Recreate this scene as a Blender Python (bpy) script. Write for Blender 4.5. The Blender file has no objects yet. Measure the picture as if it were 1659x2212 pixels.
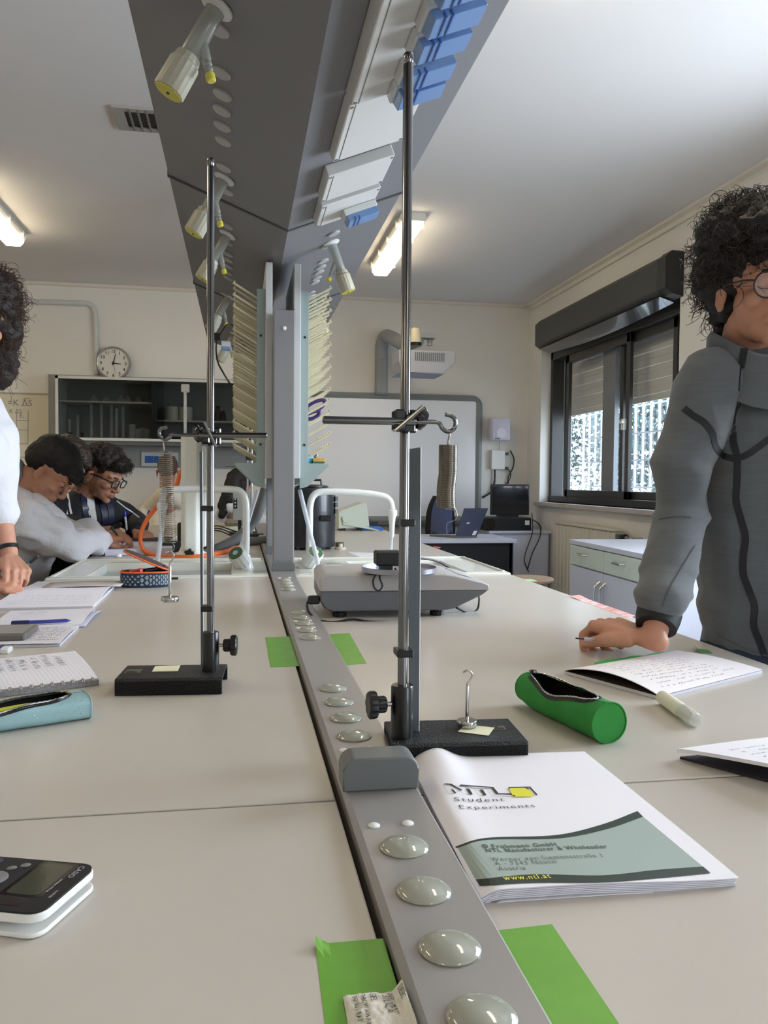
import bpy, math, random
import numpy as np
from mathutils import Vector, Matrix, Euler, noise

S = bpy.context.scene
COL = S.collection
PI = math.pi
R = math.radians

# ------------------------------------------------------------ camera
CAM_F = 1750.0                      # focal length in pixels of the 1659 x 2212 frame
CAM = Vector((0.0, 0.0, 1.23))
yaw, pitch, roll = math.atan(311/CAM_F), math.atan(68/CAM_F), R(.5)
fw = Vector((math.sin(yaw)*math.cos(pitch), math.cos(yaw)*math.cos(pitch), -math.sin(pitch)))
rt = Vector((math.cos(yaw), -math.sin(yaw), 0))
up = rt.cross(fw)
rt, up = rt*math.cos(roll)+up*math.sin(roll), up*math.cos(roll)-rt*math.sin(roll)
cd = bpy.data.cameras.new('camera')
cam = bpy.data.objects.new('camera', cd); COL.objects.link(cam)
cd.sensor_fit = 'VERTICAL'; cd.sensor_height = 36.0; cd.lens = 36.0*CAM_F/2212
cd.clip_start = .02; cd.clip_end = 200
cam.matrix_world = Matrix(((rt.x, up.x, -fw.x, CAM.x), (rt.y, up.y, -fw.y, CAM.y), (rt.z, up.z, -fw.z, CAM.z), (0, 0, 0, 1)))
S.camera = cam

def ray(px, py): return rt*((px-829.5)/CAM_F) - up*((py-1106)/CAM_F) + fw
def onz(px, py, z=.9): d = ray(px, py); return CAM + d*((z-CAM.z)/d.z)      # where a sight line meets a level
def ony(px, py, y): d = ray(px, py); return CAM + d*(y/d.y)
def onx(px, py, x): d = ray(px, py); return CAM + d*(x/d.x)
def onp(px, py, p, n): d = ray(px, py); n = Vector(n); return CAM + d*((Vector(p)-CAM).dot(n)/d.dot(n))
def V(*a): return Vector(a)

# ------------------------------------------------------------ view and light
S.view_settings.view_transform = 'Standard'
S.view_settings.look = 'None'
S.view_settings.exposure = 0.88
S.view_settings.gamma = 1.0
S.view_settings.use_curve_mapping = False
try:
    S.cycles.max_bounces = 8; S.cycles.diffuse_bounces = 5; S.cycles.transparent_max_bounces = 16
    S.cycles.sample_clamp_indirect = 6; S.cycles.use_denoising = True
    S.cycles.caustics_reflective = False; S.cycles.caustics_refractive = False
except Exception: pass

SKY = 5.4                            # overcast-bright sky
LAMP = 8.0                           # fluorescent diffusers
W = bpy.data.worlds.new('sky'); S.world = W; W.use_nodes = True
nt = W.node_tree; bg = nt.nodes['Background']
tc = nt.nodes.new('ShaderNodeTexCoord'); sp = nt.nodes.new('ShaderNodeSeparateXYZ'); cr = nt.nodes.new('ShaderNodeValToRGB')
nt.links.new(tc.outputs['Generated'], sp.inputs[0]); nt.links.new(sp.outputs['Z'], cr.inputs[0]); nt.links.new(cr.outputs[0], bg.inputs[0])
cr.color_ramp.elements[0].position = 0.0; cr.color_ramp.elements[0].color = (.80, .90, 1.0, 1)
cr.color_ramp.elements[1].position = .6; cr.color_ramp.elements[1].color = (.55, .74, 1.0, 1)
bg.inputs[1].default_value = SKY

def area(name, loc, rot, sx, sy, power, color, portal=False):
    l = bpy.data.lights.new(name, 'AREA'); l.shape = 'RECTANGLE'; l.size = sx; l.size_y = sy
    l.energy = power; l.color = color
    if portal: l.cycles.is_portal = True
    o = bpy.data.objects.new(name, l); COL.objects.link(o); o.location = loc; o.rotation_euler = rot
    return o
area('window_portal', (3.05, 5.9, 1.7), (0, R(90), 0), 1.5, 2.5, 1, (1, 1, 1), True)
DAY = 75
area('daylight', (3.12, 2.05, 1.75), (0, R(64), 0), 1.4, 2.1, DAY, (.80, .89, 1.0))
area('daylight', (3.12, -1.9, 1.75), (0, R(64), 0), 1.4, 1.6, DAY*.45, (.80, .89, 1.0))

# ------------------------------------------------------------ materials
def lin(c):
    def f(v): v /= 255.0; return v/12.92 if v <= .04045 else ((v+.055)/1.055)**2.4
    return (f(c[0]), f(c[1]), f(c[2]), 1)
MATS = {}
def mat(name, rgb, rough=.5, metal=0., spec=.5, var=0., vscale=8., bump=0., bscale=60., trans=0., alpha=1., emit=0., coat=0., sss=0., sheen=0., ior=1.45, rgb2=None, stretch=None, seam=None):
    if name in MATS: return MATS[name]
    m = bpy.data.materials.new(name); m.use_nodes = True; MATS[name] = m
    n = m.node_tree; b = n.nodes['Principled BSDF']
    c = lin(rgb); b.inputs['Base Color'].default_value = c
    b.inputs['Roughness'].default_value = rough; b.inputs['Metallic'].default_value = metal
    b.inputs['Specular IOR Level'].default_value = spec; b.inputs['IOR'].default_value = ior
    b.inputs['Transmission Weight'].default_value = trans; b.inputs['Alpha'].default_value = alpha
    b.inputs['Coat Weight'].default_value = coat; b.inputs['Sheen Weight'].default_value = sheen
    if sss: b.inputs['Subsurface Weight'].default_value = sss; b.inputs['Subsurface Radius'].default_value = (.012, .005, .003)
    if emit: b.inputs['Emission Color'].default_value = c; b.inputs['Emission Strength'].default_value = emit
    if var or bump or rgb2:
        t = n.nodes.new('ShaderNodeTexCoord'); mp = n.nodes.new('ShaderNodeMapping')
        n.links.new(t.outputs['Object'], mp.inputs[0])
        if stretch: mp.inputs['Scale'].default_value = stretch
    if var or rgb2:
        z = n.nodes.new('ShaderNodeTexNoise'); z.inputs['Scale'].default_value = vscale; z.inputs['Detail'].default_value = 5
        n.links.new(mp.outputs[0], z.inputs['Vector'])
        r = n.nodes.new('ShaderNodeValToRGB'); n.links.new(z.outputs['Fac'], r.inputs[0])
        if rgb2: c2 = lin(rgb2)
        else: c2 = tuple(v*(1-var) for v in c[:3])+(1,)
        r.color_ramp.elements[0].position = .35; r.color_ramp.elements[0].color = c2
        r.color_ramp.elements[1].position = .65; r.color_ramp.elements[1].color = c
        n.links.new(r.outputs[0], b.inputs['Base Color'])
    if bump:
        z2 = n.nodes.new('ShaderNodeTexNoise'); z2.inputs['Scale'].default_value = bscale; z2.inputs['Detail'].default_value = 4
        n.links.new(mp.outputs[0], z2.inputs['Vector'])
        bp = n.nodes.new('ShaderNodeBump'); bp.inputs['Strength'].default_value = min(1, bump); bp.inputs['Distance'].default_value = .002*max(1, bump)
        n.links.new(z2.outputs['Fac'], bp.inputs['Height']); n.links.new(bp.outputs[0], b.inputs['Normal'])
    return m

def sheet_mat(name, rgb, line, axis_scale, kind, th=.08, rough=.6):
    """paper with printed lines: kind 'grid' or 'lines' (object space, metres)"""
    if name in MATS: return MATS[name]
    m = mat(name, rgb, rough)
    n = m.node_tree; b = n.nodes['Principled BSDF']
    t = n.nodes.new('ShaderNodeTexCoord'); s = n.nodes.new('ShaderNodeSeparateXYZ'); n.links.new(t.outputs['UV'], s.inputs[0])
    def ln(out):
        a = n.nodes.new('ShaderNodeMath'); a.operation = 'MULTIPLY'; a.inputs[1].default_value = axis_scale; n.links.new(out, a.inputs[0])
        f = n.nodes.new('ShaderNodeMath'); f.operation = 'FRACT'; n.links.new(a.outputs[0], f.inputs[0])
        l = n.nodes.new('ShaderNodeMath'); l.operation = 'LESS_THAN'; l.inputs[1].default_value = th; n.links.new(f.outputs[0], l.inputs[0])
        return l.outputs[0]
    o = ln(s.outputs['X'])
    if kind == 'grid':
        x = n.nodes.new('ShaderNodeMath'); x.operation = 'MAXIMUM'; n.links.new(o, x.inputs[0]); n.links.new(ln(s.outputs['Y']), x.inputs[1]); o = x.outputs[0]
    mx = n.nodes.new('ShaderNodeMix'); mx.data_type = 'RGBA'
    n.links.new(o, mx.inputs[0]); mx.inputs[6].default_value = lin(rgb); mx.inputs[7].default_value = lin(line)
    n.links.new(mx.outputs[2], b.inputs['Base Color'])
    return m

# ------------------------------------------------------------ mesh helpers
class MB:
    """collects shapes; build() links them as ONE mesh object"""
    def __init__(s): s.v = []; s.f = []; s.uv = None
    def add(s, vs, fs):
        o = len(s.v); s.v += [tuple(v) for v in vs]; s.f += [tuple(i+o for i in f) for f in fs]; return s
    def box(s, a, b, M=None, bev=0.):
        x0, y0, z0 = (min(a[i], b[i]) for i in range(3)); x1, y1, z1 = (max(a[i], b[i]) for i in range(3))
        if bev > 0:
            bev = min(bev, .49*min(x1-x0, y1-y0, z1-z0))
            vs = []; k = bev*.3
            # chamfered box: three rings of points per corner
            import itertools
            idx = {}
            for sx, sy, sz in itertools.product((0, 1), repeat=3):
                X, Y, Z = (x0, x1)[sx], (y0, y1)[sy], (z0, z1)[sz]; dx, dy, dz = (1, -1)[sx]*bev, (1, -1)[sy]*bev, (1, -1)[sz]*bev
                idx[sx, sy, sz] = len(vs); vs += [(X, Y+dy, Z+dz), (X+dx, Y, Z+dz), (X+dx, Y+dy, Z)]
            fs = []
            g = lambda a_, b_, c_, ax: idx[a_, b_, c_]+ax
            for q in (0, 1):
                fs += [[g(q, 0, 0, 0), g(q, 1, 0, 0), g(q, 1, 1, 0), g(q, 0, 1, 0)], [g(0, q, 0, 1), g(1, q, 0, 1), g(1, q, 1, 1), g(0, q, 1, 1)], [g(0, 0, q, 2), g(1, 0, q, 2), g(1, 1, q, 2), g(0, 1, q, 2)]]
            for p in (0, 1):
                for q in (0, 1):
                    fs += [[g(p, q, 0, 0), g(p, q, 0, 1), g(p, q, 1, 1), g(p, q, 1, 0)], [g(p, 0, q, 0), g(p, 0, q, 2), g(p, 1, q, 2), g(p, 1, q, 0)], [g(0, p, q, 1), g(0, p, q, 2), g(1, p, q, 2), g(1, p, q, 1)]]
            for t in itertools.product((0, 1), repeat=3): i = idx[t]; fs.append([i, i+1, i+2])
        else:
            vs = [(x0, y0, z0), (x1, y0, z0), (x1, y1, z0), (x0, y1, z0), (x0, y0, z1), (x1, y0, z1), (x1, y1, z1), (x0, y1, z1)]
            fs = [(0, 3, 2, 1), (4, 5, 6, 7), (0, 1, 5, 4), (1, 2, 6, 5), (2, 3, 7, 6), (3, 0, 4, 7)]
        if M is not None: vs = [M @ Vector(v) for v in vs]
        return s.add(vs, fs)
    def tube(s, pts, r, n=10, caps=True, closed=False):
        pts = [Vector(p) for p in pts]; m = len(pts)
        rs = r if hasattr(r, '__len__') else [r]*m
        t0 = (pts[1]-pts[0]).normalized()
        a = Vector((0, 0, 1)) if abs(t0.z) < .9 else Vector((1, 0, 0))
        nrm = t0.cross(a).normalized(); vs = []; prev = t0
        for i in range(m):
            if closed: t = (pts[(i+1) % m]-pts[i-1])
            else: t = pts[min(i+1, m-1)]-pts[max(i-1, 0)]
            t = t.normalized() if t.length > 1e-9 else prev
            nrm = (nrm - t*nrm.dot(t)); nrm = nrm.normalized() if nrm.length > 1e-9 else t.orthogonal().normalized()
            bn = t.cross(nrm); prev = t
            for k in range(n):
                an = 2*PI*k/n; vs.append(pts[i]+(nrm*math.cos(an)+bn*math.sin(an))*rs[i])
        fs = []
        for i in range(m if closed else m-1):
            j = (i+1) % m
            for k in range(n): l = (k+1) % n; fs.append((i*n+k, i*n+l, j*n+l, j*n+k))
        if caps and not closed: fs += [tuple(range(n-1, -1, -1)), tuple((m-1)*n+k for k in range(n))]
        return s.add(vs, fs)
    def cyl(s, p0, p1, r, r1=None, n=24): return s.tube([p0, p1], [r, r if r1 is None else r1], n)
    def lathe(s, prof, p0=(0, 0, 0), ax=(0, 0, 1), n=32, flute=0, fa=0., caps=True):
        """prof: (radius, distance along axis) pairs; flute adds grip ridges"""
        ax = Vector(ax).normalized(); p0 = Vector(p0); u = ax.orthogonal().normalized(); w = ax.cross(u); vs = []
        for r, h in prof:
            for k in range(n):
                an = 2*PI*k/n; rr = r*(1+(fa*(1 if math.cos(an*flute) > 0 else -1) if flute else 0))
                vs.append(p0+ax*h+(u*math.cos(an)+w*math.sin(an))*rr)
        m = len(prof); fs = []
        for i in range(m-1):
            for k in range(n): l = (k+1) % n; fs.append((i*n+k, i*n+l, (i+1)*n+l, (i+1)*n+k))
        if caps: fs += [tuple(range(n-1, -1, -1)), tuple((m-1)*n+k for k in range(n))]
        return s.add(vs, fs)
    def ell(s, c, r, M=None, nu=20, nv=12):
        c = Vector(c); r = r if hasattr(r, '__len__') else (r, r, r); vs = [Vector((0, 0, -r[2]))]
        for j in range(1, nv):
            t = PI*j/nv-PI/2
            for i in range(nu): a = 2*PI*i/nu; vs.append(Vector((r[0]*math.cos(t)*math.cos(a), r[1]*math.cos(t)*math.sin(a), r[2]*math.sin(t))))
        vs.append(Vector((0, 0, r[2]))); fs = []
        for i in range(nu): k = (i+1) % nu; fs.append((0, 1+k, 1+i)); fs.append((len(vs)-1, 1+(nv-2)*nu+i, 1+(nv-2)*nu+k))
        for j in range(nv-2):
            for i in range(nu): k = (i+1) % nu; fs.append((1+j*nu+i, 1+j*nu+k, 1+(j+1)*nu+k, 1+(j+1)*nu+i))
        if M is not None: vs = [M @ v for v in vs]
        return s.add([v+c for v in vs], fs)
    def cap(s, p0, r0, p1, r1, n=16):
        """capsule with two radii"""
        p0, p1 = Vector(p0), Vector(p1); d = (p1-p0); L = d.length or 1e-6; d /= L
        prof = [(r0*math.cos(a), -r0*math.sin(a)*1.0) for a in (1.5, 1.1, .7, .3)]+[(r0, 0), (r1, L)]+[(r1*math.cos(a), L+r1*math.sin(a)) for a in (.3, .7, 1.1, 1.5)]
        return s.lathe(prof, p0, d, n)
    def prism(s, poly, h0, h1, fn=None):
        """poly in 2D, extruded between h0 and h1; fn maps (a, b, h) to space"""
        fn = fn or (lambda a, b, h: (a, b, h)); n = len(poly)
        vs = [fn(a, b, h0) for a, b in poly]+[fn(a, b, h1) for a, b in poly]
        return s.add(vs, [tuple(range(n-1, -1, -1)), tuple(range(n, 2*n))]+[(i, (i+1) % n, n+(i+1) % n, n+i) for i in range(n)])
    def grid(s, fn, nu, nv, uv=None):
        vs = [fn(i/nu, j/nv) for j in range(nv+1) for i in range(nu+1)]; w = nu+1
        return s.add(vs, [(j*w+i, j*w+i+1, (j+1)*w+i+1, (j+1)*w+i) for j in range(nv) for i in range(nu)])
    def slab(s, fn, nu, nv, th):
        """closed sheet: top fn(u,v), bottom th lower"""
        w = nu+1; top = [Vector(fn(i/nu, j/nv)) for j in range(nv+1) for i in range(w)]; N = len(top)
        t = th if callable(th) else (lambda u, v: th)
        bot = [top[j*w+i]-Vector((0, 0, t(i/nu, j/nv))) for j in range(nv+1) for i in range(w)]
        fs = []
        for j in range(nv):
            for i in range(nu):
                a, b, c, d = j*w+i, j*w+i+1, (j+1)*w+i+1, (j+1)*w+i; fs += [(a, b, c, d), (N+d, N+c, N+b, N+a)]
        for i in range(nu): fs += [(i+1, i, N+i, N+i+1), (nv*w+i, nv*w+i+1, N+nv*w+i+1, N+nv*w+i)]
        for j in range(nv): fs += [(j*w, (j+1)*w, N+(j+1)*w, N+j*w), ((j+1)*w+nu, j*w+nu, N+j*w+nu, N+(j+1)*w+nu)]
        return s.add(top+bot, fs)
    def build(s, name, m, parent=None, smooth=False, bevel=0., loc=None, world=True, uvf=None, sub=0):
        me = bpy.data.meshes.new(name)
        off = Vector((0, 0, 0))
        if parent is not None and world: off = wl(parent)
        elif loc is not None: off = Vector(loc)
        me.from_pydata([tuple(Vector(v)-off) for v in s.v], [], s.f); me.validate(); me.update()
        import bmesh
        bm = bmesh.new(); bm.from_mesh(me); bmesh.ops.recalc_face_normals(bm, faces=bm.faces); bm.to_mesh(me); bm.free()
        if uvf:
            uv = me.uv_layers.new(name='UVMap')
            for l in me.loops: uv.data[l.index].uv = uvf(me.vertices[l.vertex_index].co+off)
        me.materials.append(m)
        if smooth: me.shade_smooth()
        if smooth == 'auto':
            try: me.set_sharp_from_angle(angle=R(38))
            except Exception: pass
        o = bpy.data.objects.new(name, me); COL.objects.link(o)
        if parent is not None: o.parent = parent
        elif loc is not None: o.location = off
        if bevel:
            b = o.modifiers.new('bevel', 'BEVEL'); b.width = bevel; b.segments = 2; b.limit_method = 'ANGLE'; b.angle_limit = R(40)
        if sub: q = o.modifiers.new('sub', 'SUBSURF'); q.levels = q.render_levels = sub
        return o
def wl(o):
    v = Vector((0, 0, 0))
    while o is not None: v += o.location; o = o.parent
    return v
def tag(o, label, cat, group=None, kind=None):
    if label and not 4 <= len(label.split()) <= 16: print('LABEL', len(label.split()), label)
    if label: o['label'] = label
    if cat: o['category'] = cat
    if group: o['group'] = group
    if kind: o['kind'] = kind
    return o
def thing(name, label, cat, loc=(0, 0, 0), group=None):
    o = bpy.data.objects.new(name, None); COL.objects.link(o); o.location = Vector(loc); o.empty_display_size = .05
    return tag(o, label, cat, group)
def struct(o): o['kind'] = 'structure'; return o
def copy_tree(o, parent=None):
    c = o.copy(); COL.objects.link(c); c.parent = parent
    for ch in list(o.children): copy_tree(ch, c)
    return c
def rotm(rx=0, ry=0, rz=0, loc=(0, 0, 0)): return Matrix.Translation(Vector(loc)) @ Euler((rx, ry, rz)).to_matrix().to_4x4()
def spline(pts, n=8):
    """Catmull-Rom through the points"""
    P = [Vector(p) for p in pts]; P = [P[0]*2-P[1]]+P+[P[-1]*2-P[-2]]; out = []
    for i in range(1, len(P)-2):
        for k in range(n):
            t = k/n; a, b, c, d = P[i-1], P[i], P[i+1], P[i+2]
            out.append(.5*((2*b)+(c-a)*t+(2*a-5*b+4*c-d)*t*t+(3*b-a-3*c+d)*t**3))
    return out+[P[-2]]
def text_mesh(txt, size, m, parent, fn, name='lettering', ext=0., align='LEFT', shear=0., spacing=1., sx=1., bold=0.):
    """text as flat mesh; fn maps (x, y) of the text to space"""
    c = bpy.data.curves.new(name, 'FONT'); c.body = txt; c.size = size; c.align_x = align; c.shear = shear; c.space_character = spacing; c.offset = bold; c.resolution_u = 3
    t = bpy.data.objects.new(name, c); COL.objects.link(t)
    me = bpy.data.meshes.new_from_object(t.evaluated_get(bpy.context.evaluated_depsgraph_get()))
    bpy.data.objects.remove(t); bpy.data.curves.remove(c)
    off = wl(parent) if parent else Vector((0, 0, 0))
    for v in me.vertices: v.co = Vector(fn(v.co.x*sx, v.co.y))-off
    me.materials.clear(); me.materials.append(m); me.name = name
    o = bpy.data.objects.new(name, me); COL.objects.link(o); o.parent = parent
    return o
def remesh(mb, name, m, parent, voxel, smooth=4, disp=None, world=True):
    """closed overlapping shapes fused into one continuous skin"""
    me = bpy.data.meshes.new(name); off = wl(parent) if (parent and world) else Vector((0, 0, 0))
    me.from_pydata([tuple(Vector(v)-off) for v in mb.v], [], mb.f); me.update()
    import bmesh
    bm = bmesh.new(); bm.from_mesh(me); bmesh.ops.recalc_face_normals(bm, faces=bm.faces); bm.to_mesh(me); bm.free()
    o = bpy.data.objects.new(name, me); COL.objects.link(o)
    q = o.modifiers.new('r', 'REMESH'); q.mode = 'VOXEL'; q.voxel_size = voxel; q.use_smooth_shade = True
    if smooth: w = o.modifiers.new('s', 'SMOOTH'); w.factor = .5; w.iterations = smooth
    ev = bpy.data.meshes.new_from_object(o.evaluated_get(bpy.context.evaluated_depsgraph_get()))
    o.modifiers.clear(); o.data = ev; bpy.data.meshes.remove(me); ev.name = name
    if disp:
        ev.update(); nr = [v.normal.copy() for v in ev.vertices]
        for v, n in zip(ev.vertices, nr): v.co += n*disp(v.co+off, n)
    ev.materials.clear(); ev.materials.append(m); ev.shade_smooth()
    if parent: o.parent = parent
    return o

# ------------------------------------------------------------ material set
M_wall = mat('wall_paint', (232, 229, 222), .85, var=.03, vscale=2, bump=.15, bscale=120)
M_ceil = mat('ceiling_paint', (232, 230, 230), .9, bump=.1, bscale=90)
M_floor = mat('floor_tile', (128, 118, 108), .5, var=.12, vscale=12)
M_top = mat('worktop_laminate', (199, 192, 182), .26, spec=.42, var=.035, vscale=3.5, bump=.03, bscale=300)
M_seam = mat('seam_grey', (120, 114, 104), .7)
M_base = mat('bench_panel', (188, 190, 192), .5)
M_beam = mat('beam_metal', (120, 120, 124), .42, metal=.0, spec=.4)
M_strip = mat('strip_metal', (154, 151, 149), .36, metal=.25, spec=.5)
M_post = mat('post_metal', (128, 128, 132), .38, spec=.45)
M_capgrey = mat('cap_plastic', (106, 109, 109), .42)
M_dome = mat('clear_rubber', (160, 161, 148), .08, spec=.7, coat=.6)
M_white = mat('white_plastic', (228, 229, 226), .35)
M_whitegrey = mat('pale_grey_plastic', (205, 207, 206), .4)
M_chrome = mat('steel', (190, 190, 188), .18, metal=1.)
M_rod = mat('rod_steel', (120, 120, 121), .17, metal=1.)
M_dsteel = mat('dark_steel', (120, 118, 112), .25, metal=1.)
M_black = mat('black_plastic', (24, 24, 26), .4)
M_blackgl = mat('black_gloss', (14, 14, 20), .15, coat=.5)
M_hammer = mat('hammered_black_paint', (9, 9, 10), .30, spec=.4, bump=2, bscale=520)
M_alu = mat('window_aluminium', (52, 50, 48), .35, spec=.5)
M_glass = mat('clear_glass', (255, 255, 255), .0, trans=1., ior=1.01, alpha=.12)
M_paper = mat('paper', (238, 236, 242), .6)
M_screen = mat('board_surface', (250, 251, 254), .3)
M_greentape = mat('green_tape', (112, 172, 62), .33, var=.08, vscale=30)
M_greyplate = mat('blue_grey_plate', (150, 165, 165), .4)
M_cream = mat('cream_plastic', (198, 190, 160), .4)
M_yellow = mat('yellow_plastic', (196, 188, 70), .4)
M_frost = mat('frosted_tube', (160, 162, 156), .2, alpha=.6, spec=.6)
M_valve = mat('valve_cream', (166, 163, 146), .45)
M_lilac = mat('lilac_laminate', (214, 218, 236), .4)
M_skin = mat('skin', (196, 142, 116), .5, sss=.12, var=.10, vscale=18, bump=.1, bscale=160)
M_skin2 = mat('skin_tan', (184, 132, 106), .5, sss=.12, var=.10, vscale=18, bump=.1, bscale=160)
M_hair = mat('dark_brown_hair', (38, 28, 22), .65, var=.4, vscale=40)
M_hairb = mat('black_hair', (20, 17, 17), .62)
M_coat = mat('white_coat', (212, 211, 216), .8, bump=4, bscale=22)
# ============================================================ ROOM
XL, XR, Y0, Y1, CH = -4.3, 2.7, -3.2, 7.4, 2.9
struct(MB().box((XL-.3, Y0-.3, -.2), (XR+.3, Y1+.3, 0)).build('floor', M_floor))
struct(MB().box((XL-.3, Y0-.3, CH), (XR+.3, Y1+.3, CH+.2)).build('ceiling', M_ceil))
struct(MB().box((XL-.3, Y1, 0), (XR+.3, Y1+.3, CH)).build('wall_back', M_wall))
struct(MB().box((XL-.3, Y0, 0), (XL, Y1, CH)).build('wall_left', M_wall))
struct(MB().box((XL, Y0-.3, 0), (XR, Y0, CH)).build('wall_front', M_wall))
w = MB(); WZ0, WZ1 = 1.05, 2.45
wins = [(-2.7, -1.1), (1.0, 3.1), (4.70, 7.06)]
ys = [Y0]+[v for q in wins for v in q]+[Y1]
for i in range(0, len(ys), 2): w.box((XR, ys[i], 0), (XR+.3, ys[i+1], CH))
for a, b in wins: w.box((XR, a, 0), (XR+.3, b, WZ0)); w.box((XR, a, WZ1), (XR+.3, b, CH))
struct(w.build('wall_right', M_wall))
struct(MB().box((XR-.03, 3.2, 0), (XR-.001, 4.46, 2.84)).build('trim_1', M_wall))     # shallow pilaster
M_cove = mat('cove_paint', (226, 220, 208), .7)
cv = MB()
for a, b in ((0, 0), (.035, 0)):
    pass
cv.prism([(XR-.001, CH-.001), (XR-.05, CH-.001), (XR-.05, CH-.018), (XR-.02, CH-.03), (XR-.02, CH-.06), (XR-.001, CH-.06)], Y0+.06, Y1-.06, lambda a, b, h: (a, h, b))
struct(cv.build('trim_2', M_cove))
cv = MB(); cv.prism([(Y1-.001, CH-.001), (Y1-.03, CH-.001), (Y1-.022, CH-.02), (Y1-.001, CH-.03)], XL+.01, XR-.05, lambda a, b, h: (h, a, b))
struct(cv.build('trim_3', M_cove))

# ------------------------------------------------------------ window in the right wall
def ypx(px, x): return onx(px, 900, x).y
M_sill = mat('marble_sill', (196, 190, 184), .4, var=.08, vscale=6)
M_slat = mat('shutter_slat', (222, 222, 216), .5)
M_grille = mat('white_iron', (226, 228, 232), .5)
def window(n, ya, yb, detailed):
    root = thing('window_%d' % n, 'dark aluminium sliding window with roller shutter and outside grille' if detailed else None, None, (2.8, (ya+yb)/2, WZ0)); struct(root)
    fx0, fx1 = 2.79, 2.87
    f = MB()
    f.box((fx0, ya, WZ0), (fx1+.03, ya+.05, WZ1)); f.box((fx0, yb-.05, WZ0), (fx1+.03, yb, WZ1))
    f.box((fx0-.01, ya, WZ0), (fx1+.03, yb, WZ0+.055)); f.box((fx0, ya, WZ1-.12), (fx1+.03, yb, WZ1))
    f.build('window_frame', M_alu, root, bevel=.003)
    if detailed:
        def sash(y0, y1, x, zt, nm='sash'):
            g = MB(); t = .055
            g.box((x, y0, WZ0+.055), (x+.03, y0+t, zt)); g.box((x, y1-t, WZ0+.055), (x+.03, y1, zt))
            g.box((x, y0, WZ0+.055), (x+.03, y1, WZ0+.115)); g.box((x, y0, zt-.07), (x+.03, y1, zt))
            s_ = g.build(nm, M_alu, root, bevel=.003)
            MB().box((x+.012, y0+t-.005, WZ0+.11), (x+.018, y1-t+.005, zt-.065)).build('pane', M_glass, s_)
            return s_
        s1 = sash(ypx(1358, 2.8), ypx(1222, 2.8), 2.80, 2.33)
        s2 = sash(ypx(1460, 2.84), ypx(1338, 2.84), 2.84, 2.33)
        MB().box((2.865, ypx(1326, 2.86), WZ0+.05), (2.90, ypx(1300, 2.86), 2.33)).build('grey_upright', mat('upright_grey', (138, 142, 146), .5), root)  # plain grey upright band behind the glass
        hy = ypx(1348, 2.79)
        MB().box((2.775, hy-.02, 1.62), (2.80, hy+.02, 1.70)).box((2.755, hy-.035, 1.665), (2.775, hy+.012, 1.685)).build('window_handle', M_white, root)
        zt = 2.40; zb = 1.0
        # roller shutter, part way down
        zlow = 1.86; sh = MB(); k = 0; z = zt
        while z > zlow:
            sh.box((2.955, ya, z-.052), (2.968, yb, z-.004))
            if k % 2: sh.box((2.958, ya, z-.0045), (2.965, yb, z+.0005))
            else:
                y = ya
                while y < yb: sh.box((2.958, y, z-.0045), (2.965, min(yb, y+.017), z+.0005)); y += .026
            z -= .052; k += 1
        s_ = sh.build('shutter', M_slat, root, bevel=.002)
        MB().box((2.93, ya-.0, WZ0), (2.98, ya+.03, zt)).box((2.93, yb-.03, WZ0), (2.98, yb, zt)).build('shutter_guide', M_alu, root)
        # casing over the window
        yA, yB = 4.67, 6.92
        pr = [(2.699, 2.66), (2.62, 2.66), (2.58, 2.62), (2.58, 2.44), (2.63, 2.405), (2.699, 2.39)]
        cs = MB(); cs.prism(pr, yA, yB, lambda a, b, h: (a, h, b)); cas = cs.build('shutter_casing', mat('casing', (66, 66, 62), .42), root, bevel=.004)
        cc = MB(); cc.prism([(a-.004*(a < 2.69), b+.004*(1 if b > 2.5 else -1)) for a, b in pr], yA-.006, yA+.10, lambda a, b, h: (a, h, b)); cc.build('end_cap', mat('casing_cap', (44, 44, 42), .4), cas)
        fl = MB(); fl.grid(lambda u, v: (2.60+.10*v, yA+.1+(yB-yA-.15)*u, 2.40-.035*math.sin(PI*u)*v-.03*v), 24, 4); fl.build('valance', mat('valance_film', (40, 40, 44), .16, coat=.6), cas, smooth=True)
        # iron grille outside
        gr = MB(); y = ya-.1
        while y < yb+.15: gr.box((3.13, y-.008, .9), (3.146, y+.008, 2.5)); y += .125
        z = .98
        while z < 2.5: gr.box((3.12, ya-.1, z-.006), (3.13, yb+.1, z+.006)); z += .215
        gr.build('iron_grille', M_grille, root)
    else:
        m = (ya+yb)/2
        MB().box((2.80, m-.05, WZ0+.05), (2.86, m+.05, WZ1-.1)).build('window_mullion', M_alu, root)
    sl = MB().box((2.65, ya-.03, WZ0-.035), (2.80, yb+.03, WZ0)); sl.build('window_sill', M_sill, root, bevel=.004)
    return root
window(2, *wins[1], False); window(3, *wins[0], False)
window(1, *wins[2], True)

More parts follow.
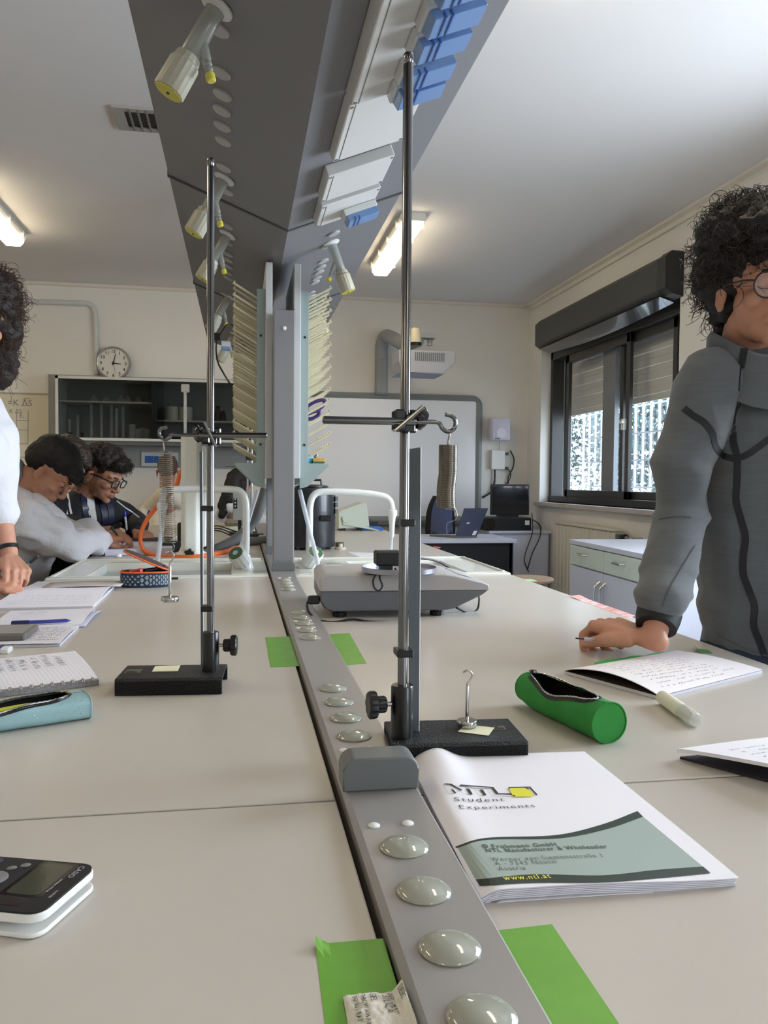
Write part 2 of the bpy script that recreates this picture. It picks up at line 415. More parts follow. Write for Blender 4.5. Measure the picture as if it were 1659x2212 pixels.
# trees and ground outside
M_leaf = mat('leaves', (64, 82, 72), .6, rgb2=(36, 48, 42), vscale=3)
M_bark = mat('bark', (92, 78, 62), .9)
struct(MB().box((3.0, -6, -.35), (26, 26, -.3)).build('ground', mat('ground_gravel', (176, 170, 158), .9, var=.1)))
def tree(x, y, h, seed, label):
    rnd = random.Random(seed)
    t = thing('tree', label, 'tree', (x, y, -.3), 'trees outside the window')
    tr = MB(); tr.tube([(x, y, -.3), (x+.1, y, h*.3), (x, y+.1, h*.7)], [.14, .11, .05], 8)
    for k in range(7):
        a = rnd.random()*6.28; z = h*(.25+.06*k); tr.tube([(x, y, z), (x+math.cos(a)*.9, y+math.sin(a)*.9, z+.6)], [.05, .015], 6)
    tr.build('trunk', M_bark, t)
    lf = MB(); vs = []; fs = []
    for k in range(7500):
        th = rnd.random()*6.28; ph = math.acos(2*rnd.random()-1); rr = (rnd.random()**.45)
        p = Vector((x+1.7*rr*math.sin(ph)*math.cos(th), y+1.7*rr*math.sin(ph)*math.sin(th), h*.55+h*.5*rr*math.cos(ph)))
        if noise.noise(p*1.5) < -.16: continue
        d = Vector((rnd.gauss(0, 1), rnd.gauss(0, 1), rnd.gauss(0, 1))).normalized(); e = d.orthogonal().normalized()
        L = rnd.uniform(.06, .12); o = len(vs)
        vs += [p-d*L, p+e*L*.4, p+d*L, p-e*L*.4]; fs.append((o, o+1, o+2, o+3))
    lf.add(vs, fs); lf.build('foliage', M_leaf, t)
tree(6.3, 10.0, 4.4, 1, 'leafy tree outside the window, seen through its left sliding pane')
tree(6.6, 13.6, 4.8, 2, 'leafy tree outside, furthest back behind the left edge of the window')
tree(6.2, 6.4, 4.2, 3, 'leafy tree outside the window, seen through its right sliding pane')

# ------------------------------------------------------------ ceiling lights
M_tube = mat('lit_diffuser', (255, 236, 200), .5, emit=LAMP)
M_lampbody = mat('lamp_body', (214, 212, 204), .5)
def ceiling_light(x, y0, y1, label):
    t = thing('ceiling_light', label, 'ceiling light', (x, (y0+y1)/2, CH), 'fluorescent ceiling lights')
    MB().prism([(-.075, 0), (.075, 0), (.085, -.035), (.07, -.05), (-.07, -.05), (-.085, -.035)], y0, y1, lambda a, b, h: (x+a, h, CH-.001+b)).build('lamp_body', M_lampbody, t)
    pr = [(-.07, -.045), (.07, -.045), (.066, -.075), (.045, -.10), (-.045, -.10), (-.066, -.075)]
    MB().prism(pr, y0+.015, y1-.015, lambda a, b, h: (x+a, h, CH+b)).build('diffuser', M_tube, t, bevel=.006)
    for k in range(4):
        for s in (-1, 1):
            yy = y0+.12+(y1-y0-.24)*k/3
            MB().box((x+s*.088-.006, yy-.012, CH-.06), (x+s*.088+.006, yy+.012, CH-.02)).build('clip', M_whitegrey, t)
ceiling_light(1.06, 5.0, 6.22, 'long lit fluorescent light on the ceiling, seen behind the tall right stand rod')
ceiling_light(1.04, 1.34, 2.56, 'lit fluorescent light whose corner shows at the top edge of the photo')
ceiling_light(-1.52, 4.75, 5.95, 'lit fluorescent light on the ceiling at the left edge, above the curly hair')
for x, y in ((-1.5, 1.34), (-1.5, -2.2), (1.04, -2.2), (-3.4, 4.75), (-3.4, 1.3)): ceiling_light(x, y, y+1.22, 'lit fluorescent ceiling light outside the photo')
# air vent
a = onz(242, 233, CH); b = onz(250, 268, CH)
vx0, vy0, vy1 = a.x, b.y, a.y
t = thing('air_vent', 'small slatted air vent in the ceiling beside the grey overhead channel', 'vent', (vx0+.3, vy0+.1, CH))
L = .62
MB().box((vx0, min(vy0, vy1), CH-.012), (vx0+.05, max(vy0, vy1), CH-.001)).box((vx0+L-.05, min(vy0, vy1), CH-.012), (vx0+L, max(vy0, vy1), CH-.001)).box((vx0, vy0, CH-.012), (vx0+L, vy0+.035, CH-.001)).box((vx0, vy1-.035, CH-.012), (vx0+L, vy1, CH-.001)).build('frame', mat('vent_frame', (170, 166, 160), .5), t)
MB().box((vx0+.03, vy0+.01, CH-.004), (vx0+L-.03, vy1-.01, CH-.001)).build('backing', M_black, t)
vs_ = MB()
for k in range(14): vs_.box((vx0+.07+k*.038, vy0+.03, CH-.014), (vx0+.078+k*.038, vy1-.03, CH-.004))
vs_.build('slats', mat('vent_slat', (128, 126, 122), .5), t)

# ============================================================ BENCH
BX0, BX1, BY0, BY1 = -.62, .95, -.9, 5.95
SX0, SX1 = .104, .182
TZ = .9
SY0, SY1 = 2.75, 3.33
t = thing('lab_bench', 'long grey laminate laboratory island bench running towards the back wall', 'bench', (.16, 2.5, 0))
for (a, b) in ((BX0, SX0-.006), (SX1+.002, BX1)):
    for (c, d) in ((BY0, .818), (.822, SY0-.002), (SY1+.002, BY1)):
        MB().box((a, c, TZ-.03), (b, d, TZ)).build('worktop', M_top, t, bevel=.002)
    MB().box((a, .818, TZ-.03), (b, .822, TZ-.0015)).build('seam', M_seam, t)
MB().box((SX0-.006, BY0, TZ-.03), (SX0, BY1, TZ-.006)).build('gap', mat('dirt_shade_gap', (62, 56, 48), .9), t)  # dark groove colour carries both its dirt and its shade
for y in range(7):
    y0 = BY0+.02+y*.975
    for s, x in ((-1, BX0+.12), (1, BX1-.12)):
        MB().box((x, y0, .1), (x-s*.6, y0+.965, TZ-.03)).build('base_cabinet', M_base, t)
        d_ = MB().box((x, y0+.01, .12), (x+s*.018, y0+.955, TZ-.05)).build('door', M_base, t, bevel=.002)
        MB().tube([(x+s*.018, y0+.1, .62), (x+s*.045, y0+.1, .63), (x+s*.045, y0+.1, .75), (x+s*.018, y0+.1, .76)], .005, 8).build('handle', M_chrome, d_)
MB().box((BX0+.17, BY0+.05, 0), (BX1-.17, BY1-.05, .1)).build('plinth', M_capgrey, t)

# raised service strip down the middle
ST = TZ+.012
t = thing('service_strip', 'grey metal service strip with clear domed caps down the middle of the bench', 'strip', (.143, .9, TZ))
q = MB(); q.prism([(SX0, TZ-.03), (SX1, TZ-.03), (SX1, TZ), (SX1, ST-.002), (SX1-.002, ST), (SX0+.005, ST), (SX0, ST-.006)], BY0, BY1, lambda a, b, h: (a, h, b))
q.build('strip', M_strip, t)
def dome(p, r, parent, m=M_dome, ax=(0, 0, 1), nm='blanking_cap', hgt=.22):
    prof = [(r*.98, 0), (r, r*.05), (r*.97, r*.10), (r*.8, r*(.10+hgt*.5)), (r*.5, r*(.10+hgt*.85)), (r*.2, r*(.10+hgt)), (r*.02, r*(.1+hgt))]
    return MB().lathe(prof, p, ax, 28).build(nm, m, parent, smooth='auto')
for px, py in ((1035, 2196), (965, 2047), (909, 1924), (867, 1829), (759, 1590), (742, 1551), (728, 1517), (715, 1487), (668, 1378), (661, 1362), (655, 1347), (649, 1335), (644, 1323), (621, 1274), (618, 1266), (615, 1259), (612, 1253)):
    p = onz(px, py, ST+.001); p.x = (p.x+.143)/2; p.z = ST; dome(p, .0215, t)
for px, py in ((808, 1784), (881, 1779), (742, 1621), (801, 1618), (638, 1342), (669, 1341), (643, 1357), (676, 1356), (603, 1249), (625, 1248)):
    p = onz(px, py, ST); MB().lathe([(.0055, 0), (.0055, .0008), (.004, .0018), (.0005, .0022)], (p.x, p.y, ST), (0, 0, 1), 16).build('screw_cap', M_white, t, smooth='auto')
def socket_cap(y, label):
    c = MB(); n = 10; pts = [(-.0395, 0), (-.0395, .020)]
    for k in range(7): a_ = PI-PI/2*k/6; pts.append((-.0255+.014*math.cos(a_), .020+.014*math.sin(a_)))
    for k in range(7): a_ = PI/2-PI/2*k/6; pts.append((.0255+.014*math.cos(a_), .020+.014*math.sin(a_)))
    pts += [(.0395, .02), (.0395, 0)]
    c.prism(pts, -.019, .019, lambda a, b, h: (.143+a, y+h, ST+b))
    o = c.build('socket_cover', M_capgrey, None, loc=(.143, y, ST), bevel=.003, smooth='auto')
    return tag(o, label, 'cover')
y_ = onz(808, 1709, ST).y+.019; socket_cap(y_, 'rounded grey cover block on the metal strip beside the white booklet')

# ------------------------------------------------------------ sinks
M_sink = mat('sink_resin', (222, 222, 212), .22, coat=.3)
M_sinkin = mat('sink_bowl', (206, 212, 204), .25, coat=.3)
def sink(x0, x1, bx0, bx1, dirn, label):
    t = thing('sink', label, 'sink', ((x0+x1)/2, (SY0+SY1)/2, TZ))
    r = MB(); zb, zt = TZ-.028, TZ+.006; by0, by1 = SY0+.035, SY1-.115
    r.box((x0, SY0, zb), (x1, by0, zt)); r.box((x0, by1, zb), (x1, SY1, zt)); r.box((x0, by0, zb), (bx0, by1, zt)); r.box((bx1, by0, zb), (x1, by1, zt))
    r.build('rim', M_sink, t, bevel=.004)
    b = MB(); d = .20; T = .006
    b.box((bx0, by0, TZ-d), (bx1, by1, TZ-d+T)); b.box((bx0-T, by0-T, TZ-d), (bx0, by1+T, zb+.002)); b.box((bx1, by0-T, TZ-d), (bx1+T, by1+T, zb+.002)); b.box((bx0, by0-T, TZ-d), (bx1, by0, zb+.002)); b.box((bx0, by1, TZ-d), (bx1, by1+T, zb+.002))
    b.build('bowl', M_sinkin, t)
    g = MB()
    g.box((x0+.012, SY1-.02, zt), (x1-.012, SY1-.012, zt+.006)); g.box((x0+.012, SY0+.01, zt), (x1-.012, SY0+.018, zt+.003))
    e = x0+.02 if dirn < 0 else x1-.02
    g.box((e-.005, SY0+.02, zt), (e+.005, SY1-.02, zt+.006))
    g.build('raised_edge', M_sink, t, bevel=.002)
    MB().lathe([(.022, 0), (.03, .002), (.03, .004), (.01, .004)], ((bx0+bx1)/2, (by0+by1)/2, TZ-d+T), (0, 0, 1), 20).build('drain', M_chrome, t)
sink(BX0, SX0-.008, -.50, -.03, -1, 'white resin sink set into the left half of the bench behind the open pencil case')
sink(SX1+.004, BX1, .42, .80, 1, 'white resin sink set into the right half of the bench behind the balance')

# ============================================================ OVERHEAD CHANNEL
RZ, EZ, HW, CXB = 1.99, 2.13, .352, .142
def seam_y(px, py): return onx(px, py, CXB).y
t = thing('overhead_channel', 'long grey v-shaped service channel hanging above the bench', 'service channel', (CXB, 2, RZ))
cuts = [-1.45, -.15, 1.17, 2.52, 3.86, 5.4]
prf = [(CXB, RZ), (CXB-HW, EZ), (CXB-HW, EZ+.02), (CXB-.12, EZ+.10), (CXB+.12, EZ+.10), (CXB+HW, EZ+.02), (CXB+HW, EZ)]
for a, b in zip(cuts, cuts[1:]):
    MB().prism(prf, a, b-.004, lambda u, v, h: (u, h, v)).build('channel_section', M_beam, t)
for y in cuts[1:-1]:
    MB().prism([(CXB+(u-CXB)*1.012, (v-RZ)*1.0+RZ-.003) for u, v in prf], y-.006, y+.006, lambda u, v, h: (u, h, v)).build('joint', mat('joint_dark', (78, 78, 80), .6), t)
MB().box((CXB-.03, 1.2, EZ+.09), (CXB+.03, 1.26, CH)).box((CXB-.03, 4.6, EZ+.09), (CXB+.03, 4.66, CH)).box((CXB-.03, -1.2, EZ+.09), (CXB+.03, -1.14, CH)).build('hanger', M_post, t)
nL = Vector((-(EZ-RZ), 0, -HW)).normalized(); nR = Vector(((EZ-RZ), 0, -HW)).normalized()
pF = Vector((CXB, 0, RZ))
def onL(px, py): return onp(px, py, pF, nL)
def onR(px, py): return onp(px, py, pF, nR)
M_plug = mat('plug_grey', (166, 166, 164), .3)
def plug(p, n, r=.0215): MB().lathe([(r, 0), (r, .004), (r*.9, .006), (r*.1, .007)], p, n, 22).build('blanking_cap', M_plug, t)
for px, py in ((478, 155), (481, 203), (480, 237), (481, 271), (483, 303), (484, 361), (490, 412), (491, 487), (492, 523), (493, 548), (493, 560), (493, 574), (493, 588), (494, 600), (487, 635)): plug(onL(px, py), nL)
plug(onL(473, 62), nL)
for px, py in ((721, 503), (703, 531), (698, 563), (693, 576), (689, 587), (684, 600), (680, 609), (671, 632), (668, 641), (666, 652)): plug(onR(px, py), nR)

def gas_tap(base, direction, label, spin=0., L=.108, group='gas taps under the overhead channel'):
    """cream valve on a translucent stem, with a small yellow tipped outlet"""
    d = Vector(direction).normalized()
    t = thing('gas_tap', label, 'gas tap', base, group)
    MB().lathe([(.030, 0), (.030, .004), (.024, .006), (.019, .010)], base, d, 28).build('flange', M_whitegrey, t, smooth='auto')
    MB().lathe([(.0175, .004), (.0175, L), (.016, L+.002)], base, d, 24).build('stem', M_frost, t, smooth='auto')
    MB().lathe([(.021, 0), (.0225, .006), (.0225, .012), (.0265, .016), (.0275, .072), (.026, .074)], base+d*(L-.004), d, 48, flute=16, fa=.018).build('knob', M_valve, t, smooth='auto')
    k = MB().lathe([(.024, 0), (.024, .0025), (.004, .003)], base+d*(L+.069), d, 24).build('knob_disc', M_yellow, t)
    MB().lathe([(.003, 0), (.003, .002)], base+d*(L+.0715), d, 10).build('centre_screw', M_black, k)
    e0 = Vector((1 if spin > 0 else -1, -.15, -.2)); e = (e0-d*e0.dot(d)).normalized()
    sd = (d*.75+e*.66).normalized(); sp_ = base+d*(L-.035)+e*.010
    MB().lathe([(.010, 0), (.009, .03), (.0075, .032), (.0085, .040), (.0065, .042), (.0078, .050), (.006, .052), (.007, .060)], sp_, sd, 18).build('outlet', M_frost, t, smooth='auto')
    MB().lathe([(.0085, 0), (.0088, .012), (.006, .014)], sp_+sd*.056, sd, 14).build('outlet_cap', M_yellow, t)
    return t
dL = Vector((-.47, -.02, -.88)); dR = Vector((.34, -.02, -.94))
gas_tap(onL(470, 14), dL, 'cream gas tap with a yellow disc, nearest one hanging from the channel at top left', R(75))
gas_tap(onL(485, 385), dL, 'cream gas tap with a yellow disc hanging behind the top of the left stand rod', R(75))
gas_tap(onL(492, 506), dL, 'cream gas tap crossed by the left stand rod, just before the drying rack', R(75))
gas_tap(onL(495, 640), dL, 'cream gas tap half hidden behind the left drying rack', R(75))
gas_tap(onR(715, 524), dR, 'cream gas tap hanging from the right face of the channel, closest to the blue socket', R(-80))
gas_tap(onR(672, 641), dR, 'cream gas tap behind the tops of the right drying rack pegs', R(-80))
gas_tap(pF+Vector((-HW, 0, EZ-RZ))*.5+Vector((0, 4.75, 0)), dL, 'small white gas tap far along the channel beside the black cable', R(75))
# socket boxes on the right face
M_box = mat('socket_box', (206, 206, 204), .42)
M_blue = mat('blue_flap', (112, 146, 196), .25, coat=.3)
uR = Vector((HW, 0, EZ-RZ)).normalized()
def face(u, y, h): return pF + uR*u + Vector((0, y, 0)) + nR*h
def fu(p): return (p-pF).dot(uR)
def panel(u0, u1, y0, y1, th, name, label, cat, flaps=(), group=None):
    t = thing(name, label, cat, face((u0+u1)/2, (y0+y1)/2, 0), group)
    def fbox(u0, u1, y0, y1, h0, h1): return MB().prism([(u0, y0), (u1, y0), (u1, y1), (u0, y1)], h0, h1, face)
    fbox(u0, u1, y0, y1, .0, th).build('box', M_box, t, bevel=.003)
    fbox(u0+.014, u0+.016, y0+.004, y1-.004, th, th+.0006).build('groove', M_seam, t)
    for u in (u0+.007, u1-.007):
        for y in (y0+.012, y1-.012): MB().lathe([(.0045, 0), (.0045, .001)], face(u, y, th), nR, 10).build('screw', M_capgrey, t)
    for f in flaps:
        fy0, fy1 = f
        h = fbox(u0+(u1-u0)*.42, u1-.002, fy0, fy1, th, th+.020).build('socket_housing', M_whitegrey, t, bevel=.003)
        g = MB().prism([(fy0+.004, th+.018), (fy0-.004, th+.040), (fy1-.014, th+.042), (fy1-.001, th+.018)], u0+(u1-u0)*.45, u1-.004, lambda y, h_, u: face(u, y, h_)).build('socket_flap', M_blue, t, bevel=.002)
        for uu in (.55, .62): MB().prism([(fy0-.004, th+.030), (fy0-.006, th+.042), (fy1-.016, th+.0435), (fy1-.014, th+.038)], u0+(u1-u0)*uu, u0+(u1-u0)*uu+.003, lambda y, h_, u: face(u, y, h_)).build('rib', mat('blue_rib', (56, 92, 160), .3), g)
    return t
panel(.07, .252, 1.10, 1.655, .034, 'outlet_box', 'long white socket box with a row of blue flap covers under the channel', 'socket panel', [(1.14, 1.21), (1.225, 1.295), (1.315, 1.385), (1.40, 1.47), (1.505, 1.575), (1.585, 1.652)])
panel(.07, .252, 1.665, 1.965, .028, 'cover_plate', 'blank white cover plate under the channel, directly behind the last of the blue flaps', 'cover plate')
panel(.068, .25, 2.05, 2.245, .030, 'cover_plate', 'small blank white cover plate between the larger blank plate and the single-flap socket box', 'cover plate')
panel(.075, .255, 2.285, 2.475, .030, 'outlet_box', 'small white socket box with one pale blue flap under the channel', 'socket panel', [(2.375, 2.445)])
# sockets on the hidden left side, far end
def blob_box(px, py, y, label):
    p = ony(px, py, y); t = thing('wall_socket', label, 'socket', p)
    MB().box(p+V(-.02, 0, -.015), p+V(.03, .09, .015)).build('housing', M_whitegrey, t, bevel=.003)
    for k in range(3): MB().box(p+V(-.022, .004+k*.028, -.028), p+V(.025, .026+k*.028, -.014)).build('flap', M_blue, t, bevel=.003)
blob_box(486, 742, 4.6, 'group of blue socket flaps far along the channel beside the drying rack')

# ============================================================ POSTS AND DRYING RACKS
PY = 2.835
def post(y, label):
    t = thing('service_post', label, 'post', (.149, y, ST))
    MB().box((.112, y, ST), (.186, y+.07, 1.815)).build('column', M_post, t, bevel=.004)
    c = MB(); pts = [(-.0395, 0), (-.0395, .020)]
    for k in range(6): a_ = PI-PI/2*k/5; pts.append((-.0255+.014*math.cos(a_), .020+.014*math.sin(a_)))
    for k in range(6): a_ = PI/2-PI/2*k/5; pts.append((.0255+.014*math.cos(a_), .020+.014*math.sin(a_)))
    pts += [(.0395, .02), (.0395, 0)]
    c.prism(pts, y-.012, y-.001, lambda a, b, h: (.149+a, h, ST+b)); c.build('base_cover', M_capgrey, t, bevel=.002)
    MB().lathe([(.007, 0), (.007, .002), (.004, .004)], (.149, y-.0005, 1.752), (0, -1, 0), 16).build('screw', M_white, t)
post(PY, 'grey metal service post rising from the strip between the two drying racks')
post(3.50, 'second grey service post, hidden behind the first')

def rack(sgn, label):
    """pegs slope up and outwards from a board seen edge-on"""
    X0 = (.111, .187)[sgn > 0]; s = sgn
    t = thing('drying_rack', label, 'drying rack', (X0, 2.93, 1.19))
    y0, y1 = 2.93, 3.46
    MB().box((X0, y0-.02, 1.235), (X0+s*.024, y1, 1.995)).build('mounting_board', mat('rack_board', (196, 198, 198), .45), t, bevel=.002)
    poly = [(.024, 1.905), (.054, 1.905), (.054, 1.292), (.062, 1.288), (.128, 1.288), (.130, 1.280), (.052, 1.205), (.024, 1.198)]
    xm = .0 if s > 0 else .0
    for ya in (y0, y1-.008):
        MB().prism([(X0+s*a, b) for a, b in poly], ya, ya+.008, lambda a, b, h: (a, h, b)).build('end_plate', M_greyplate, t, bevel=.001)
    MB().box((X0+s*.040, y0+.008, 1.285), (X0+s*.046, y1-.008, 1.905)).build('peg_board', mat('peg_board', (170, 182, 180), .5), t)
    MB().prism([(X0+s*a, b) for a, b in [(.046, 1.222), (.05, 1.210), (.122, 1.276), (.120, 1.284)]], y0+.008, y1-.008, lambda a, b, h: (a, h, b)).build('drip_tray', M_greyplate, t)
    for ya in (y0-.001,):
        for z in (1.74, 1.355): MB().lathe([(.0045, 0), (.0045, .001)], (X0+s*.040, ya, z), (0, -1, 0), 12).build('hole', M_black, t)
    n = 0
    for r in range(15):
        for c in range(6):
            z = 1.305+r*.0405; y = y0+.02+c*.083; d = Vector((s*.093, 0, .054)); p = Vector((X0+s*.046, y, z))
            M = Matrix(((d.normalized().x, 0, -s*d.normalized().z, p.x), (0, 1, 0, p.y), (d.normalized().z, 0, s*d.normalized().x, p.z), (0, 0, 0, 1)))
            g = MB(); g.box((0, -.006, -.003), (.104, .006, .0035), M); g.box((.100, -.006, -.003), (.106, .006, .009), M)
            g.build('peg', M_cream, t, bevel=.001); n += 1
    return t
rack(-1, 'glassware drying rack with cream pegs on the left side of the service post')
rack(1, 'glassware drying rack with cream pegs on the right side of the service post')
# ============================================================ BACK WALL
# whiteboard
t = thing('interactive_whiteboard', 'large white interactive board in a rounded grey frame on the back wall', 'whiteboard', (1.45, Y1, 1.44))
bx0, bx1 = .50, ony(1040, 980, Y1-.03).x
bz0, bz1 = ony(1045, 1131, Y1-.03).z, ony(1000, 854, Y1-.03).z
def rrect(x0, x1, z0, z1, r, n=8):
    P = []
    for cx, cz, a0 in ((x1-r, z1-r, 0), (x0+r, z1-r, 90), (x0+r, z0+r, 180), (x1-r, z0+r, 270)):
        for k in range(n+1): a = R(a0+90*k/n); P.append((cx+r*math.cos(a), cz+r*math.sin(a)))
    return P
MB().prism(rrect(bx0+.04, bx1-.04, bz0+.05, bz1-.04, .02), Y1-.035, Y1-.002, lambda a, b, h: (a, h, b)).build('surface', M_screen, t)
fr = MB(); o_ = rrect(bx0, bx1, bz0, bz1, .10); i_ = rrect(bx0+.06, bx1-.06, bz0+.07, bz1-.055, .02); n = len(o_)
vs = [(a, Y1-.04, b) for a, b in o_]+[(a, Y1-.052, b) for a, b in [((p[0]+q[0])/2, (p[1]+q[1])/2) for p, q in zip(o_, i_)]]+[(a, Y1-.036, b) for a, b in i_]+[(a, Y1-.001, b) for a, b in o_]+[(a, Y1-.001, b) for a, b in i_]
fs = []
for k in range(n):
    l = (k+1) % n
    fs += [(k, l, n+l, n+k), (n+k, n+l, 2*n+l, 2*n+k), (3*n+k, 3*n+l, l, k), (2*n+k, 2*n+l, 4*n+l, 4*n+k), (4*n+k, 4*n+l, 3*n+l, 3*n+k)]
fr.add(vs, fs).build('frame', mat('board_frame', (132, 138, 138), .4), t)
MB().box((bx0+.2, Y1-.11, bz0-.01), (bx1-.2, Y1-.03, bz0+.035)).build('pen_tray', mat('pen_tray', (108, 112, 114), .5), t, bevel=.006)
# projector on an arm
M_proj = mat('projector_silver', (176, 178, 186), .4)
M_arm = mat('arm_grey', (148, 152, 156), .45)
t = thing('projector', 'silver short-throw projector on a bent grey arm above the whiteboard', 'projector', (1.2, Y1, 2.0))
ax = ony(823, 800, Y1-.03).x; za = ony(822, 846, Y1-.03).z
arm = MB()
arm.box((ax-.055, Y1-.09, za-.03), (ax+.055, Y1-.003, za+.32), bev=.01)
arm.build('wall_bracket', M_arm, t, bevel=.006)
p0 = V(ax, Y1-.05, za+.30); yp = 6.35
p1 = ony(905, 735, yp+.1)
e = MB(); e.tube(spline([p0+V(0, 0, .0), p0+V(.0, -.02, .12), p0+V(.03, -.10, .19), p1+V(-.08, .2, .0), p1], 6), [.058]*20+[.052]*5, 14)
e.build('arm', M_arm, t, smooth='auto')
a = ony(862, 755, yp); b = ony(984, 800, yp)
bw = MB(); x0, x1 = a.x, b.x; zt_, zb_ = ony(920, 757, yp).z, ony(920, 781, yp).z
bw.prism([(x0, zb_+.0), (x0+.02, zb_-.09), (x1-.10, zb_-.095), (x1, zb_), (x1, zt_-.01), (x1-.01, zt_), (x0, zt_)], yp, yp+.30, lambda u, v, h: (u, h, v))
pb = bw.build('body', M_proj, t, bevel=.008)
g = MB()
for k in range(15): g.box((x0+.13+k*.0165, yp-.003, zb_+.004), (x0+.139+k*.0165, yp+.001, zt_-.016))
g.build('grille', M_capgrey, pb)
MB().box((x0, yp+.01, zb_-.098), (x1-.10, yp+.30, zb_-.094)).build('base_panel', mat('proj_blue_grey', (140, 148, 176), .5), t)
c = ony(897, 725, yp+.1)
MB().lathe([(.048, -.06), (.05, -.03), (.040, .045), (.028, .06), (.005, .062)], c, (0, 0, 1), 20).build('joint_cover', mat('cream_cover', (216, 208, 180), .4), t, smooth='auto')
MB().lathe([(.05, -.075), (.052, -.058)], c, (0, 0, 1), 20).build('black_ring', M_black, t)
MB().box(c+V(.03, -.01, -.015), c+V(.17, .09, .025)).lathe([(.024, -.07), (.018, -.05), (.024, -.03), (.018, -.012)], c+V(.13, .04, 0), (0, 0, 1), 14).build('mount_plate', M_arm, t, bevel=.002)

# wall loudspeaker and white junction box
M_spk = mat('speaker_white', (214, 212, 226), .45)
a = ony(1058, 902, Y1-.16); b = ony(1102, 951, Y1-.16)
t = thing('wall_speaker', 'small white loudspeaker on the back wall to the right of the whiteboard', 'speaker', (a.x+.08, Y1, b.z))
MB().box((a.x+.02, Y1-.16, b.z), (b.x, Y1-.03, a.z), bev=.008).build('cabinet', M_spk, t)
MB().box((a.x+.03, Y1-.166, b.z+.01), (b.x-.01, Y1-.16, a.z-.01)).build('grille_cloth', mat('spk_grille', (200, 198, 214), .8), t)
MB().lathe([(.045, 0), (.047, .003), (.04, .004)], ((a.x+b.x)/2+.01, Y1-.166, b.z+.065), (0, -1, 0), 24).build('cone_ring', M_spk, t)
MB().box((a.x+.05, Y1-.169, b.z+.008), (a.x+.10, Y1-.166, b.z+.018)).build('badge', M_capgrey, t)
MB().box((a.x+.06, Y1-.035, b.z+.06), (a.x+.14, Y1-.003, b.z+.14)).build('bracket', M_white, t)
a = ony(1062, 972, Y1-.05); b = ony(1091, 1014, Y1-.05)
t = thing('junction_box', 'white connection box with black plugs on the wall under the speaker', 'box', (a.x, Y1, b.z))
MB().box((a.x, Y1-.05, b.z), (b.x, Y1-.002, a.z), bev=.005).build('box', M_white, t)
jb = (a.x, b.x, b.z, a.z)
for z in (a.z-.035, b.z+.01): MB().box((b.x, Y1-.045, z-.012), (b.x+.035, Y1-.015, z+.015)).build('plug', M_black, t)
def cable(pts, r, name, label, m=M_black, cat='cable', n=6, group=None):
    p = spline(pts, 6); o = MB().tube(p, r, 8).build(name, m, None, smooth=True, loc=p[0]); return tag(o, label, cat, group)
yc = Y1-.03
cable([ony(1102, 973, yc), ony(1110, 990, yc), ony(1108, 1010, yc), ony(1098, 1030, yc), ony(1098, 1045, yc)], .006, 'cable', 'black cable curving down from the upper plug of the white connection box')
cable([ony(1097, 1013, yc), ony(1103, 1022, yc), ony(1101, 1035, yc), ony(1092, 1046, yc)], .005, 'cable', 'short black cable from the lower plug of the white connection box')
cable([ony(1069, 1015, yc), ony(1068, 1040, yc), ony(1060, 1063, yc), ony(1042, 1075, yc)], .009, 'cable', 'thick dark cable running from the connection box towards the whiteboard frame')
cable([ony(1080, 951, yc), ony(1076, 985, yc), ony(1068, 1018, yc), ony(1072, 1050, yc)], .003, 'speaker_wire', 'thin grey wire hanging from the speaker over the connection box', mat('grey_wire', (150, 150, 158), .5))

# small white side cabinet with PC
px0, px1 = ony(1050, 1140, 6.85).x, 2.66
ct = ony(1100, 1131, 6.72).z
t = thing('side_cabinet', 'plain pale grey cabinet in the corner carrying the black computer', 'cabinet', ((px0+px1)/2, 7.0, 0))
ctz = .80
MB().box((px0, 6.74, .02), (px0+.54, 7.33, ctz-.02)).build('body', M_lilac, t, bevel=.003)
MB().box((px0-.01, 6.72, ctz-.02), (px0+.55, 7.34, ctz)).build('top', M_lilac, t, bevel=.002)
MB().box((px0+.02, 6.728, .05), (px0+.52, 6.74, ctz-.04)).build('door', M_lilac, t, bevel=.002)
a = ony(1050, 1104, 6.78); b = ony(1148, 1131, 6.78)
t = thing('desktop_computer', 'flat black desktop computer lying under the black monitor', 'computer', (a.x, 6.95, ctz))
hc = .115
MB().box((a.x, 6.78, ctz), (b.x, 7.14, ctz+hc), bev=.004).build('case', M_black, t)
MB().box((a.x+.005, 6.775, ctz+.01), (a.x+.08, 6.781, ctz+hc-.012)).build('drive_front', M_blackgl, t)
MB().box((b.x-.06, 6.776, ctz+.05), (b.x-.02, 6.7795, ctz+.09)).build('sticker', M_white, t)
a = ony(1063, 1046, 6.82); b = ony(1145, 1103, 6.82)
t = thing('monitor', 'black square monitor standing on the black computer in the corner', 'monitor', (a.x, 6.85, ctz+hc))
z0 = ctz+hc
MB().box((a.x, 6.84, z0+.02), (b.x, 6.88, a.z), bev=.005).build('shell', M_black, t)
MB().box((a.x+.015, 6.836, z0+.035), (b.x-.015, 6.841, a.z-.015)).build('screen', M_blackgl, t)
MB().box((a.x+.1, 6.84, z0), (b.x-.1, 7.0, z0+.02)).build('stand', M_black, t)
cable([(b.x-.04, 7.16, z0-.05), (2.58, 7.25, .82), (2.60, 7.28, .55), (2.56, 7.2, .3), (2.45, 7.1, .05)], .005, 'cable', 'black cable drooping from behind the computer to the floor on the right')
yq = 6.70
cable([ony(1150, 1122, yq), ony(1166, 1135, yq), ony(1166, 1160, yq), ony(1150, 1195, yq), ony(1140, 1228, yq)], .005, 'cable', 'black cable hanging in front of the pale corner cabinet')
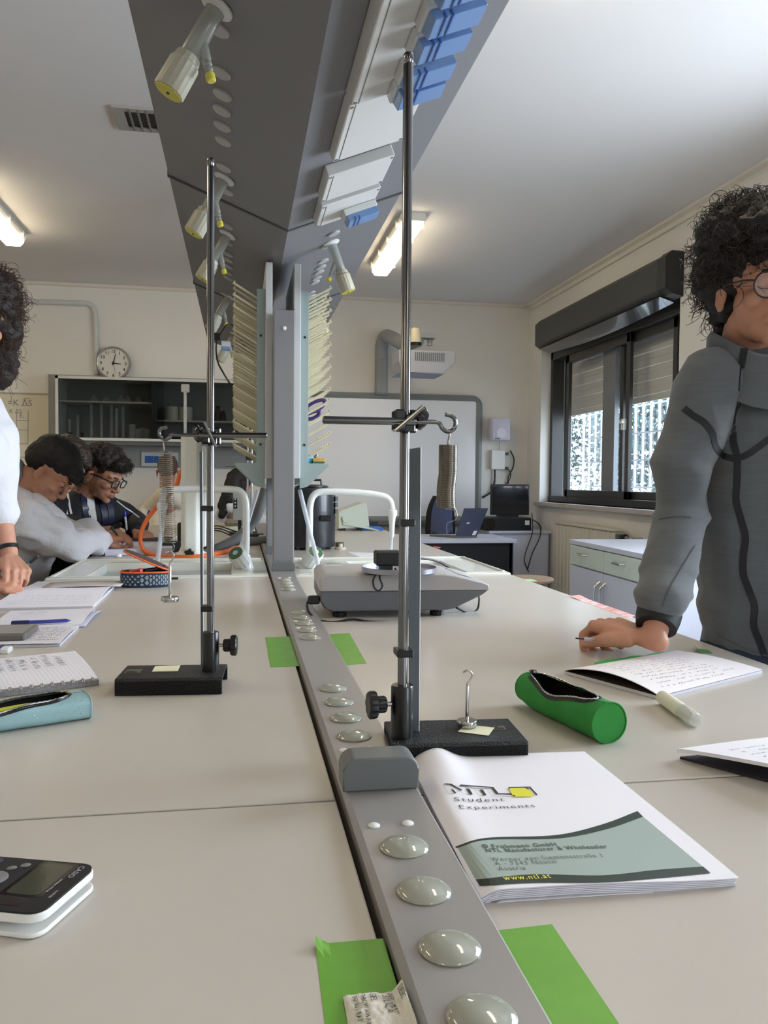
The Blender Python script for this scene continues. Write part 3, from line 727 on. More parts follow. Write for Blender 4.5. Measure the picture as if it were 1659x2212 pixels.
cable([ony(1149, 1108, yq), ony(1150, 1150, yq), ony(1133, 1205, yq), ony(1142, 1236, yq)], .004, 'cable', 'straight black cable hanging down the front of the pale corner cabinet')

# teacher's desk, laptop, chair
dy0, dy1 = 6.05, 6.70
dz_ = .72
dx1 = ony(1117, 1166, dy0).x; dz_ = ony(1000, 1166, dy0).z
t = thing('teacher_desk', 'desk with a pale lilac top and black front panel before the whiteboard', 'desk', (1.3, 6.3, 0))
MB().box((.40, dy0, dz_-.028), (dx1, dy1, dz_)).build('desktop', M_lilac, t, bevel=.003)
MB().box((.45, dy0+.03, .12), (dx1-.03, dy0+.05, dz_-.03)).build('modesty_panel', mat('desk_black', (26, 27, 32), .55), t)
for x in (.45, dx1-.05): MB().box((x, dy0+.03, 0), (x+.03, dy1-.05, dz_-.03)).build('side_panel', mat('desk_black', (26, 27, 32), .55), t)
yl = 6.22
a = ony(985, 1153, yl); b = ony(1032, 1153, yl)
t = thing('laptop', 'open dark blue laptop on the desk, seen from behind', 'laptop', (a.x, yl+.1, dz_))
lz = dz_
q = [ony(984, 1154, yl), ony(1030, 1152, yl), ony(1055, 1098, yl+.02), ony(1003, 1098, yl+.02)]
for i in (0, 1): q[i].z = lz+.012
n_ = (q[1]-q[0]).cross(q[3]-q[0]).normalized()*.008
lid = MB().add(q+[v-n_ for v in q], [(0, 1, 2, 3), (7, 6, 5, 4), (0, 4, 5, 1), (1, 5, 6, 2), (2, 6, 7, 3), (3, 7, 4, 0)]).build('lid', mat('laptop_blue', (38, 48, 78), .4), t, bevel=.003)
kb = [V(q[0].x, yl-.0, lz), V(q[1].x, yl, lz), V(q[1].x-.16, yl+.22, lz), V(q[0].x-.16, yl+.22, lz)]
MB().add(kb+[v+V(0, 0, .014) for v in kb], [(3, 2, 1, 0), (4, 5, 6, 7), (0, 1, 5, 4), (1, 2, 6, 5), (2, 3, 7, 6), (3, 0, 4, 7)]).build('keyboard_base', M_capgrey, t)
def lidpt(u, v): return q[0]*(1-u)*(1-v)+q[1]*u*(1-v)+q[2]*u*v+q[3]*(1-u)*v-(n_*0)+V(0, -.002, .001)
MB().add([lidpt(.30, .45), lidpt(.42, .45), lidpt(.45, .5), lidpt(.33, .5)], [(0, 1, 2, 3)]).build('logo', M_white, lid)
MB().add([lidpt(.74, .05), lidpt(.9, .05), lidpt(.92, .2), lidpt(.76, .2)], [(0, 1, 2, 3)]).build('sticker', M_white, lid)
c = ony(958, 1110, 6.85)
t = thing('office_chair', 'black and grey plastic office chair behind the desk and laptop', 'chair', (c.x, 6.95, 0))
def bk(u, v, o=0):
    zz = .60+.50*v; w_ = .135*(1-.45*abs(2*v-1)**2.5)*(1 if v < .5 else .95); return V(c.x+(2*u-1)*w_, 6.86+o+.05*(2*u-1)**2+.04*math.sin(v*3), zz)
MB().grid(lambda u, v: bk(u, v), 12, 14).grid(lambda u, v: bk(u, v, .035), 12, 14).build('backrest', M_black, t, smooth=True)
MB().grid(lambda u, v: bk(.12+.76*u, .06+.88*v, -.02), 12, 14).build('back_shell', mat('chair_blue_grey', (84, 94, 128), .5), t, smooth=True)
rr = MB()
for k in range(3): rr.tube([bk(.18+.64*j/8, .22+.07*k-.05*math.sin(PI*j/8), -.026) for j in range(9)], .006, 6)
rr.build('ribs', M_black, t)
MB().ell((c.x, 7.06, .47), (.24, .23, .045)).build('seat', M_black, t, smooth=True)
MB().cyl((c.x, 7.06, .08), (c.x, 7.06, .45), .028).build('gas_column', M_black, t)
for k in range(5): a_ = k*2*PI/5; MB().tube([(c.x, 7.06, .10), (c.x+.26*math.cos(a_), 7.06+.26*math.sin(a_), .06)], [.025, .016], 8).ell((c.x+.26*math.cos(a_), 7.06+.26*math.sin(a_), .028), .028, nu=12, nv=8).build('leg', M_black, t)
cable([ony(961, 1099, 6.75), ony(984, 1104, 6.75), ony(984, 1122, 6.75), ony(966, 1131, 6.7), V(ony(966, 1131, 6.6).x, 6.6, dz_+.004)], .004, 'wire', 'thin pale wire loop behind the spring, above the desk', mat('grey_wire', (150, 150, 158), .5), 'wire')

# drawer cabinet under the window, radiator
M_mint = mat('mint_drawer', (208, 218, 204), .45)
M_lt = mat('light_laminate', (206, 208, 220), .45)
ca = onz(1232, 1168, .90); cb = onz(1403, 1195, .90)
t = None
hz = .90
c00, c10 = onz(1231, 1165, hz), onz(1396, 1198, hz)      # front top corners, receding along the window wall
xf = (c00.x+c10.x)/2
ya_, yb_ = c10.y, c00.y
t = thing('drawer_cabinet', 'low white cabinet with two mint drawers and two doors beneath the window', 'cabinet', (xf+.2, (ya_+yb_)/2, 0))
def fpt(px, py): return onp(px, py, c00, (c10-c00).cross(V(0, 0, 1)))
e1 = (c10-c00); Lc = e1.length; e1.normalize(); e2 = e1.cross(V(0, 0, 1)); e2 = -e2 if e2.x < 0 else e2
if e2.y < 0 and False: e2 = -e2
DEP = .50
Mc = Matrix(((e1.x, e2.x, 0, c00.x), (e1.y, e2.y, 0, c00.y), (0, 0, 1, 0), (0, 0, 0, 1)))
MB().box((0, .02, .06), (Lc, DEP, hz-.025), Mc).build('body', M_lt, t, bevel=.002)
MB().box((-.01, 0, hz-.025), (Lc+.01, DEP+.01, hz), Mc).build('top', M_lt, t, bevel=.002)
zd = fpt(1231, 1218).z
for k in (0, 1):
    x0_, x1_ = .004+k*Lc/2, (k+1)*Lc/2-.004
    d_ = MB().box((x0_, .0, zd+.004), (x1_, .02, hz-.03), Mc).build('drawer', M_mint, t, bevel=.002)
    xm = (x0_+x1_)/2-.03; zz = (zd+hz)/2
    MB().tube([Mc @ V(xm-.05, 0, zz), Mc @ V(xm-.045, -.025, zz), Mc @ V(xm+.045, -.025, zz), Mc @ V(xm+.05, 0, zz)], .005, 8).build('handle', M_chrome, d_)
    o_ = MB().box((x0_, .0, .07), (x1_, .02, zd-.004), Mc).build('door', M_lt, t, bevel=.002)
    xh = Lc/2+(-.035 if k == 0 else .035)
    MB().tube(spline([Mc @ V(xh, 0, zd-.05), Mc @ V(xh, -.03, zd-.08), Mc @ V(xh, -.035, zd-.15), Mc @ V(xh, -.03, zd-.21), Mc @ V(xh, 0, zd-.235)], 4), .006, 8).build('handle', M_chrome, o_)
MB().box((.02, .04, 0), (Lc-.02, DEP-.02, .06), Mc).build('plinth', M_capgrey, t)
t = thing('radiator', 'cream panel radiator on the wall below the window', 'radiator', (2.65, 6.1, .2))
ra, rb = onx(1201, 1121, 2.60).y, onx(1332, 1139, 2.60).y
M_rad = mat('radiator_cream', (222, 217, 202), .45)
n_r = 15
for k in range(n_r):
    y = rb+(ra-rb)*(k+.5)/n_r; hw = (ra-rb)/n_r*.44
    MB().box((2.585, y-hw, .16), (2.665, y+hw, .885), bev=.012).build('radiator_section', M_rad, t)
MB().box((2.58, rb, .885), (2.67, ra, .90)).build('top_edge', M_rad, t, bevel=.003)
a = onx(1352, 1146, 2.62)
MB().lathe([(.026, 0), (.028, .01), (.022, .05), (.02, .055)], (2.62, rb-.10, .845), (0, 1, 0), 20, flute=8, fa=.05).build('valve_knob', M_black, t)
MB().lathe([(.014, 0), (.018, .01), (.012, .03), (.012, .06)], (2.62, rb-.10, .845), (0, -1, 0), 16).tube([(2.62, rb-.13, .845), (2.62, rb-.20, .845), (2.69, rb-.20, .845)], .011, 10).build('valve_pipe', M_chrome, t)
MB().box((2.59, rb-.05, .81), (2.66, rb, .87)).build('valve_body', M_capgrey, t, bevel=.004)
MB().lathe([(.03, 0), (.028, .006)], (2.695, rb-.20, .845), (-1, 0, 0), 18).build('wall_flange', M_white, t)
for y in (ra-.1, rb+.1): MB().box((2.60, y-.015, 0), (2.64, y+.015, .17)).build('foot', M_rad, t)
# stool
p = onz(1140, 1250, .62)
t = thing('stool', 'stool with a round pale wooden seat, just showing past the bench edge', 'stool', (p.x+.03, p.y, 0))
c = V(p.x+.0, p.y, 0)
MB().lathe([(.155, 0), (.165, .008), (.165, .02), (.155, .028), (.01, .028)], c+V(0, 0, .60), (0, 0, 1), 40).build('seat', mat('beech', (214, 188, 160), .45, var=.1, vscale=10, stretch=(1, 8, 8)), t, smooth='auto')
for k in range(4): a_ = PI/4+k*PI/2; MB().tube([c+V(.09*math.cos(a_), .09*math.sin(a_), .6), c+V(.2*math.cos(a_), .2*math.sin(a_), 0)], .012, 10).build('leg', M_capgrey, t)
MB().tube([c+V(.16*math.cos(k*PI/12), .16*math.sin(k*PI/12), .22) for k in range(24)], .007, 8, closed=True).build('foot_ring', M_capgrey, t)

# ------------------------------------------------------------ left part of the back wall
M_panel = mat('wall_panel_grey', (150, 152, 150), .6)
zc1, zc0 = ony(300, 956, Y1).z, ony(300, 1010, Y1).z
x_l, x_r = -1.62, .40
struct(MB().box((x_l, Y1-.03, zc0), (x_r, Y1-.001, ony(300, 815, Y1).z)).build('trim_4', M_panel))
# glass cabinet
cy0, cy1 = 7.02, 7.37
cz1, cz0 = ony(300, 816, cy0).z, ony(300, 953, cy0).z
cx0, cx1 = ony(119, 830, cy0).x, .42
M_cabw = mat('cabinet_edge', (206, 206, 200), .5); M_cabin = mat('cabinet_inside', (150, 152, 148), .6)
M_smoke = mat('smoked_glass', (120, 128, 128), .03, trans=1., ior=1.02, alpha=.42)
t = thing('wall_cabinet', 'long glass-fronted wall cabinet holding laboratory glassware', 'cabinet', ((cx0+cx1)/2, cy1, cz0))
T_ = .022
q = MB(); q.box((cx0, cy0, cz0), (cx1, cy1, cz0+T_)); q.box((cx0, cy0, cz1-T_), (cx1, cy1, cz1)); q.box((cx0, cy0, cz0), (cx0+T_, cy1, cz1)); q.box((cx1-T_, cy0, cz0), (cx1, cy1, cz1)); q.build('carcass', M_cabw, t)
MB().box((cx0+T_, cy1-.012, cz0+T_), (cx1-T_, cy1, cz1-T_)).build('back_panel', M_cabin, t)
xm = ony(322, 880, cy0).x+.02
MB().box((xm, cy0+.02, cz0+T_), (xm+.02, cy1-.012, cz1-T_)).build('divider', M_cabin, t)
zs1 = ony(230, 868, cy0+.12).z; zs2 = ony(400, 909, cy0+.12).z
MB().box((cx0+T_, cy0+.06, zs1-.014), (xm, cy1-.012, zs1)).build('shelf', M_cabw, t)
MB().box((xm+.02, cy0+.06, zs2-.014), (cx1-T_, cy1-.012, zs2)).build('shelf', M_cabw, t)
for k, (a, b, y) in enumerate(((cx0+T_, xm+.10, cy0+.012), (xm-.0, cx1-T_, cy0+.004))): MB().box((a, y, cz0+T_), (b, y+.005, cz1-T_)).build('glass_door', M_smoke, t)
MB().box((cx0+T_+.05, cy0+.008, cz1-T_-.07), (cx0+T_+.075, cy0+.012, cz1-T_-.03)).build('lock', M_black, t)
MB().box((cx0+.02, cy0+.03, cz0-.03), (cx1, cy1, cz0-.001)).build('under_rail', M_capgrey, t)
# contents
M_gl = mat('glassware', (226, 232, 232), .05, trans=.0, alpha=.2, spec=.8)
zf = cz0+T_; yb = cy0+.20
def cylinder_glass(x, h, r, z, label, nm='measuring_cylinder', grp='measuring cylinders in the wall cabinet'):
    m_ = MB().lathe([(r*1.9, 0), (r*1.9, .006), (r, .012), (r, h-.01), (r*1.25, h), (r*1.1, h), (r*.85, h-.01), (r*.85, .014)], (x, yb, z), (0, 0, 1), 12)
    o = m_.build(nm, M_gl, None, smooth='auto', loc=(x, yb, z)); tag(o, label, nm.replace('_', ' '), grp)
for k, (px, h) in enumerate(((150, .16), (168, .20), (197, .31), (219, .30), (241, .29), (252, .26), (266, .28))):
    cylinder_glass(ony(px, 940, yb).x, h, .013, zf, ['short glass measuring cylinder at the left end of the cabinet floor', 'second measuring cylinder from the left in the cabinet', 'tallest measuring cylinder standing in the middle of the left cabinet half', 'tall measuring cylinder right of the tallest one', 'tall measuring cylinder, third from the right in its row', 'shorter measuring cylinder, second from the right in its row', 'measuring cylinder at the right end of its row'][k])
for k, px in enumerate((286, 299, 308, 317)):
    x = ony(px, 940, yb).x; h = (.13, .09, .10, .09)[k]
    o = MB().lathe([(.028, 0), (.028, h), (.025, h), (.025, .004)], (x, yb, zf), (0, 0, 1), 16).build('beaker', M_gl, None, smooth='auto', loc=(x, yb, zf))
    tag(o, ['tallest and leftmost beaker on the cabinet floor', 'low beaker just right of the tallest beaker', 'low beaker, second from the cabinet divider', 'low beaker closest to the cabinet divider'][k], 'beaker', 'beakers on the cabinet floor')
for k, px in enumerate((203, 231, 262, 276, 300)):
    x = ony(px, 865, yb).x
    o = MB().lathe([(.03, 0), (.03, .03), (.012, .045), (.012, .06), (.016, .062)], (x, yb, zs1), (0, 0, 1), 14).build('glass_flask', M_gl, None, smooth='auto', loc=(x, yb, zs1))
    tag(o, ['first small flask from the left on the cabinet shelf', 'second small flask from the left on the cabinet shelf', 'third small flask from the left on the cabinet shelf', 'fourth small flask from the left on the cabinet shelf', 'small flask at the right end of the cabinet shelf'][k], 'flask', 'small flasks on the cabinet shelf')
for k, px in enumerate((151, 178)):
    x = ony(px, 946, yb-.1).x
    o = MB().lathe([(.03, 0), (.03, .006), (.008, .01), (.008, .03), (.018, .034), (.018, .045)], (x, yb-.1, zf), (0, 0, 1), 14).build('tap_base', M_black, None, loc=(x, yb-.1, zf)); tag(o, ['small black stopper at the far left of the cabinet floor', 'small black stopper, second from the left of the cabinet floor'][k], 'stopper', 'black stoppers in the cabinet')
for k, px in enumerate((371, 401)):
    x = ony(px, 900, yb).x; hh = ony(371, 879, yb).z-zs2
    t2 = thing('white_jar', ['cream jar left of its twin on the right cabinet shelf', 'cream jar right of its twin, behind the thin white rod'][k], 'jar', (x, yb, zs2), 'cream jars in the cabinet')
    MB().lathe([(.056, 0), (.058, .004), (.058, hh-.01), (.054, hh), (.01, hh+.004)], (x, yb, zs2), (0, 0, 1), 24).build('jar_body', mat('jar_cream', (214, 212, 200), .3), t2, smooth='auto')
    MB().cyl((x-.03, yb, zs2+hh), (x-.03, yb, zs2+hh+.03), .004, n=8).build('peg', M_black, t2)
for k, (px, py, z_, h_, r_) in enumerate(((470, 905, zs2, .14, .03), (482, 905, zs2, .10, .025), (430, 946, zf, .07, .02), (466, 946, zf, .06, .03), (400, 946, zf, .05, .02))):
    x = ony(px, py, yb).x
    o = MB().lathe([(r_, 0), (r_, h_*.6), (r_*.6, h_*.75), (r_*.6, h_)], (x, yb, z_), (0, 0, 1), 14).build('dark_bottle', mat('brown_glass', (52, 50, 48), .2, alpha=.8), None, smooth='auto', loc=(x, yb, z_))
    tag(o, ['dark bottle on the right cabinet shelf just left of the drying rack', 'smaller dark bottle beside the rack on the right cabinet shelf', 'small dark bottle on the cabinet floor left of the stand clamp', 'small wide dark bottle on the cabinet floor right of the clamp', 'smallest dark bottle on the cabinet floor under the cream jars'][k], 'bottle', 'dark bottles in the right half of the cabinet')
# clock
c = ony(244, 784, 7.30); rc = (ony(282, 784, 7.30).x-c.x)
t = thing('wall_clock', 'round silver-rimmed wall clock standing above the glass cabinet', 'clock', c)
MB().lathe([(rc*.98, 0), (rc, .01), (rc, .03), (rc*.93, .04), (rc*.86, .034), (rc*.86, .02)], c+V(0, .05, 0), (0, -1, 0), 48, caps=False).build('rim', mat('clock_rim', (176, 176, 172), .25, metal=.6), t, smooth='auto')
MB().lathe([(rc*.9, 0), (rc*.9, .028), (.001, .028)], c+V(0, .05, 0), (0, -1, 0), 48).build('face', mat('clock_face', (216, 214, 206), .5), t)
M_ink = mat('ink', (30, 30, 32), .6)
for h in range(1, 13):
    a_ = PI/2-h*PI/6; p = c+V(rc*.70*math.cos(a_), .0205, rc*.70*math.sin(a_))
    text_mesh(str(h), rc*.26, M_ink, t, lambda x, y, p=p: p+V(x, 0, y-rc*.09), 'numeral', align='CENTER', bold=.0006)
def hand(ang, L_, w_, y): d = V(math.sin(R(ang)), 0, math.cos(R(ang))); e = V(d.z, 0, -d.x); b0 = c+V(0, y, 0)-d*L_*.2; MB().add([b0-e*w_, b0+e*w_, b0+d*L_*1.2+e*w_*.4, b0+d*L_*1.2-e*w_*.4], [(0, 1, 2, 3)]).build('hand', M_ink, t)
hand(14, rc*.58, .006, .017); hand(94, rc*.44, .007, .018); hand(168, rc*.62, .002, .016)
# cable conduit on the wall
yv = Y1-.026
o = MB().tube([ony(-60, 648, yv)]+spline([ony(60, 651, yv), ony(150, 654, yv), ony(188, 656, yv), ony(203, 668, yv), ony(207, 700, yv), ony(208, 760, yv), ony(209, 808, yv)], 5), .022, 12).build('cable_conduit', M_whitegrey, None, smooth=True, loc=ony(100, 652, yv)); tag(o, 'grey plastic conduit bending down the wall to the clock', 'conduit')
# sockets on the grey panel
a, b = ony(305, 976, Y1-.04), ony(385, 1008, Y1-.04)
t = thing('wall_socket', 'white wall socket plate with blue covers on the grey panel under the glass cabinet', 'socket', (a.x, Y1, b.z))
MB().box((a.x, Y1-.045, b.z), (b.x, Y1-.03, a.z), bev=.004).build('plate', M_whitegrey, t)
for k in range(3):
    u0 = a.x+.035+k*.078+(.03 if k == 2 else 0)
    MB().box((u0, Y1-.058, b.z+.03), (u0+.07, Y1-.045, a.z-.035), bev=.003).build('cover', mat('socket_blue', (34, 96, 168), .35), t)
# whiteboard behind the left boy, with table drawn on it
a, b = ony(-120, 844, Y1-.02), ony(118, 1010, Y1-.02)
t = thing('small_whiteboard', 'cream writing board with a faint hand-drawn table at the far left', 'board', (a.x, Y1, b.z))
MB().box((a.x, Y1-.02, b.z-.5), (b.x, Y1-.002, a.z)).build('surface', mat('old_board', (222, 214, 192), .5), t)
MB().box((a.x, Y1-.026, a.z-.012), (b.x, Y1-.019, a.z)).build('top_edge', mat('board_edge', (176, 170, 152), .5), t)
M_pen = mat('pen_marks', (128, 128, 124), .7); g = MB()
def wl_(p, q, w_=.003): P, Q = ony(*p, Y1-.0205), ony(*q, Y1-.0205); g.tube([P, Q], .0022, 5)
for (p, q) in (((35, 908), (64, 909)), ((22, 928), (62, 929)), ((22, 958), (60, 959)), ((22, 988), (58, 988)), ((36, 890), (36, 930)), ((61, 888), (60, 960)), ((50, 862), (66, 860))): wl_(p, q)
g.build('drawn_table', M_pen, t)
for s_, px, py, sz in (('=K \u0394S', 16, 876, .075), ('= K \u0394S', 8, 892, .05), ('E', 42, 902, .05), ('c', 50, 904, .03)):
    p = ony(px, py, Y1-.0215); text_mesh(s_, sz, M_pen, t, lambda x, y, p=p: p+V(x, 0, y), 'writing')
# ============================================================ RETORT STANDS
M_note = mat('sticky_note', (236, 234, 202), .7)
M_rule = mat('grey_rule', (92, 98, 104), .35, metal=.2)
def stand(FL, FR, rodxy, side, ztop, label, knob_px):
    """base plate, socket with knob, rod; side = +1 when the rod is at the plate's left end"""
    FL, FR = V(FL.x, FL.y, TZ), V(FR.x, FR.y, TZ)
    e = (FR-FL).normalized(); f = V(-e.y, e.x, 0); W_ = (FR-FL).length; D_ = .095; H = .026
    t = thing('retort_stand', label, 'stand', (rodxy[0], rodxy[1], TZ))
    M = Matrix(((e.x, f.x, 0, FL.x), (e.y, f.y, 0, FL.y), (0, 0, 1, TZ), (0, 0, 0, 1)))
    c = MB(); T_ = .003; pr = [(0, 0), (0, H-.004), (.003, H), (D_-.003, H), (D_, H-.004), (D_, 0), (D_-T_, 0), (D_-T_, H-T_), (T_, H-T_), (T_, 0)]
    c.prism(pr, 0, W_, lambda a, b, h: M @ V(h, a, b)); c.build('base_plate', M_hammer, t, bevel=.0012)
    p = V(rodxy[0], rodxy[1], TZ+H)
    MB().lathe([(.0135, 0), (.0135, .060), (.0125, .062), (.0065, .062)], p, (0, 0, 1), 32).build('socket', mat('black_paint', (10, 10, 12), .32, coat=.2), t, smooth='auto')
    MB().lathe([(.0058, 0), (.0058, ztop-p.z-.014), (.0052, ztop-p.z-.013), (.0052, ztop-p.z-.011), (.0058, ztop-p.z-.010), (.0058, ztop-p.z-.002), (.0045, ztop-p.z)], p, (0, 0, 1), 20).build('rod', M_rod, t, smooth='auto')
    k = p+V(0, 0, .040); d = V(-side, -.08, 0).normalized()
    MB().cyl(k+d*.012, k+d*.026, .0028, n=12).build('clamp_screw', M_chrome, t)
    MB().lathe([(.008, 0), (.0095, .002), (.0095, .010), (.0145, .012), (.0155, .014), (.0155, .020), (.013, .022)], k+d*.020, d, 40, flute=8, fa=.06).build('knob', M_black, t, smooth='auto')
    return t, M, p
FLr, FRr = onz(845, 1643), onz(1136, 1641); FLr = V(.1735, .905, .9); FRr = V(.3335, .894, .9)
tR, MR, pR = stand(FLr, FRr, (.190, .934), 1, 1.722, 'retort stand on the right of the metal strip, its rod reaching above everything', None)
tL, ML, pL = stand(V(-.187, 1.267, .9), V(-.027, 1.255, .9), (-.046, 1.305), -1, 1.727, 'retort stand on the left half of the bench with a sticky note on its base', None)
# maker's plates
for (M_, x0, y0, x1, y1, tt) in ((MR, .120, .045, .146, .060, tR), (ML, .006, .035, .030, .062, tL)):
    pl = MB().box((x0, y0, .026), (x1, y1, .0266), M_).build('maker_plate', mat('plate_metal', (120, 116, 104), .35, metal=.6), tt)
    MB().box((x0+.003, y0+.003, .0266), (x1-.003, y0+.008, .0269), M_).box((x0+.003, y0+.010, .0266), (x1-.008, y0+.013, .0269), M_).build('engraving', M_black, pl)
def stick(M_, x, y, a, nm_label, sz=(.038, .030)):
    c_, s_ = math.cos(a), math.sin(a)
    def f(u, v): q = V((u-.5)*sz[0], (v-.5)*sz[1], 0); return M_ @ V(x+q.x*c_-q.y*s_, y+q.x*s_+q.y*c_, .0268+.0012*u*v)
    o = MB().slab(f, 6, 6, .0004).build('sticky_note', M_note, None, loc=M_ @ V(x, y, .0262)); return tag(o, nm_label, 'note')
stick(MR, .108, .045, R(-28), 'pale yellow sticky note under the hooked weight on the right stand')
stick(ML, .067, .062, R(2), 'pale yellow sticky note with a pencil mark on the left stand base', (.040, .036))
# clamps, rods, hooks
def clamp(p, wing, label, s=1):
    t = thing('boss_clamp', label, 'clamp', p)
    MB().box(p+V(-.014, -.014, -.013), p+V(-.001, .012, .012), bev=.002).box(p+V(-.004, .004, -.014), p+V(.016, .016, .013), bev=.002).box(p+V(-.012, -.012, -.014), p+V(.010, -.006, .006), bev=.001).build('clamp_body', M_blackgl, t)
    q = p+V(.0, -.026, .0)
    MB().cyl(p+V(0, -.012, 0), q, .0035, n=12).build('screw', M_rod, t)
    w_ = Vector(wing).normalized()*.021
    MB().cyl(q-w_, q+w_, .0026, n=12).build('wing_bar', M_rod, t)
    k = p+V(.014*s, -.004, 0)
    MB().lathe([(.009, 0), (.012, .003), (.0125, .008), (.008, .012)], k+V(0, .004, .004), V(s, -.6, -.25), 30, flute=5, fa=.14).build('clamp_knob', M_blackgl, t, smooth='auto')
    return t
yR, yL = .934, 1.305
cR = ony(873, 908, yR); cL = ony(453, 941, yL)
clamp(V(.190, yR, cR.z), (.75, -.15, .66), 'black boss clamp halfway up the right stand rod')
clamp(V(-.046, yL, cL.z), (-.40, -.2, .85), 'black boss clamp on the left stand rod', -1)
def rodline(a, b, r=.0045): return MB().lathe([(r*.8, 0), (r, .001), (r, (b-a).length-.001), (r*.8, (b-a).length)], a, b-a, 16)
def hook_rod(pts, end_, label, r0=.0045, r1=.0026):
    t = thing('hook_rod', label, 'hook', pts[0])
    rodline(pts[0], pts[1], r0).build('rod', M_rod, t, smooth='auto')
    MB().tube([pts[1]]+spline(end_, 8), r1, 12).build('hook', M_rod, t, smooth=True)
    return t
yr = yR-.012
P = lambda px, py, y=yr: ony(px, py, y)
hook_rod([P(697, 907), P(900, 911)], [P(902, 912), P(925, 911), P(944, 912), P(950, 916), P(956, 926), P(966, 932), P(978, 929), P(984, 916), P(982, 905), P(974, 898), P(962, 895)], 'steel rod through the right clamp ending in a hook that holds the spring')
yl_ = yL-.012
P2 = lambda px, py, y=yl_: ony(px, py, y)
hook_rod([P2(577, 941), P2(430, 940)], [P2(428, 940), P2(400, 940), P2(372, 939), P2(366, 946), P2(357, 950), P2(348, 945), P2(344, 935), P2(348, 926), P2(356, 924), P2(361, 923)], 'steel rod through the left clamp ending in a hook that holds the long spring')
def coil(top, bot, r, wire, turns, wob=lambda t: (0, 0), seg=22, n=5):
    pts = []
    N = int(turns*seg)
    for i in range(N+1):
        t = i/N; a = 2*PI*turns*t; o = wob(t)
        pts.append(V(top.x+(bot.x-top.x)*t+r*math.cos(a)+o[0], top.y+(bot.y-top.y)*t+r*math.sin(a)+o[1], top.z+(bot.z-top.z)*t))
    return MB().tube(pts, wire, n)
M_wire = mat('spring_wire', (140, 134, 124), .22, metal=1.)
# right spring: closed coil
ts = P(968, 961); bs = P(967, 1097); rS = (P(988, 1000)-P(948, 1000)).length/2
t = thing('coil_spring', 'short tightly wound steel spring hanging from the right hook, unloaded', 'spring', ts)
coil(ts, bs, rS-.0006, .00062, 66, lambda t: (-.0022*max(0, math.sin((t-.45)*PI*1.5)) if t > .45 else 0, 0)).build('coil', M_wire, t, smooth=True)
MB().tube(spline([P(970, 933), P(971, 940), P(969, 950), P(968, 958), P(966, 964), P(974, 963)], 5), .0011, 8).build('top_loop', M_wire, t, smooth=True)
MB().tube(spline([bs+V(.008, 0, 0), P(985, 1104, yr), P(987, 1118, yr), P(976, 1128, yr)], 5), .0006, 6).build('bottom_loop', M_wire, t, smooth=True)
# left spring: stretched, carrying a weight
ts = P2(357, 975); bs = P2(365, 1172); rS = (P2(378, 1000)-P2(346, 1000)).length/2
t = thing('coil_spring', 'long stretched steel spring hanging from the left hook, carrying a weight', 'spring', ts)
coil(ts, bs, rS-.0006, .0006, 46, lambda t: (0, 0), n=5).build('coil', M_wire, t, smooth=True)
MB().tube(spline([P2(358, 948), P2(353, 955), P2(354, 968), P2(354, 974), P2(360, 976)], 5), .0010, 8).build('top_loop', M_wire, t, smooth=True)
MB().tube(spline([P2(372, 1172), P2(376, 1180), P2(374, 1190), P2(366, 1193), P2(362, 1190)], 5), .0008, 6).build('bottom_loop', M_wire, t, smooth=True)
def weight(top, base_top, n_disc, label, rd=.0135, hd=.008, hookside=-1):
    t = thing('slotted_weight', label, 'weight', base_top)
    MB().lathe([(.0018, 0), (.0022, .002), (.0022, (top-base_top).length*.66), (.0014, (top-base_top).length*.68)], base_top, V(0, 0, 1), 14).build('stem', M_chrome, t, smooth='auto')
    L_ = (top-base_top).length
    q = base_top+V(0, 0, L_*.66); s = hookside
    MB().tube(spline([q, q+V(0, 0, L_*.08), q+V(-s*.004, 0, L_*.16), q+V(-s*.006, 0, L_*.25), q+V(-s*.001, 0, L_*.33), q+V(s*.006, 0, L_*.29)], 6), .0012, 8).build('hook', M_chrome, t, smooth=True)
    for k in range(n_disc):
        MB().lathe([(rd*.96, 0), (rd, .0008), (rd, hd-.0008), (rd*.96, hd), (.002, hd)], base_top-V(0, 0, hd*(k+1)+.0004*k), (0, 0, 1), 36).build('disc', M_chrome, t, smooth='auto')
    return t
wz = TZ+.0278
wt = V(.2765, .957, wz+.0075); weight(ony(1012, 1447, .957), wt, 1, 'chrome hooked weight standing on the sticky note of the right stand', .0125, .0075)
wt2 = P2(367, 1289); weight(P2(362, 1190), wt2, 1, 'hooked chrome weight hanging below the stretched left spring', .0135, .0075)
# rules strapped to the rods
def rule(q, dep, name_label):
    """q: four pixels of the face (tl, tr, br, bl), at depth dep, with a real thickness"""
    v = [ony(a, b, dep) for a, b in q]; w_ = [p+V(.0, .0025, 0) for p in v]
    t = thing('rule', name_label, 'ruler', v[3])
    MB().add(v+w_, [(0, 1, 2, 3), (7, 6, 5, 4), (0, 4, 5, 1), (1, 5, 6, 2), (2, 6, 7, 3), (3, 7, 4, 0)]).build('blade', M_rule, t)
    e = MB().add([v[1], v[2], v[2]+V(.0009, .001, 0), v[1]+V(.0009, .001, 0)], [(0, 1, 2, 3)]); e.build('scale_edge', M_whitegrey, t)
    return t
rule([(883, 970), (909, 966), (905, 1588), (884, 1578)], .952, 'flat dark grey ruler strapped upright behind the right stand rod')
t2 = rule([(431, 975), (437, 975), (439, 1438), (434, 1438)], 1.335, 'thin ruler seen edge-on, strapped upright beside the left stand rod')
def strap(a, b, y, label):
    p, q = ony(a[0], a[1], y), ony(b[0], b[1], y)
    o = MB().box((p.x, y-.004, q.z), (q.x, y+.022, p.z), bev=.001).build('strap_clip', M_black, None, loc=p); tag(o, label, 'clip', None)
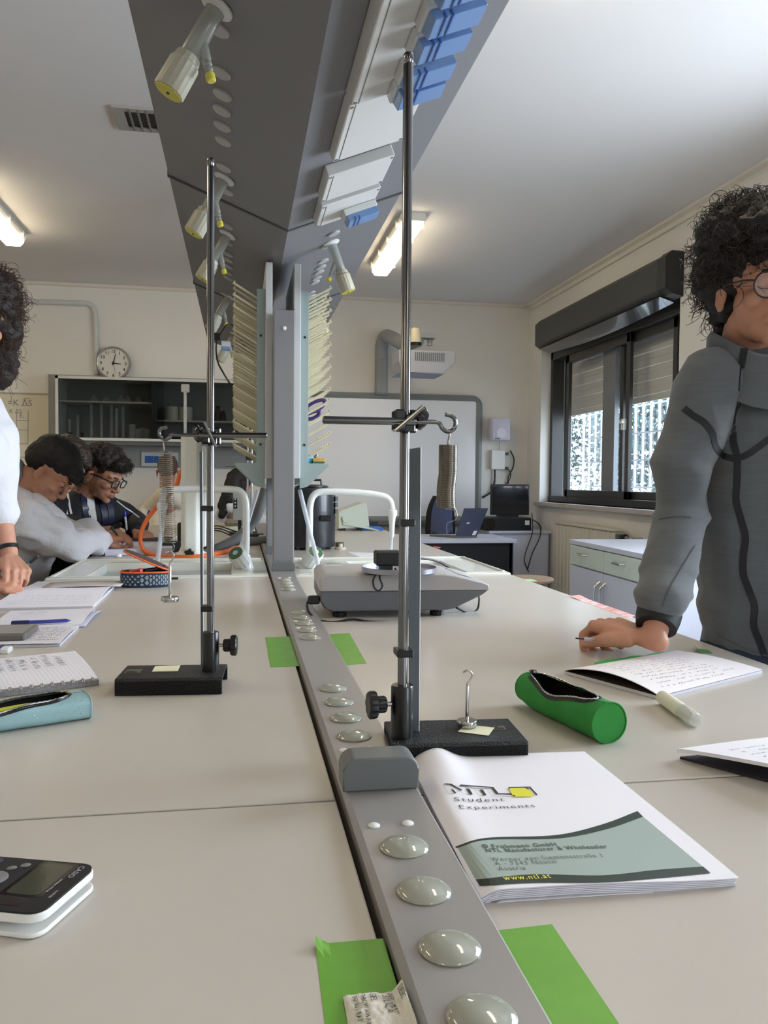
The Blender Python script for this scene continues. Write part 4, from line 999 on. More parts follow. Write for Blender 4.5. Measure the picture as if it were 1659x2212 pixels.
strap((866, 1122), (896, 1137), .925, 'upper black clip holding the ruler to the right stand rod')
strap((857, 1405), (892, 1419), .925, 'lower black clip holding the ruler to the right stand rod')
strap((434, 1093), (461, 1104), 1.298, 'upper black clip holding the ruler to the left stand rod')
strap((434, 1310), (459, 1321), 1.298, 'lower black clip holding the ruler to the left stand rod')

# ============================================================ TAPES
def tape(q, label, name='green_tape', m=M_greentape, z=TZ, cat='tape', lift=None, th=.0003):
    v = [onz(a, b, z) for a, b in q]
    def f(u, w_):
        p = v[0]*(1-u)*(1-w_)+v[1]*u*(1-w_)+v[2]*u*w_+v[3]*(1-u)*w_; p = p.copy(); p.z = z+th+(lift(u, w_) if lift else 0); return p
    o = MB().slab(f, 10, 14, th*.9).build(name, m, None, loc=v[0], smooth=False); return tag(o, label, cat)
tape([(573, 1377), (628, 1375), (648, 1439), (584, 1442)], 'green tape patch on the left of the metal strip, nearer the balance')
tape([(704, 1371), (755, 1368), (792, 1434), (738, 1437)], 'green tape patch on the right of the metal strip, in front of the balance')
cu = lambda u, w_: .006*max(0, 1-u*6)*max(0, 1-w_*8)
tape([(681, 2040), (828, 2028), (905, 2290), (712, 2290)], 'large green tape patch left of the strip, under the silica gel packet', lift=cu)
tape([(1053, 2013), (1192, 1997), (1390, 2290), (1205, 2290)], 'large green tape patch at the bottom of the photo, right of the strip')
M_redtape = mat('red_tape', (222, 128, 118), .25, rgb2=(246, 214, 206), vscale=30, stretch=(1, 3, 1))
tape([(1232, 1290), (1252, 1288), (1372, 1330), (1360, 1336)], 'reddish tape along the bench edge beyond the resting hand', 'red_tape', M_redtape, lift=lambda u, w_: .004*max(0, 1-w_*5))
tape([(937, 1180), (953, 1182), (948, 1185), (934, 1183)], 'tiny red tape scrap near the far right edge of the bench', 'red_tape', mat('red_scrap', (206, 70, 60), .4))
tape([(1131, 1251), (1150, 1251), (1162, 1256), (1140, 1256)], 'small pale green tape scrap on the bench edge beside the stool', 'tape_scrap', mat('pale_green', (172, 206, 160), .4))
tape([(1496, 1400), (1530, 1404), (1540, 1412), (1505, 1411)], 'curled green tape end at the bench edge under the hoodie', 'tape_scrap', mat('dull_green', (94, 142, 86), .4), lift=lambda u, w_: .008*max(0, 1-u*3))
tape([(1283, 1432), (1440, 1410), (1456, 1413), (1290, 1439)], 'bright green paper strip lying behind the open notebook', 'paper_strip', mat('bright_green', (66, 176, 84), .6), cat='paper', lift=lambda u, w_: .003*abs(math.sin(u*9)))

# ============================================================ BOOKLET
B0, B1, B2, B3 = onz(1022, 1955), onz(1596, 1916), onz(1262, 1640), onz(884, 1652)   # near-left, near-right, far-right, far-left
B0.x = max(B0.x, .1835); B3.x = max(B3.x, .187)
BW, BH = (B1-B0).length, (B3-B0).length
def bsurf(u, v, o=0.):
    p = B0*(1-u)*(1-v)+B1*u*(1-v)+B2*u*v+B3*(1-u)*v
    z = TZ+.0095+.0035*math.exp(-((u-.08)/.10)**2)*(.3+.7*v)+.010*math.exp(-((u-.16)/.09)**2)*max(0, v-.55)/.45 - .0055*math.exp(-((u)/.035)**2)
    z += .0018*math.sin(u*5)*math.exp(-v*4) + .001*math.sin(7*v)*math.exp(-u*5)
    return V(p.x, p.y, z+o)
def buv(px, py):
    u, v = .5, .5
    for _ in range(12):
        p = onz(px, py, bsurf(u, v).z)
        # invert the bilinear map by two Newton steps
        for _ in range(3):
            q = bsurf(u, v); du = bsurf(u+.01, v)-q; dv = bsurf(u, v+.01)-q
            det = (du.x*dv.y-dv.x*du.y); rx, ry = p.x-q.x, p.y-q.y
            u += .01*(rx*dv.y-dv.x*ry)/det; v += .01*(du.x*ry-rx*du.y)/det
    return u, v
t = thing('booklet', 'white printed booklet with a grey-green band, lying before the right stand', 'booklet', B0)
MB().slab(lambda u, v: bsurf(u, v), 40, 40, .0004).build('cover', M_paper, t, smooth='auto')
for k in range(6):
    j = .0016*math.sin(k*2.3)
    MB().slab(lambda u, v: bsurf(.006+u*(.985+j*3)+.003*math.sin(k*1.7), .004+v*.99, -.0008-.0014*k)*1 if True else 0, 24, 24, .0011).build('page_bundle', mat('page_edge', (206, 206, 218), .7), t)
MB().slab(lambda u, v: (lambda p: V(p.x, p.y, min(p.z-.0092, TZ+.0009)))(bsurf(u, v)), 12, 12, .0005).build('back_cover', M_paper, t)
def art(pxs, m, name, o, parent, dens=1):
    """closed outline on the cover, draped"""
    uv = [buv(a, b) for a, b in pxs]; vs = [bsurf(a, b, o) for a, b in uv]
    return MB().add(vs, [tuple(range(len(vs)))]).build(name, m, parent)
def strip_art(topc, botc, m, name, o, n=36):
    T_ = spline([V(a, b, 0) for a, b in topc], 12); Bt = spline([V(a, b, 0) for a, b in botc], 12)
    def pick(C_, s): x = s*(len(C_)-1); i = min(int(x), len(C_)-2); return C_[i].lerp(C_[i+1], x-i)
    g = MB(); rows = 14
    vs = []
    for j in range(rows+1):
        for i in range(n+1):
            p = pick(T_, i/n).lerp(pick(Bt, i/n), j/rows); u, v = buv(p.x, p.y); vs.append(bsurf(u, v, o))
    g.add(vs, [(j*(n+1)+i, j*(n+1)+i+1, (j+1)*(n+1)+i+1, (j+1)*(n+1)+i) for j in range(rows) for i in range(n)])
    return g.build(name, m, t)
M_dkgreen = mat('print_dark_green', (38, 52, 44), .55); M_ltgreen = mat('print_green', (160, 174, 168), .6)
strip_art([(984, 1832), (1060, 1812), (1200, 1806), (1300, 1784), (1380, 1757)], [(1030, 1905), (1150, 1895), (1300, 1893), (1420, 1885), (1520, 1874)], M_ltgreen, 'green_field', .0003)
strip_art([(983, 1830), (1050, 1811), (1200, 1805), (1300, 1782), (1377, 1753)], [(986, 1833), (1052, 1815), (1205, 1812), (1310, 1792), (1389, 1765)], M_dkgreen, 'dark_band', .0005)
strip_art([(1028, 1901), (1150, 1890), (1300, 1892), (1420, 1880), (1519, 1873)], [(1036, 1915), (1150, 1908), (1300, 1907), (1420, 1898), (1535, 1887)], M_dkgreen, 'dark_band', .0005)
def cover_text(s, px, py, px1, size, m, bold=0., shear=0., spacing=1., name='print'):
    """line of print starting at one spot of the cover and ending at another"""
    u0, v0 = buv(px, py); u1, _ = buv(px1, py); c = bpy.data.curves.new('w', 'FONT'); c.body = s; c.size = size; c.space_character = spacing; c.shear = shear
    o = bpy.data.objects.new('w', c); COL.objects.link(o); bpy.context.view_layer.update(); wd = o.dimensions.x or 1; bpy.data.objects.remove(o); bpy.data.curves.remove(c)
    k = (u1-u0)*BW/wd
    return text_mesh(s, size, m, t, lambda x, y: bsurf(u0+x*k/BW, v0+y/BH, .0007), name, bold=bold, shear=shear, spacing=spacing)
M_gt = mat('print_grey', (84, 92, 90), .6); M_dk = mat('print_black', (40, 40, 40), .6); M_yt = mat('print_yellow', (226, 222, 60), .6)
cover_text('Student', 981, 1732, 1090, .0128, M_dk, -.0001, .1, 1.2)
cover_text('Experiments', 991, 1748, 1158, .0128, M_dk, -.0001, .1, 1.2)
cover_text('\u00a9 Fruhmann GmbH', 1043, 1833, 1208, .0098, M_gt, .0002, 0, 1.15)
cover_text('NTL Manufacturer & Wholesaler', 1050, 1842, 1321, .0098, M_gt, .0002, 0, 1.15)
cover_text('Werner von Siemensstra\u00dfe 1', 1062, 1862, 1312, .0105, M_gt, -.0001, 0, 1.15)
cover_text('A - 7343 Neutal', 1071, 1871, 1209, .0105, M_gt, -.0001, 0, 1.15)
cover_text('Austria', 1078, 1882, 1139, .0105, M_gt, -.0001, 0, 1.15)
cover_text('www.ntl.at', 1090, 1903, 1195, .0105, M_yt, .0001, 0, 1.2)
# block-letter logo
def lg(P_, m, nm, o=.0008): return art([(940+a/6.9125, 1680+b/6.9125) for a, b in P_], m, nm, o, t)
for P_ in ([(120, 108), (150, 95), (240, 99), (405, 195), (385, 203), (215, 113), (150, 110)], [(232, 172), (262, 182), (315, 235), (285, 245)], [(360, 128), (382, 112), (870, 150), (842, 163), (378, 131)],
           [(462, 170), (510, 175), (562, 255), (525, 266)], [(662, 185), (712, 188), (765, 266), (730, 278)], [(835, 158), (870, 150), (945, 240), (1135, 243), (1150, 258), (910, 253)],
           [(1088, 150), (1420, 143), (1424, 156), (1100, 164)], [(1395, 148), (1422, 144), (1530, 262), (1510, 274)]): lg(P_, M_dk, 'logo_letter')
lg([(1098, 168), (1340, 162), (1400, 183), (1472, 265), (1440, 292), (1200, 296), (1150, 262)], M_yt, 'logo_block')
for a, b in (((1092, 176), (1112, 184)), ((1340, 160), (1400, 186)), ((1170, 276), (1192, 290)), ((1440, 284), (1462, 270))): lg([a, (a[0]+8, a[1]-6), (b[0]+4, b[1]-4), (b[0]-6, b[1]+4)], M_dk, 'logo_corner', .0011)
for L_ in ([(118, 110), (200, 245), (285, 245)], [(320, 203), (440, 248), (525, 264)], [(362, 132), (405, 205)], [(450, 142), (528, 262)], [(580, 175), (655, 276), (730, 279)], [(760, 163), (850, 280), (1180, 293)], [(662, 186), (450, 160)]):
    for a, b in zip(L_, L_[1:]): lg([(a[0]-3, a[1]-2), (a[0]+3, a[1]+2), (b[0]+3, b[1]+2), (b[0]-3, b[1]-2)], M_gt, 'logo_line', .0007)

# ============================================================ PENCIL CASES
def zip_case(P0, P1, rad, label, m, m_in, flat=1., open_=.62, end0=.12, end1=.12, side=0., wr=.03, seed=0, cat='pencil case', zipm=None, up_=1.0, box=0., end_soft=(1, 1), cx=0.):
    """soft case along P0-P1 with an open zip on top"""
    ax = (P1-P0); L_ = ax.length; ax.normalize(); u = V(0, 0, 1).cross(ax).normalized(); t = thing('pencil_case', label, cat, P0)
    cz = rad*up_
    def rr(s, a):
        e = 1.0
        if s < end0: e = (.80+.20*math.sin(PI/2*s/end0)) if end_soft[0] else 1
        if s > 1-end1: e = (.80+.20*math.sin(PI/2*(1-s)/end1)) if end_soft[1] else 1
        r = rad*e*(1+wr*noise.noise(V(s*6+seed, a*1.3, 0)))
        if box: c_, s_ = abs(math.cos(a)), abs(math.sin(a)); r *= (c_**(2/ (1-box)) + s_**(2/(1-box)))**(-(1-box)/2)
        return r
    def pt(s, a, k=1.):        # a measured from the top
        r = rr(s, a)*k; z = cz+r*math.cos(a)*up_
        return P0+ax*(L_*s)+u*(r*math.sin(a)*flat+cx*0)+V(0, 0, max(.0006, z))
    def wid(s):
        q = (s-.10)/.80
        return 0.0 if q <= 0 or q >= 1 else open_*math.sin(PI*q)**.55*(1+.18*math.sin(q*9+seed))
    nu, nv = 56, 44; off = side
    b = MB(); vs = []
    for i in range(nu+1):
        s = i/nu; w_ = max(.015, wid(s))
        for j in range(nv+1): a = off+w_+(2*PI-2*w_)*j/nv; vs.append(pt(s, a))
    b.add(vs, [(i*(nv+1)+j, i*(nv+1)+j+1, (i+1)*(nv+1)+j+1, (i+1)*(nv+1)+j) for i in range(nu) for j in range(nv)])
    for s in (0, 1): b.add([pt(s, 2*PI*k/32) for k in range(32)], [tuple(range(32))])
    b.build('fabric_body', m, t, smooth='auto')
    for s, d_ in ((0, -1), (1, 1)):
        MB().tube([pt(s, 2*PI*k/32, 1.0)+ax*d_*.0006 for k in range(32)], .0011, 6, closed=True).build('end_piping', m, t, smooth=True)
    inn = MB(); vs = []
    for i in range(nu+1):
        s = .02+.96*i/nu; w_ = max(.05, wid(s)*.97)
        for j in range(25): a = off+w_+(2*PI-2*w_)*j/24; vs.append(pt(s, a, .93))
    inn.add(vs, [(i*25+j, i*25+j+1, (i+1)*25+j+1, (i+1)*25+j) for i in range(nu) for j in range(24)]); inn.build('lining', m_in, t, smooth=True)
    for sg in (-1, 1):
        tp = MB(); vs = []; N = 50
        for i in range(N+1):
            s = .09+.82*i/N; w_ = wid(s)
            for w2 in (w_, w_+.24): vs.append(pt(s, off+sg*w2, 1.02))
        tp.add(vs, [(2*i, 2*i+1, 2*i+3, 2*i+2) for i in range(N)]); tp.build('zip_tape', M_black, t, smooth=True)
        MB().tube([pt(.09+.82*i/N, off+sg*wid(.09+.82*i/N), 1.04)+V(0, 0, .0006*(i % 2)) for i in range(N+1)], .0011, 5).build('zip_teeth', zipm or M_chrome, t)
    p = pt(.91, off, 1.06)
    z_ = MB().box(p+V(-.003, -.003, 0), p+V(.003, .003, .004), bev=.001); z_.tube([p+V(0, 0, .004), p+ax*-.012+V(0, 0, .006), p-ax*.02+u*.004+V(0, 0, .004)], .0012, 6); z_.build('zip_slider', M_dsteel, t)
    return t, pt, wid
M_felt = mat('green_fabric', (50, 144, 62), .85, var=.14, vscale=25, bump=.3, bscale=500)
M_lin = mat('black_lining', (24, 23, 24), .9)
g0 = onz(1318, 1612); g1 = onz(1142, 1532)
g0 = V(.460, .948, TZ); g1 = V(.421, 1.135, TZ)
zip_case(g0, g1, .0262, 'bright green cylindrical pencil case with its zip half open, beside the right stand', M_felt, M_lin, side=R(12), open_=.72, seed=3, end_soft=(0, 1), end1=.22)
M_teal = mat('teal_glitter', (150, 186, 190), .35, var=.15, vscale=14, bump=.3, bscale=900)
c0 = V(-.212, 1.172, TZ); c1 = V(-.402, 1.085, TZ)
tt_, ptT, widT = zip_case(c0, c1, .027, 'glittery teal pencil case lying open in front of the spiral notebook', M_teal, M_lin, flat=1.15, open_=.95, seed=8, up_=.60, end_soft=(0, 0), side=R(-4), box=.45)
rnd = random.Random(4); g = MB()
for k in range(60):
    s, a = rnd.uniform(.02, .35), rnd.uniform(PI*.25, PI*.75)*rnd.choice((1, -1)); g.ell(ptT(s, a, 1.01), .0006, nu=6, nv=4)
g.build('glitter', mat('glitter', (240, 244, 250), .1, metal=1.), tt_)
axT = (c1-c0).normalized()
o = MB().slab(lambda u, v: c0+axT*(.045+.12*u)+V(0, .006+.020*(v-.5), .022+.002*math.sin(u*5)), 8, 3, .003).build('yellow_pouch', mat('lime', (198, 204, 46), .6), None, loc=c0+axT*.1+V(0, 0, .03)); tag(o, 'lime yellow pouch showing inside the teal pencil case', 'pouch')
# open orange-trimmed case
cc = onz(315, 1268); cc = V(-.283, 2.56, TZ)
M_navy = mat('navy_fabric', (44, 56, 72), .8, bump=.2, bscale=400); M_orange = mat('orange_trim', (222, 100, 52), .6); M_pat = mat('pattern_grey', (150, 166, 182), .8)
t = thing('pencil_case', 'dark patterned oval pencil case with orange trim and its lid open, at the sink edge', 'pencil case', cc)
a_, b_ = .074, .042; H = .046
def oval(k, z, s=1., dx=0): an = 2*PI*k; return cc+V(a_*s*math.copysign(abs(math.cos(an))**.8, math.cos(an))+dx, b_*s*math.copysign(abs(math.sin(an))**.8, math.sin(an)), z)
b = MB(); N = 48; vs = [oval(k/N, z, s) for z, s in ((0, .92), (.004, .98), (H*.5, 1.02), (H, 1.0), (H, .95), (.006, .92)) for k in range(N)]
b.add(vs, [(r*N+k, r*N+(k+1) % N, (r+1)*N+(k+1) % N, (r+1)*N+k) for r in range(5) for k in range(N)]+[tuple(range(N)), tuple(5*N+k for k in range(N))]); b.build('fabric_body', M_navy, t, smooth='auto')
MB().tube([oval(k/N, H, 1.01) for k in range(N)], .0028, 8, closed=True).build('orange_piping', M_orange, t, smooth=True)
pt_ = MB()
for r in range(4):
    for k in range(56):
        k0, k1 = k/56, (k+1)/56; z0, z1 = .008+r*.008, .015+r*.008
        if (k+r) % 2: pt_.add([oval(k0, z0, 1.035), oval(k1, z0, 1.035), oval((k0+k1)/2, z1, 1.035)], [(0, 1, 2)])
        elif k > 40: pt_.add([oval(k0, z1, 1.035), oval(k1, z1, 1.035), oval((k0+k1)/2, z0, 1.035)], [(0, 1, 2)])
pt_.build('triangle_pattern', M_pat, t)
tl = R(-24)
def lid(k, h, s=1.):
    q = oval(k, 0, s)-cc; q = V(q.x*math.cos(tl)-h*math.sin(tl)*-1, q.y, q.x*math.sin(tl)*1+h*math.cos(tl))
    return cc+q+V(.004, .012, H+.030)
vs = [lid(k/N, h, s) for h, s in ((0, 1.), (.006, 1.0), (.010, .9), (.011, .1)) for k in range(N)]
MB().add(vs, [(r*N+k, r*N+(k+1) % N, (r+1)*N+(k+1) % N, (r+1)*N+k) for r in range(3) for k in range(N)]+[tuple(range(N)), tuple(3*N+k for k in range(N))]).build('lid', mat('lid_brown', (72, 58, 54), .8), t, smooth='auto')
MB().tube([lid(k/N, .003, 1.01) for k in range(N)], .003, 8, closed=True).build('lid_piping', M_orange, t, smooth=True)
MB().box(cc+V(a_, -.006, .02), cc+V(a_+.022, .006, .026), bev=.001).build('pull_tab', M_black, t)
for k, (x0, y0, x1, y1, col, nm, lb) in enumerate(((-.055, -.02, .02, .015, (30, 30, 34), 'pen', 'black pen lying across the open orange-trimmed case'), (-.05, .0, -.01, -.03, (196, 50, 40), 'marker', 'red marker at the left of the open orange-trimmed case'), (-.02, .02, .05, -.01, (34, 66, 44), 'marker', 'dark green marker inside the open orange-trimmed case'), (0, -.025, .055, .0, (28, 28, 30), 'pen', 'second black pen nearer the right rim of the open orange-trimmed case'))):
    p, q = cc+V(x0, y0, H-.006+.003*k), cc+V(x1, y1, H+.004+.003*k)
    o = MB().lathe([(.003, 0), (.0055, .004), (.0055, (q-p).length*.7), (.0065, (q-p).length*.71), (.0065, (q-p).length)], p, q-p, 14).build(nm, mat('pen%d' % k, col, .3), None, smooth='auto', loc=p); tag(o, lb, nm)

# ============================================================ NOTEBOOKS AND PAPERS
def quad_sheet(name, C, m, label, cat, th=.003, zf=None, parent=None, nu=20, nv=20, z=TZ, uvs=True):
    A, B, Cc, D = C                                       # corners in order around
    A, B, Cc, D = (V(p.x, p.y, 0) for p in C)
    e1 = (B-A).normalized(); e2 = (D-A)-e1*(D-A).dot(e1); e2.normalize()
    def f(u, v):
        p = A*(1-u)*(1-v)+B*u*(1-v)+Cc*u*v+D*(1-u)*v; return V(p.x, p.y, z+th+(zf(u, v) if zf else 0))
    mb = MB().slab(f, nu, nv, th*.94)
    o = mb.build(name, m, parent, loc=None if parent else f(.5, .5), uvf=lambda c: ((c-A).dot(e1), (c-A).dot(e2)), smooth='auto')
    if label: tag(o, label, cat)
    return o, f, (A, B, Cc, D)
M_ink2 = mat('handwriting', (96, 92, 112), .7)
def scribble(f, parent, rows, u0, u1, v0, v1, seed, m=M_ink2, h=.02, dens=1., vertical=False, wd=.00035, o=.0004):
    rnd = random.Random(seed); g = MB()
    for r in range(rows):
        v = v0+(v1-v0)*(r+.5)/rows; u = u0+rnd.random()*.03; end = u1-rnd.random()*(u1-u0)*.35
        while u < end:
            if rnd.random() < .18: u += .025; continue
            pts = []
            for k in range(5):
                uu, vv = u+k*.004, v+rnd.uniform(-.5, .5)*h
                pts.append((vv, uu) if vertical else (uu, vv))
            q = [f(a, b)+V(0, 0, o) for a, b in pts]
            for a, b in zip(q, q[1:]):
                d = (b-a); n_ = V(-d.y, d.x, 0)
                if n_.length < 1e-7: continue
                n_ = n_.normalized()*wd; g.add([a-n_, b-n_, b+n_, a+n_], [(0, 1, 2, 3)])
            u += .024
    return g.build('handwriting', m, parent)
M_grid = sheet_mat('squared_paper', (236, 235, 243), (196, 196, 214), 200, 'grid', .12)
M_lines = sheet_mat('ruled_paper', (234, 233, 242), (198, 198, 216), 150, 'lines', .08)
# open notebook on the right
A, B = onz(1219, 1456), onz(1424, 1512)
e = (B-A).normalized(); n_ = V(-e.y, e.x, 0); n_ = n_ if n_.x > 0 else -n_
D, Cc = A+n_*.31, B+n_*.30+e*-.015
t = thing('notebook', 'open notebook with curling pages on the right, between the green strip and the white marker', 'notebook', A)
_, f0, _ = quad_sheet('page_block', (A, B, Cc, D), mat('page_edge', (206, 206, 218), .7), None, None, .005, None, t)
quad_sheet('gap_shade_sheet', (A+n_*.002, B+n_*.002, Cc, D), mat('gap_shade_brown', (58, 42, 40), .8), None, None, .0005, None, t, z=TZ+.005)  # brown-black sheet paints the shade in the gap under the curled page
zf = lambda u, v: .0155*math.sin(PI*min(1, u))**.8*max(0, 1-v*1.15)+.004*math.sin(PI*u)*v
o_, f1, _ = quad_sheet('top_page', (A-n_*.001, B-n_*.001, Cc, D), mat('warm_paper', (232, 226, 226), .7), None, None, .0012, zf, t, z=TZ+.0056)
scribble(f1, o_, 11, .1, .85, .18, .95, 5, vertical=True, h=.03)
# notebook at the right edge
A = onz(1462, 1640); B = V(.575, .745, TZ)
t = thing('notebook', 'white notebook with a lifted page at the right edge of the photo', 'notebook', A)
n_ = V(.30, .03, 0)
quad_sheet('page_block', (A+V(.004, 0, 0), B+V(.02, .02, 0), B+n_*.9, A+n_), mat('under_page_shade', (52, 46, 52), .6), None, None, .003, None, t)  # dark slab colour stands in for shade beneath the lifted page
zf = lambda u, v: .006+.020*u**.8+.004*math.sin(PI*v)
o_, f1, _ = quad_sheet('top_page', (A, B, B+n_, A+n_), M_paper, None, None, .0045, zf, t, z=TZ+.002)
scribble(f1, o_, 7, .05, .9, .25, .95, 9, vertical=True, h=.03)
# spiral notebook on the left
A, B = V(-.221, 1.338, 0), V(-.50, 1.222, 0)
n_ = V(-.083, .24, 0)*.95
t = thing('notebook', 'spiral-bound notebook with handwriting on the left, behind the teal pencil case', 'notebook', V(A.x, A.y, TZ))
zf = lambda u, v: .0035*math.sin(PI*min(1, v*1.1))*math.exp(-u*1.2)
quad_sheet('page_block', (A, B, B+n_, A+n_), mat('page_greys', (160, 160, 166), .8, var=.3, vscale=300), None, None, .009, zf, t)
o_, f1, _ = quad_sheet('top_page', (A+n_*.04, B+n_*.04, B+n_*1.0, A+n_*1.0), M_lines, None, None, .0006, zf, t, z=TZ+.0091)
scribble(f1, o_, 12, .45, .97, .10, .85, 12, vertical=True, h=.05)
wr_ = MB()
for k in range(20):
    p = A.lerp(B, .03+k*.05)
    for dd in (-.0012, .0012):
        q = p+(B-A).normalized()*dd
        wr_.tube([q+n_.normalized()*(.004+.0075*math.cos(a)-.001)+V(0, 0, TZ+.0062+.0068*math.sin(a)) for a in [R(-100+i*26) for i in range(11)]], .0009, 5)
wr_.build('wire_binding', M_chrome, t, smooth=True)
# squared notebook
A, B = onz(132, 1397), onz(-120, 1392); D = onz(213, 1320); Cc = onz(-60, 1316)
A, B, Cc, D = V(-.346, 1.655, 0), V(-.52, 1.66, 0), V(-.545, 2.075, 0), V(-.352, 2.085, 0)
t = thing('notebook', 'open notebook of squared paper on the left, third from the front, under the blue pen', 'notebook', V(A.x, A.y, TZ))
zf = lambda u, v: .004*abs(math.sin(PI*(v-.5)*1.0))**.5*math.exp(-((v-.5)/.5)**2)+.003*math.exp(-u*6)*math.sin(v*9)
quad_sheet('page_block', (A, B, Cc, D), mat('page_edge', (206, 206, 218), .7), None, None, .005, None, t)
o_, f1, _ = quad_sheet('top_page', (A, B, Cc, D), M_grid, None, None, .0012, zf, t, z=TZ+.0052, nv=40)
scribble(f1, o_, 9, .05, .9, .05, .42, 21, h=.03); scribble(f1, o_, 3, .5, .95, .8, .93, 23, h=.02)
MB().slab(lambda u, v: V(-.335-.03*u, 1.86+.22*v, TZ+.0035+.006*math.sin(PI*v)*(1-u)), 6, 10, .0005).build('turned_corner', mat('blue_white_paper', (206, 212, 240), .7), t, smooth=True)
# ruled notebook, furthest
A, B, Cc, D = V(-.366, 2.135, 0), V(-.62, 2.13, 0), V(-.62, 2.66, 0), V(-.375, 2.60, 0)
t = thing('notebook', 'open ruled notebook beside the writing hand at the left edge of the bench', 'notebook', V(A.x, A.y, TZ))
quad_sheet('page_block', (A, B, Cc, D), mat('page_edge', (206, 206, 218), .7), None, None, .005, None, t)
zf = lambda u, v: .007*math.exp(-((v-.55)/.18)**2)+.004*math.exp(-u*5)*v
o_, f1, _ = quad_sheet('top_page', (A, B, Cc, D), M_lines, None, None, .0014, zf, t, z=TZ+.0052, nv=40)
MB().slab(lambda u, v: V(-.345-.22*u, 2.46+.13*v, TZ+.0135+.002*math.sin(4*u)), 8, 6, .0006).build('grey_sheet', mat('grey_sheet', (190, 184, 182), .8), t, smooth=True)
scribble(f1, o_, 5, .1, .9, .08, .4, 31, h=.02)
# papers under the far writers
A = onz(332, 1166); 
o, _, _ = quad_sheet('paper_stack', (V(-.29, 3.62, 0), V(-.56, 3.56, 0), V(-.56, 4.30, 0), V(-.34, 4.30, 0)), mat('page_edge', (206, 206, 218), .7), 'thick open book of white pages under the hands of the boy in the white coat', 'book', .028); o.name = 'open_book'
o = MB().slab(lambda u, v: V(-.34-.20*u, 4.02+.25*v, TZ+.031), 4, 4, .003).build('notebook', mat('maroon', (60, 40, 46), .6), None, loc=V(-.44, 4.1, TZ+.03)); tag(o, 'thin dark notebook on top of the thick open book', 'notebook')
o, _, _ = quad_sheet('sheet', (V(-.16, 4.35, 0), V(-.45, 4.35, 0), V(-.45, 4.75, 0), V(-.16, 4.75, 0)), M_paper, 'white sheet on the bench beneath the hand of the boy in glasses', 'paper', .004)
o, _, _ = quad_sheet('sheet', (onz(748, 1192), onz(838, 1196), onz(845, 1206), onz(790, 1208)), M_paper, 'white sheet lying on the bench behind the balance', 'paper', .0006)
for nm, q, c_, h_, lb, ct in (('folder', [(760, 1137), (815, 1134), (838, 1140), (818, 1146)], (48, 110, 196), .02, 'blue folder near the far right end of the bench', 'folder'), ('sheet', [(765, 1128), (800, 1127), (836, 1133), (800, 1136)], (236, 238, 244), .035, 'white papers stacked at the far right end of the bench', 'paper'), ('box', [(820, 1134), (845, 1134), (850, 1142), (828, 1142)], (30, 32, 38), .05, 'small black box at the far right end of the bench', 'box')):
    C = [onz(a, b) for a, b in q]; C[3].x = min(C[3].x, .93); C = [V(min(p.x, .93), min(p.y, 5.9), 0) for p in C]
    x0, x1 = min(p.x for p in C), max(p.x for p in C); y0, y1 = min(p.y for p in C), max(p.y for p in C)
    if x1-x0 < .08: x0 = x1-.12
    o = MB().box((x0, y0, TZ), (x1, max(y1, y0+.1), TZ+h_), bev=.003).build(nm, mat(nm+'c'+str(c_[0]), c_, .5), None, loc=(x0, y0, TZ)); tag(o, lb, ct)

# ============================================================ SMALL THINGS ON THE BENCH
def pen(p, q, label, cols=((225, 228, 232), (34, 50, 150)), r=.004, clear=False, name='pen'):
    t = thing(name, label, 'pen', p); L_ = (q-p).length; d = (q-p).normalized()
    MB().lathe([(r*.3, .0), (r, .008), (r, L_*.72)], p, d, 12).build('barrel', mat('pen_barrel_%d_%d' % (cols[0][0], clear), cols[0], .15, alpha=.6 if clear else 1, spec=.7), t, smooth='auto')
    MB().lathe([(r*1.25, L_*.70), (r*1.3, L_*.98), (r*.8, L_)], p, d, 12).build('cap', mat('pen_cap_%d' % cols[1][2], cols[1], .3), t, smooth='auto') if not clear else MB().lathe([(r*.45, .01), (r*.45, L_*.9)], p, d, 8).build('refill', mat('refill', cols[1], .4), t)
    MB().lathe([(.0004, -.003), (r*.35, .002)], p, d, 8).build('tip', M_chrome, t)
    return t
# fallen text marker on the right
t = thing('correction_pen', 'white correction pen with a transparent cap, beside the open notebook', 'marker', onz(1470, 1545))
p, q = V(.6215, 1.108, TZ+.0105), V(.604, .985, TZ+.0105); L_ = (q-p).length; d = q-p
MB().lathe([(.0085, 0), (.0105, .003), (.0105, L_*.60), (.0098, L_*.61), (.0098, L_*.63)], p, d, 24).build('barrel', mat('cream_barrel', (226, 224, 204), .35), t, smooth='auto')
MB().lathe([(.0108, L_*.62), (.0108, L_*.92), (.009, L_*.96), (.004, L_*.97)], p, d, 24).build('cap', mat('clear_cap', (224, 224, 218), .12, alpha=.6, spec=.8), t, smooth='auto')
MB().lathe([(.005, L_*.6), (.005, L_*.82), (.002, L_*.9)], p, d, 12).build('nib', M_chrome, t)
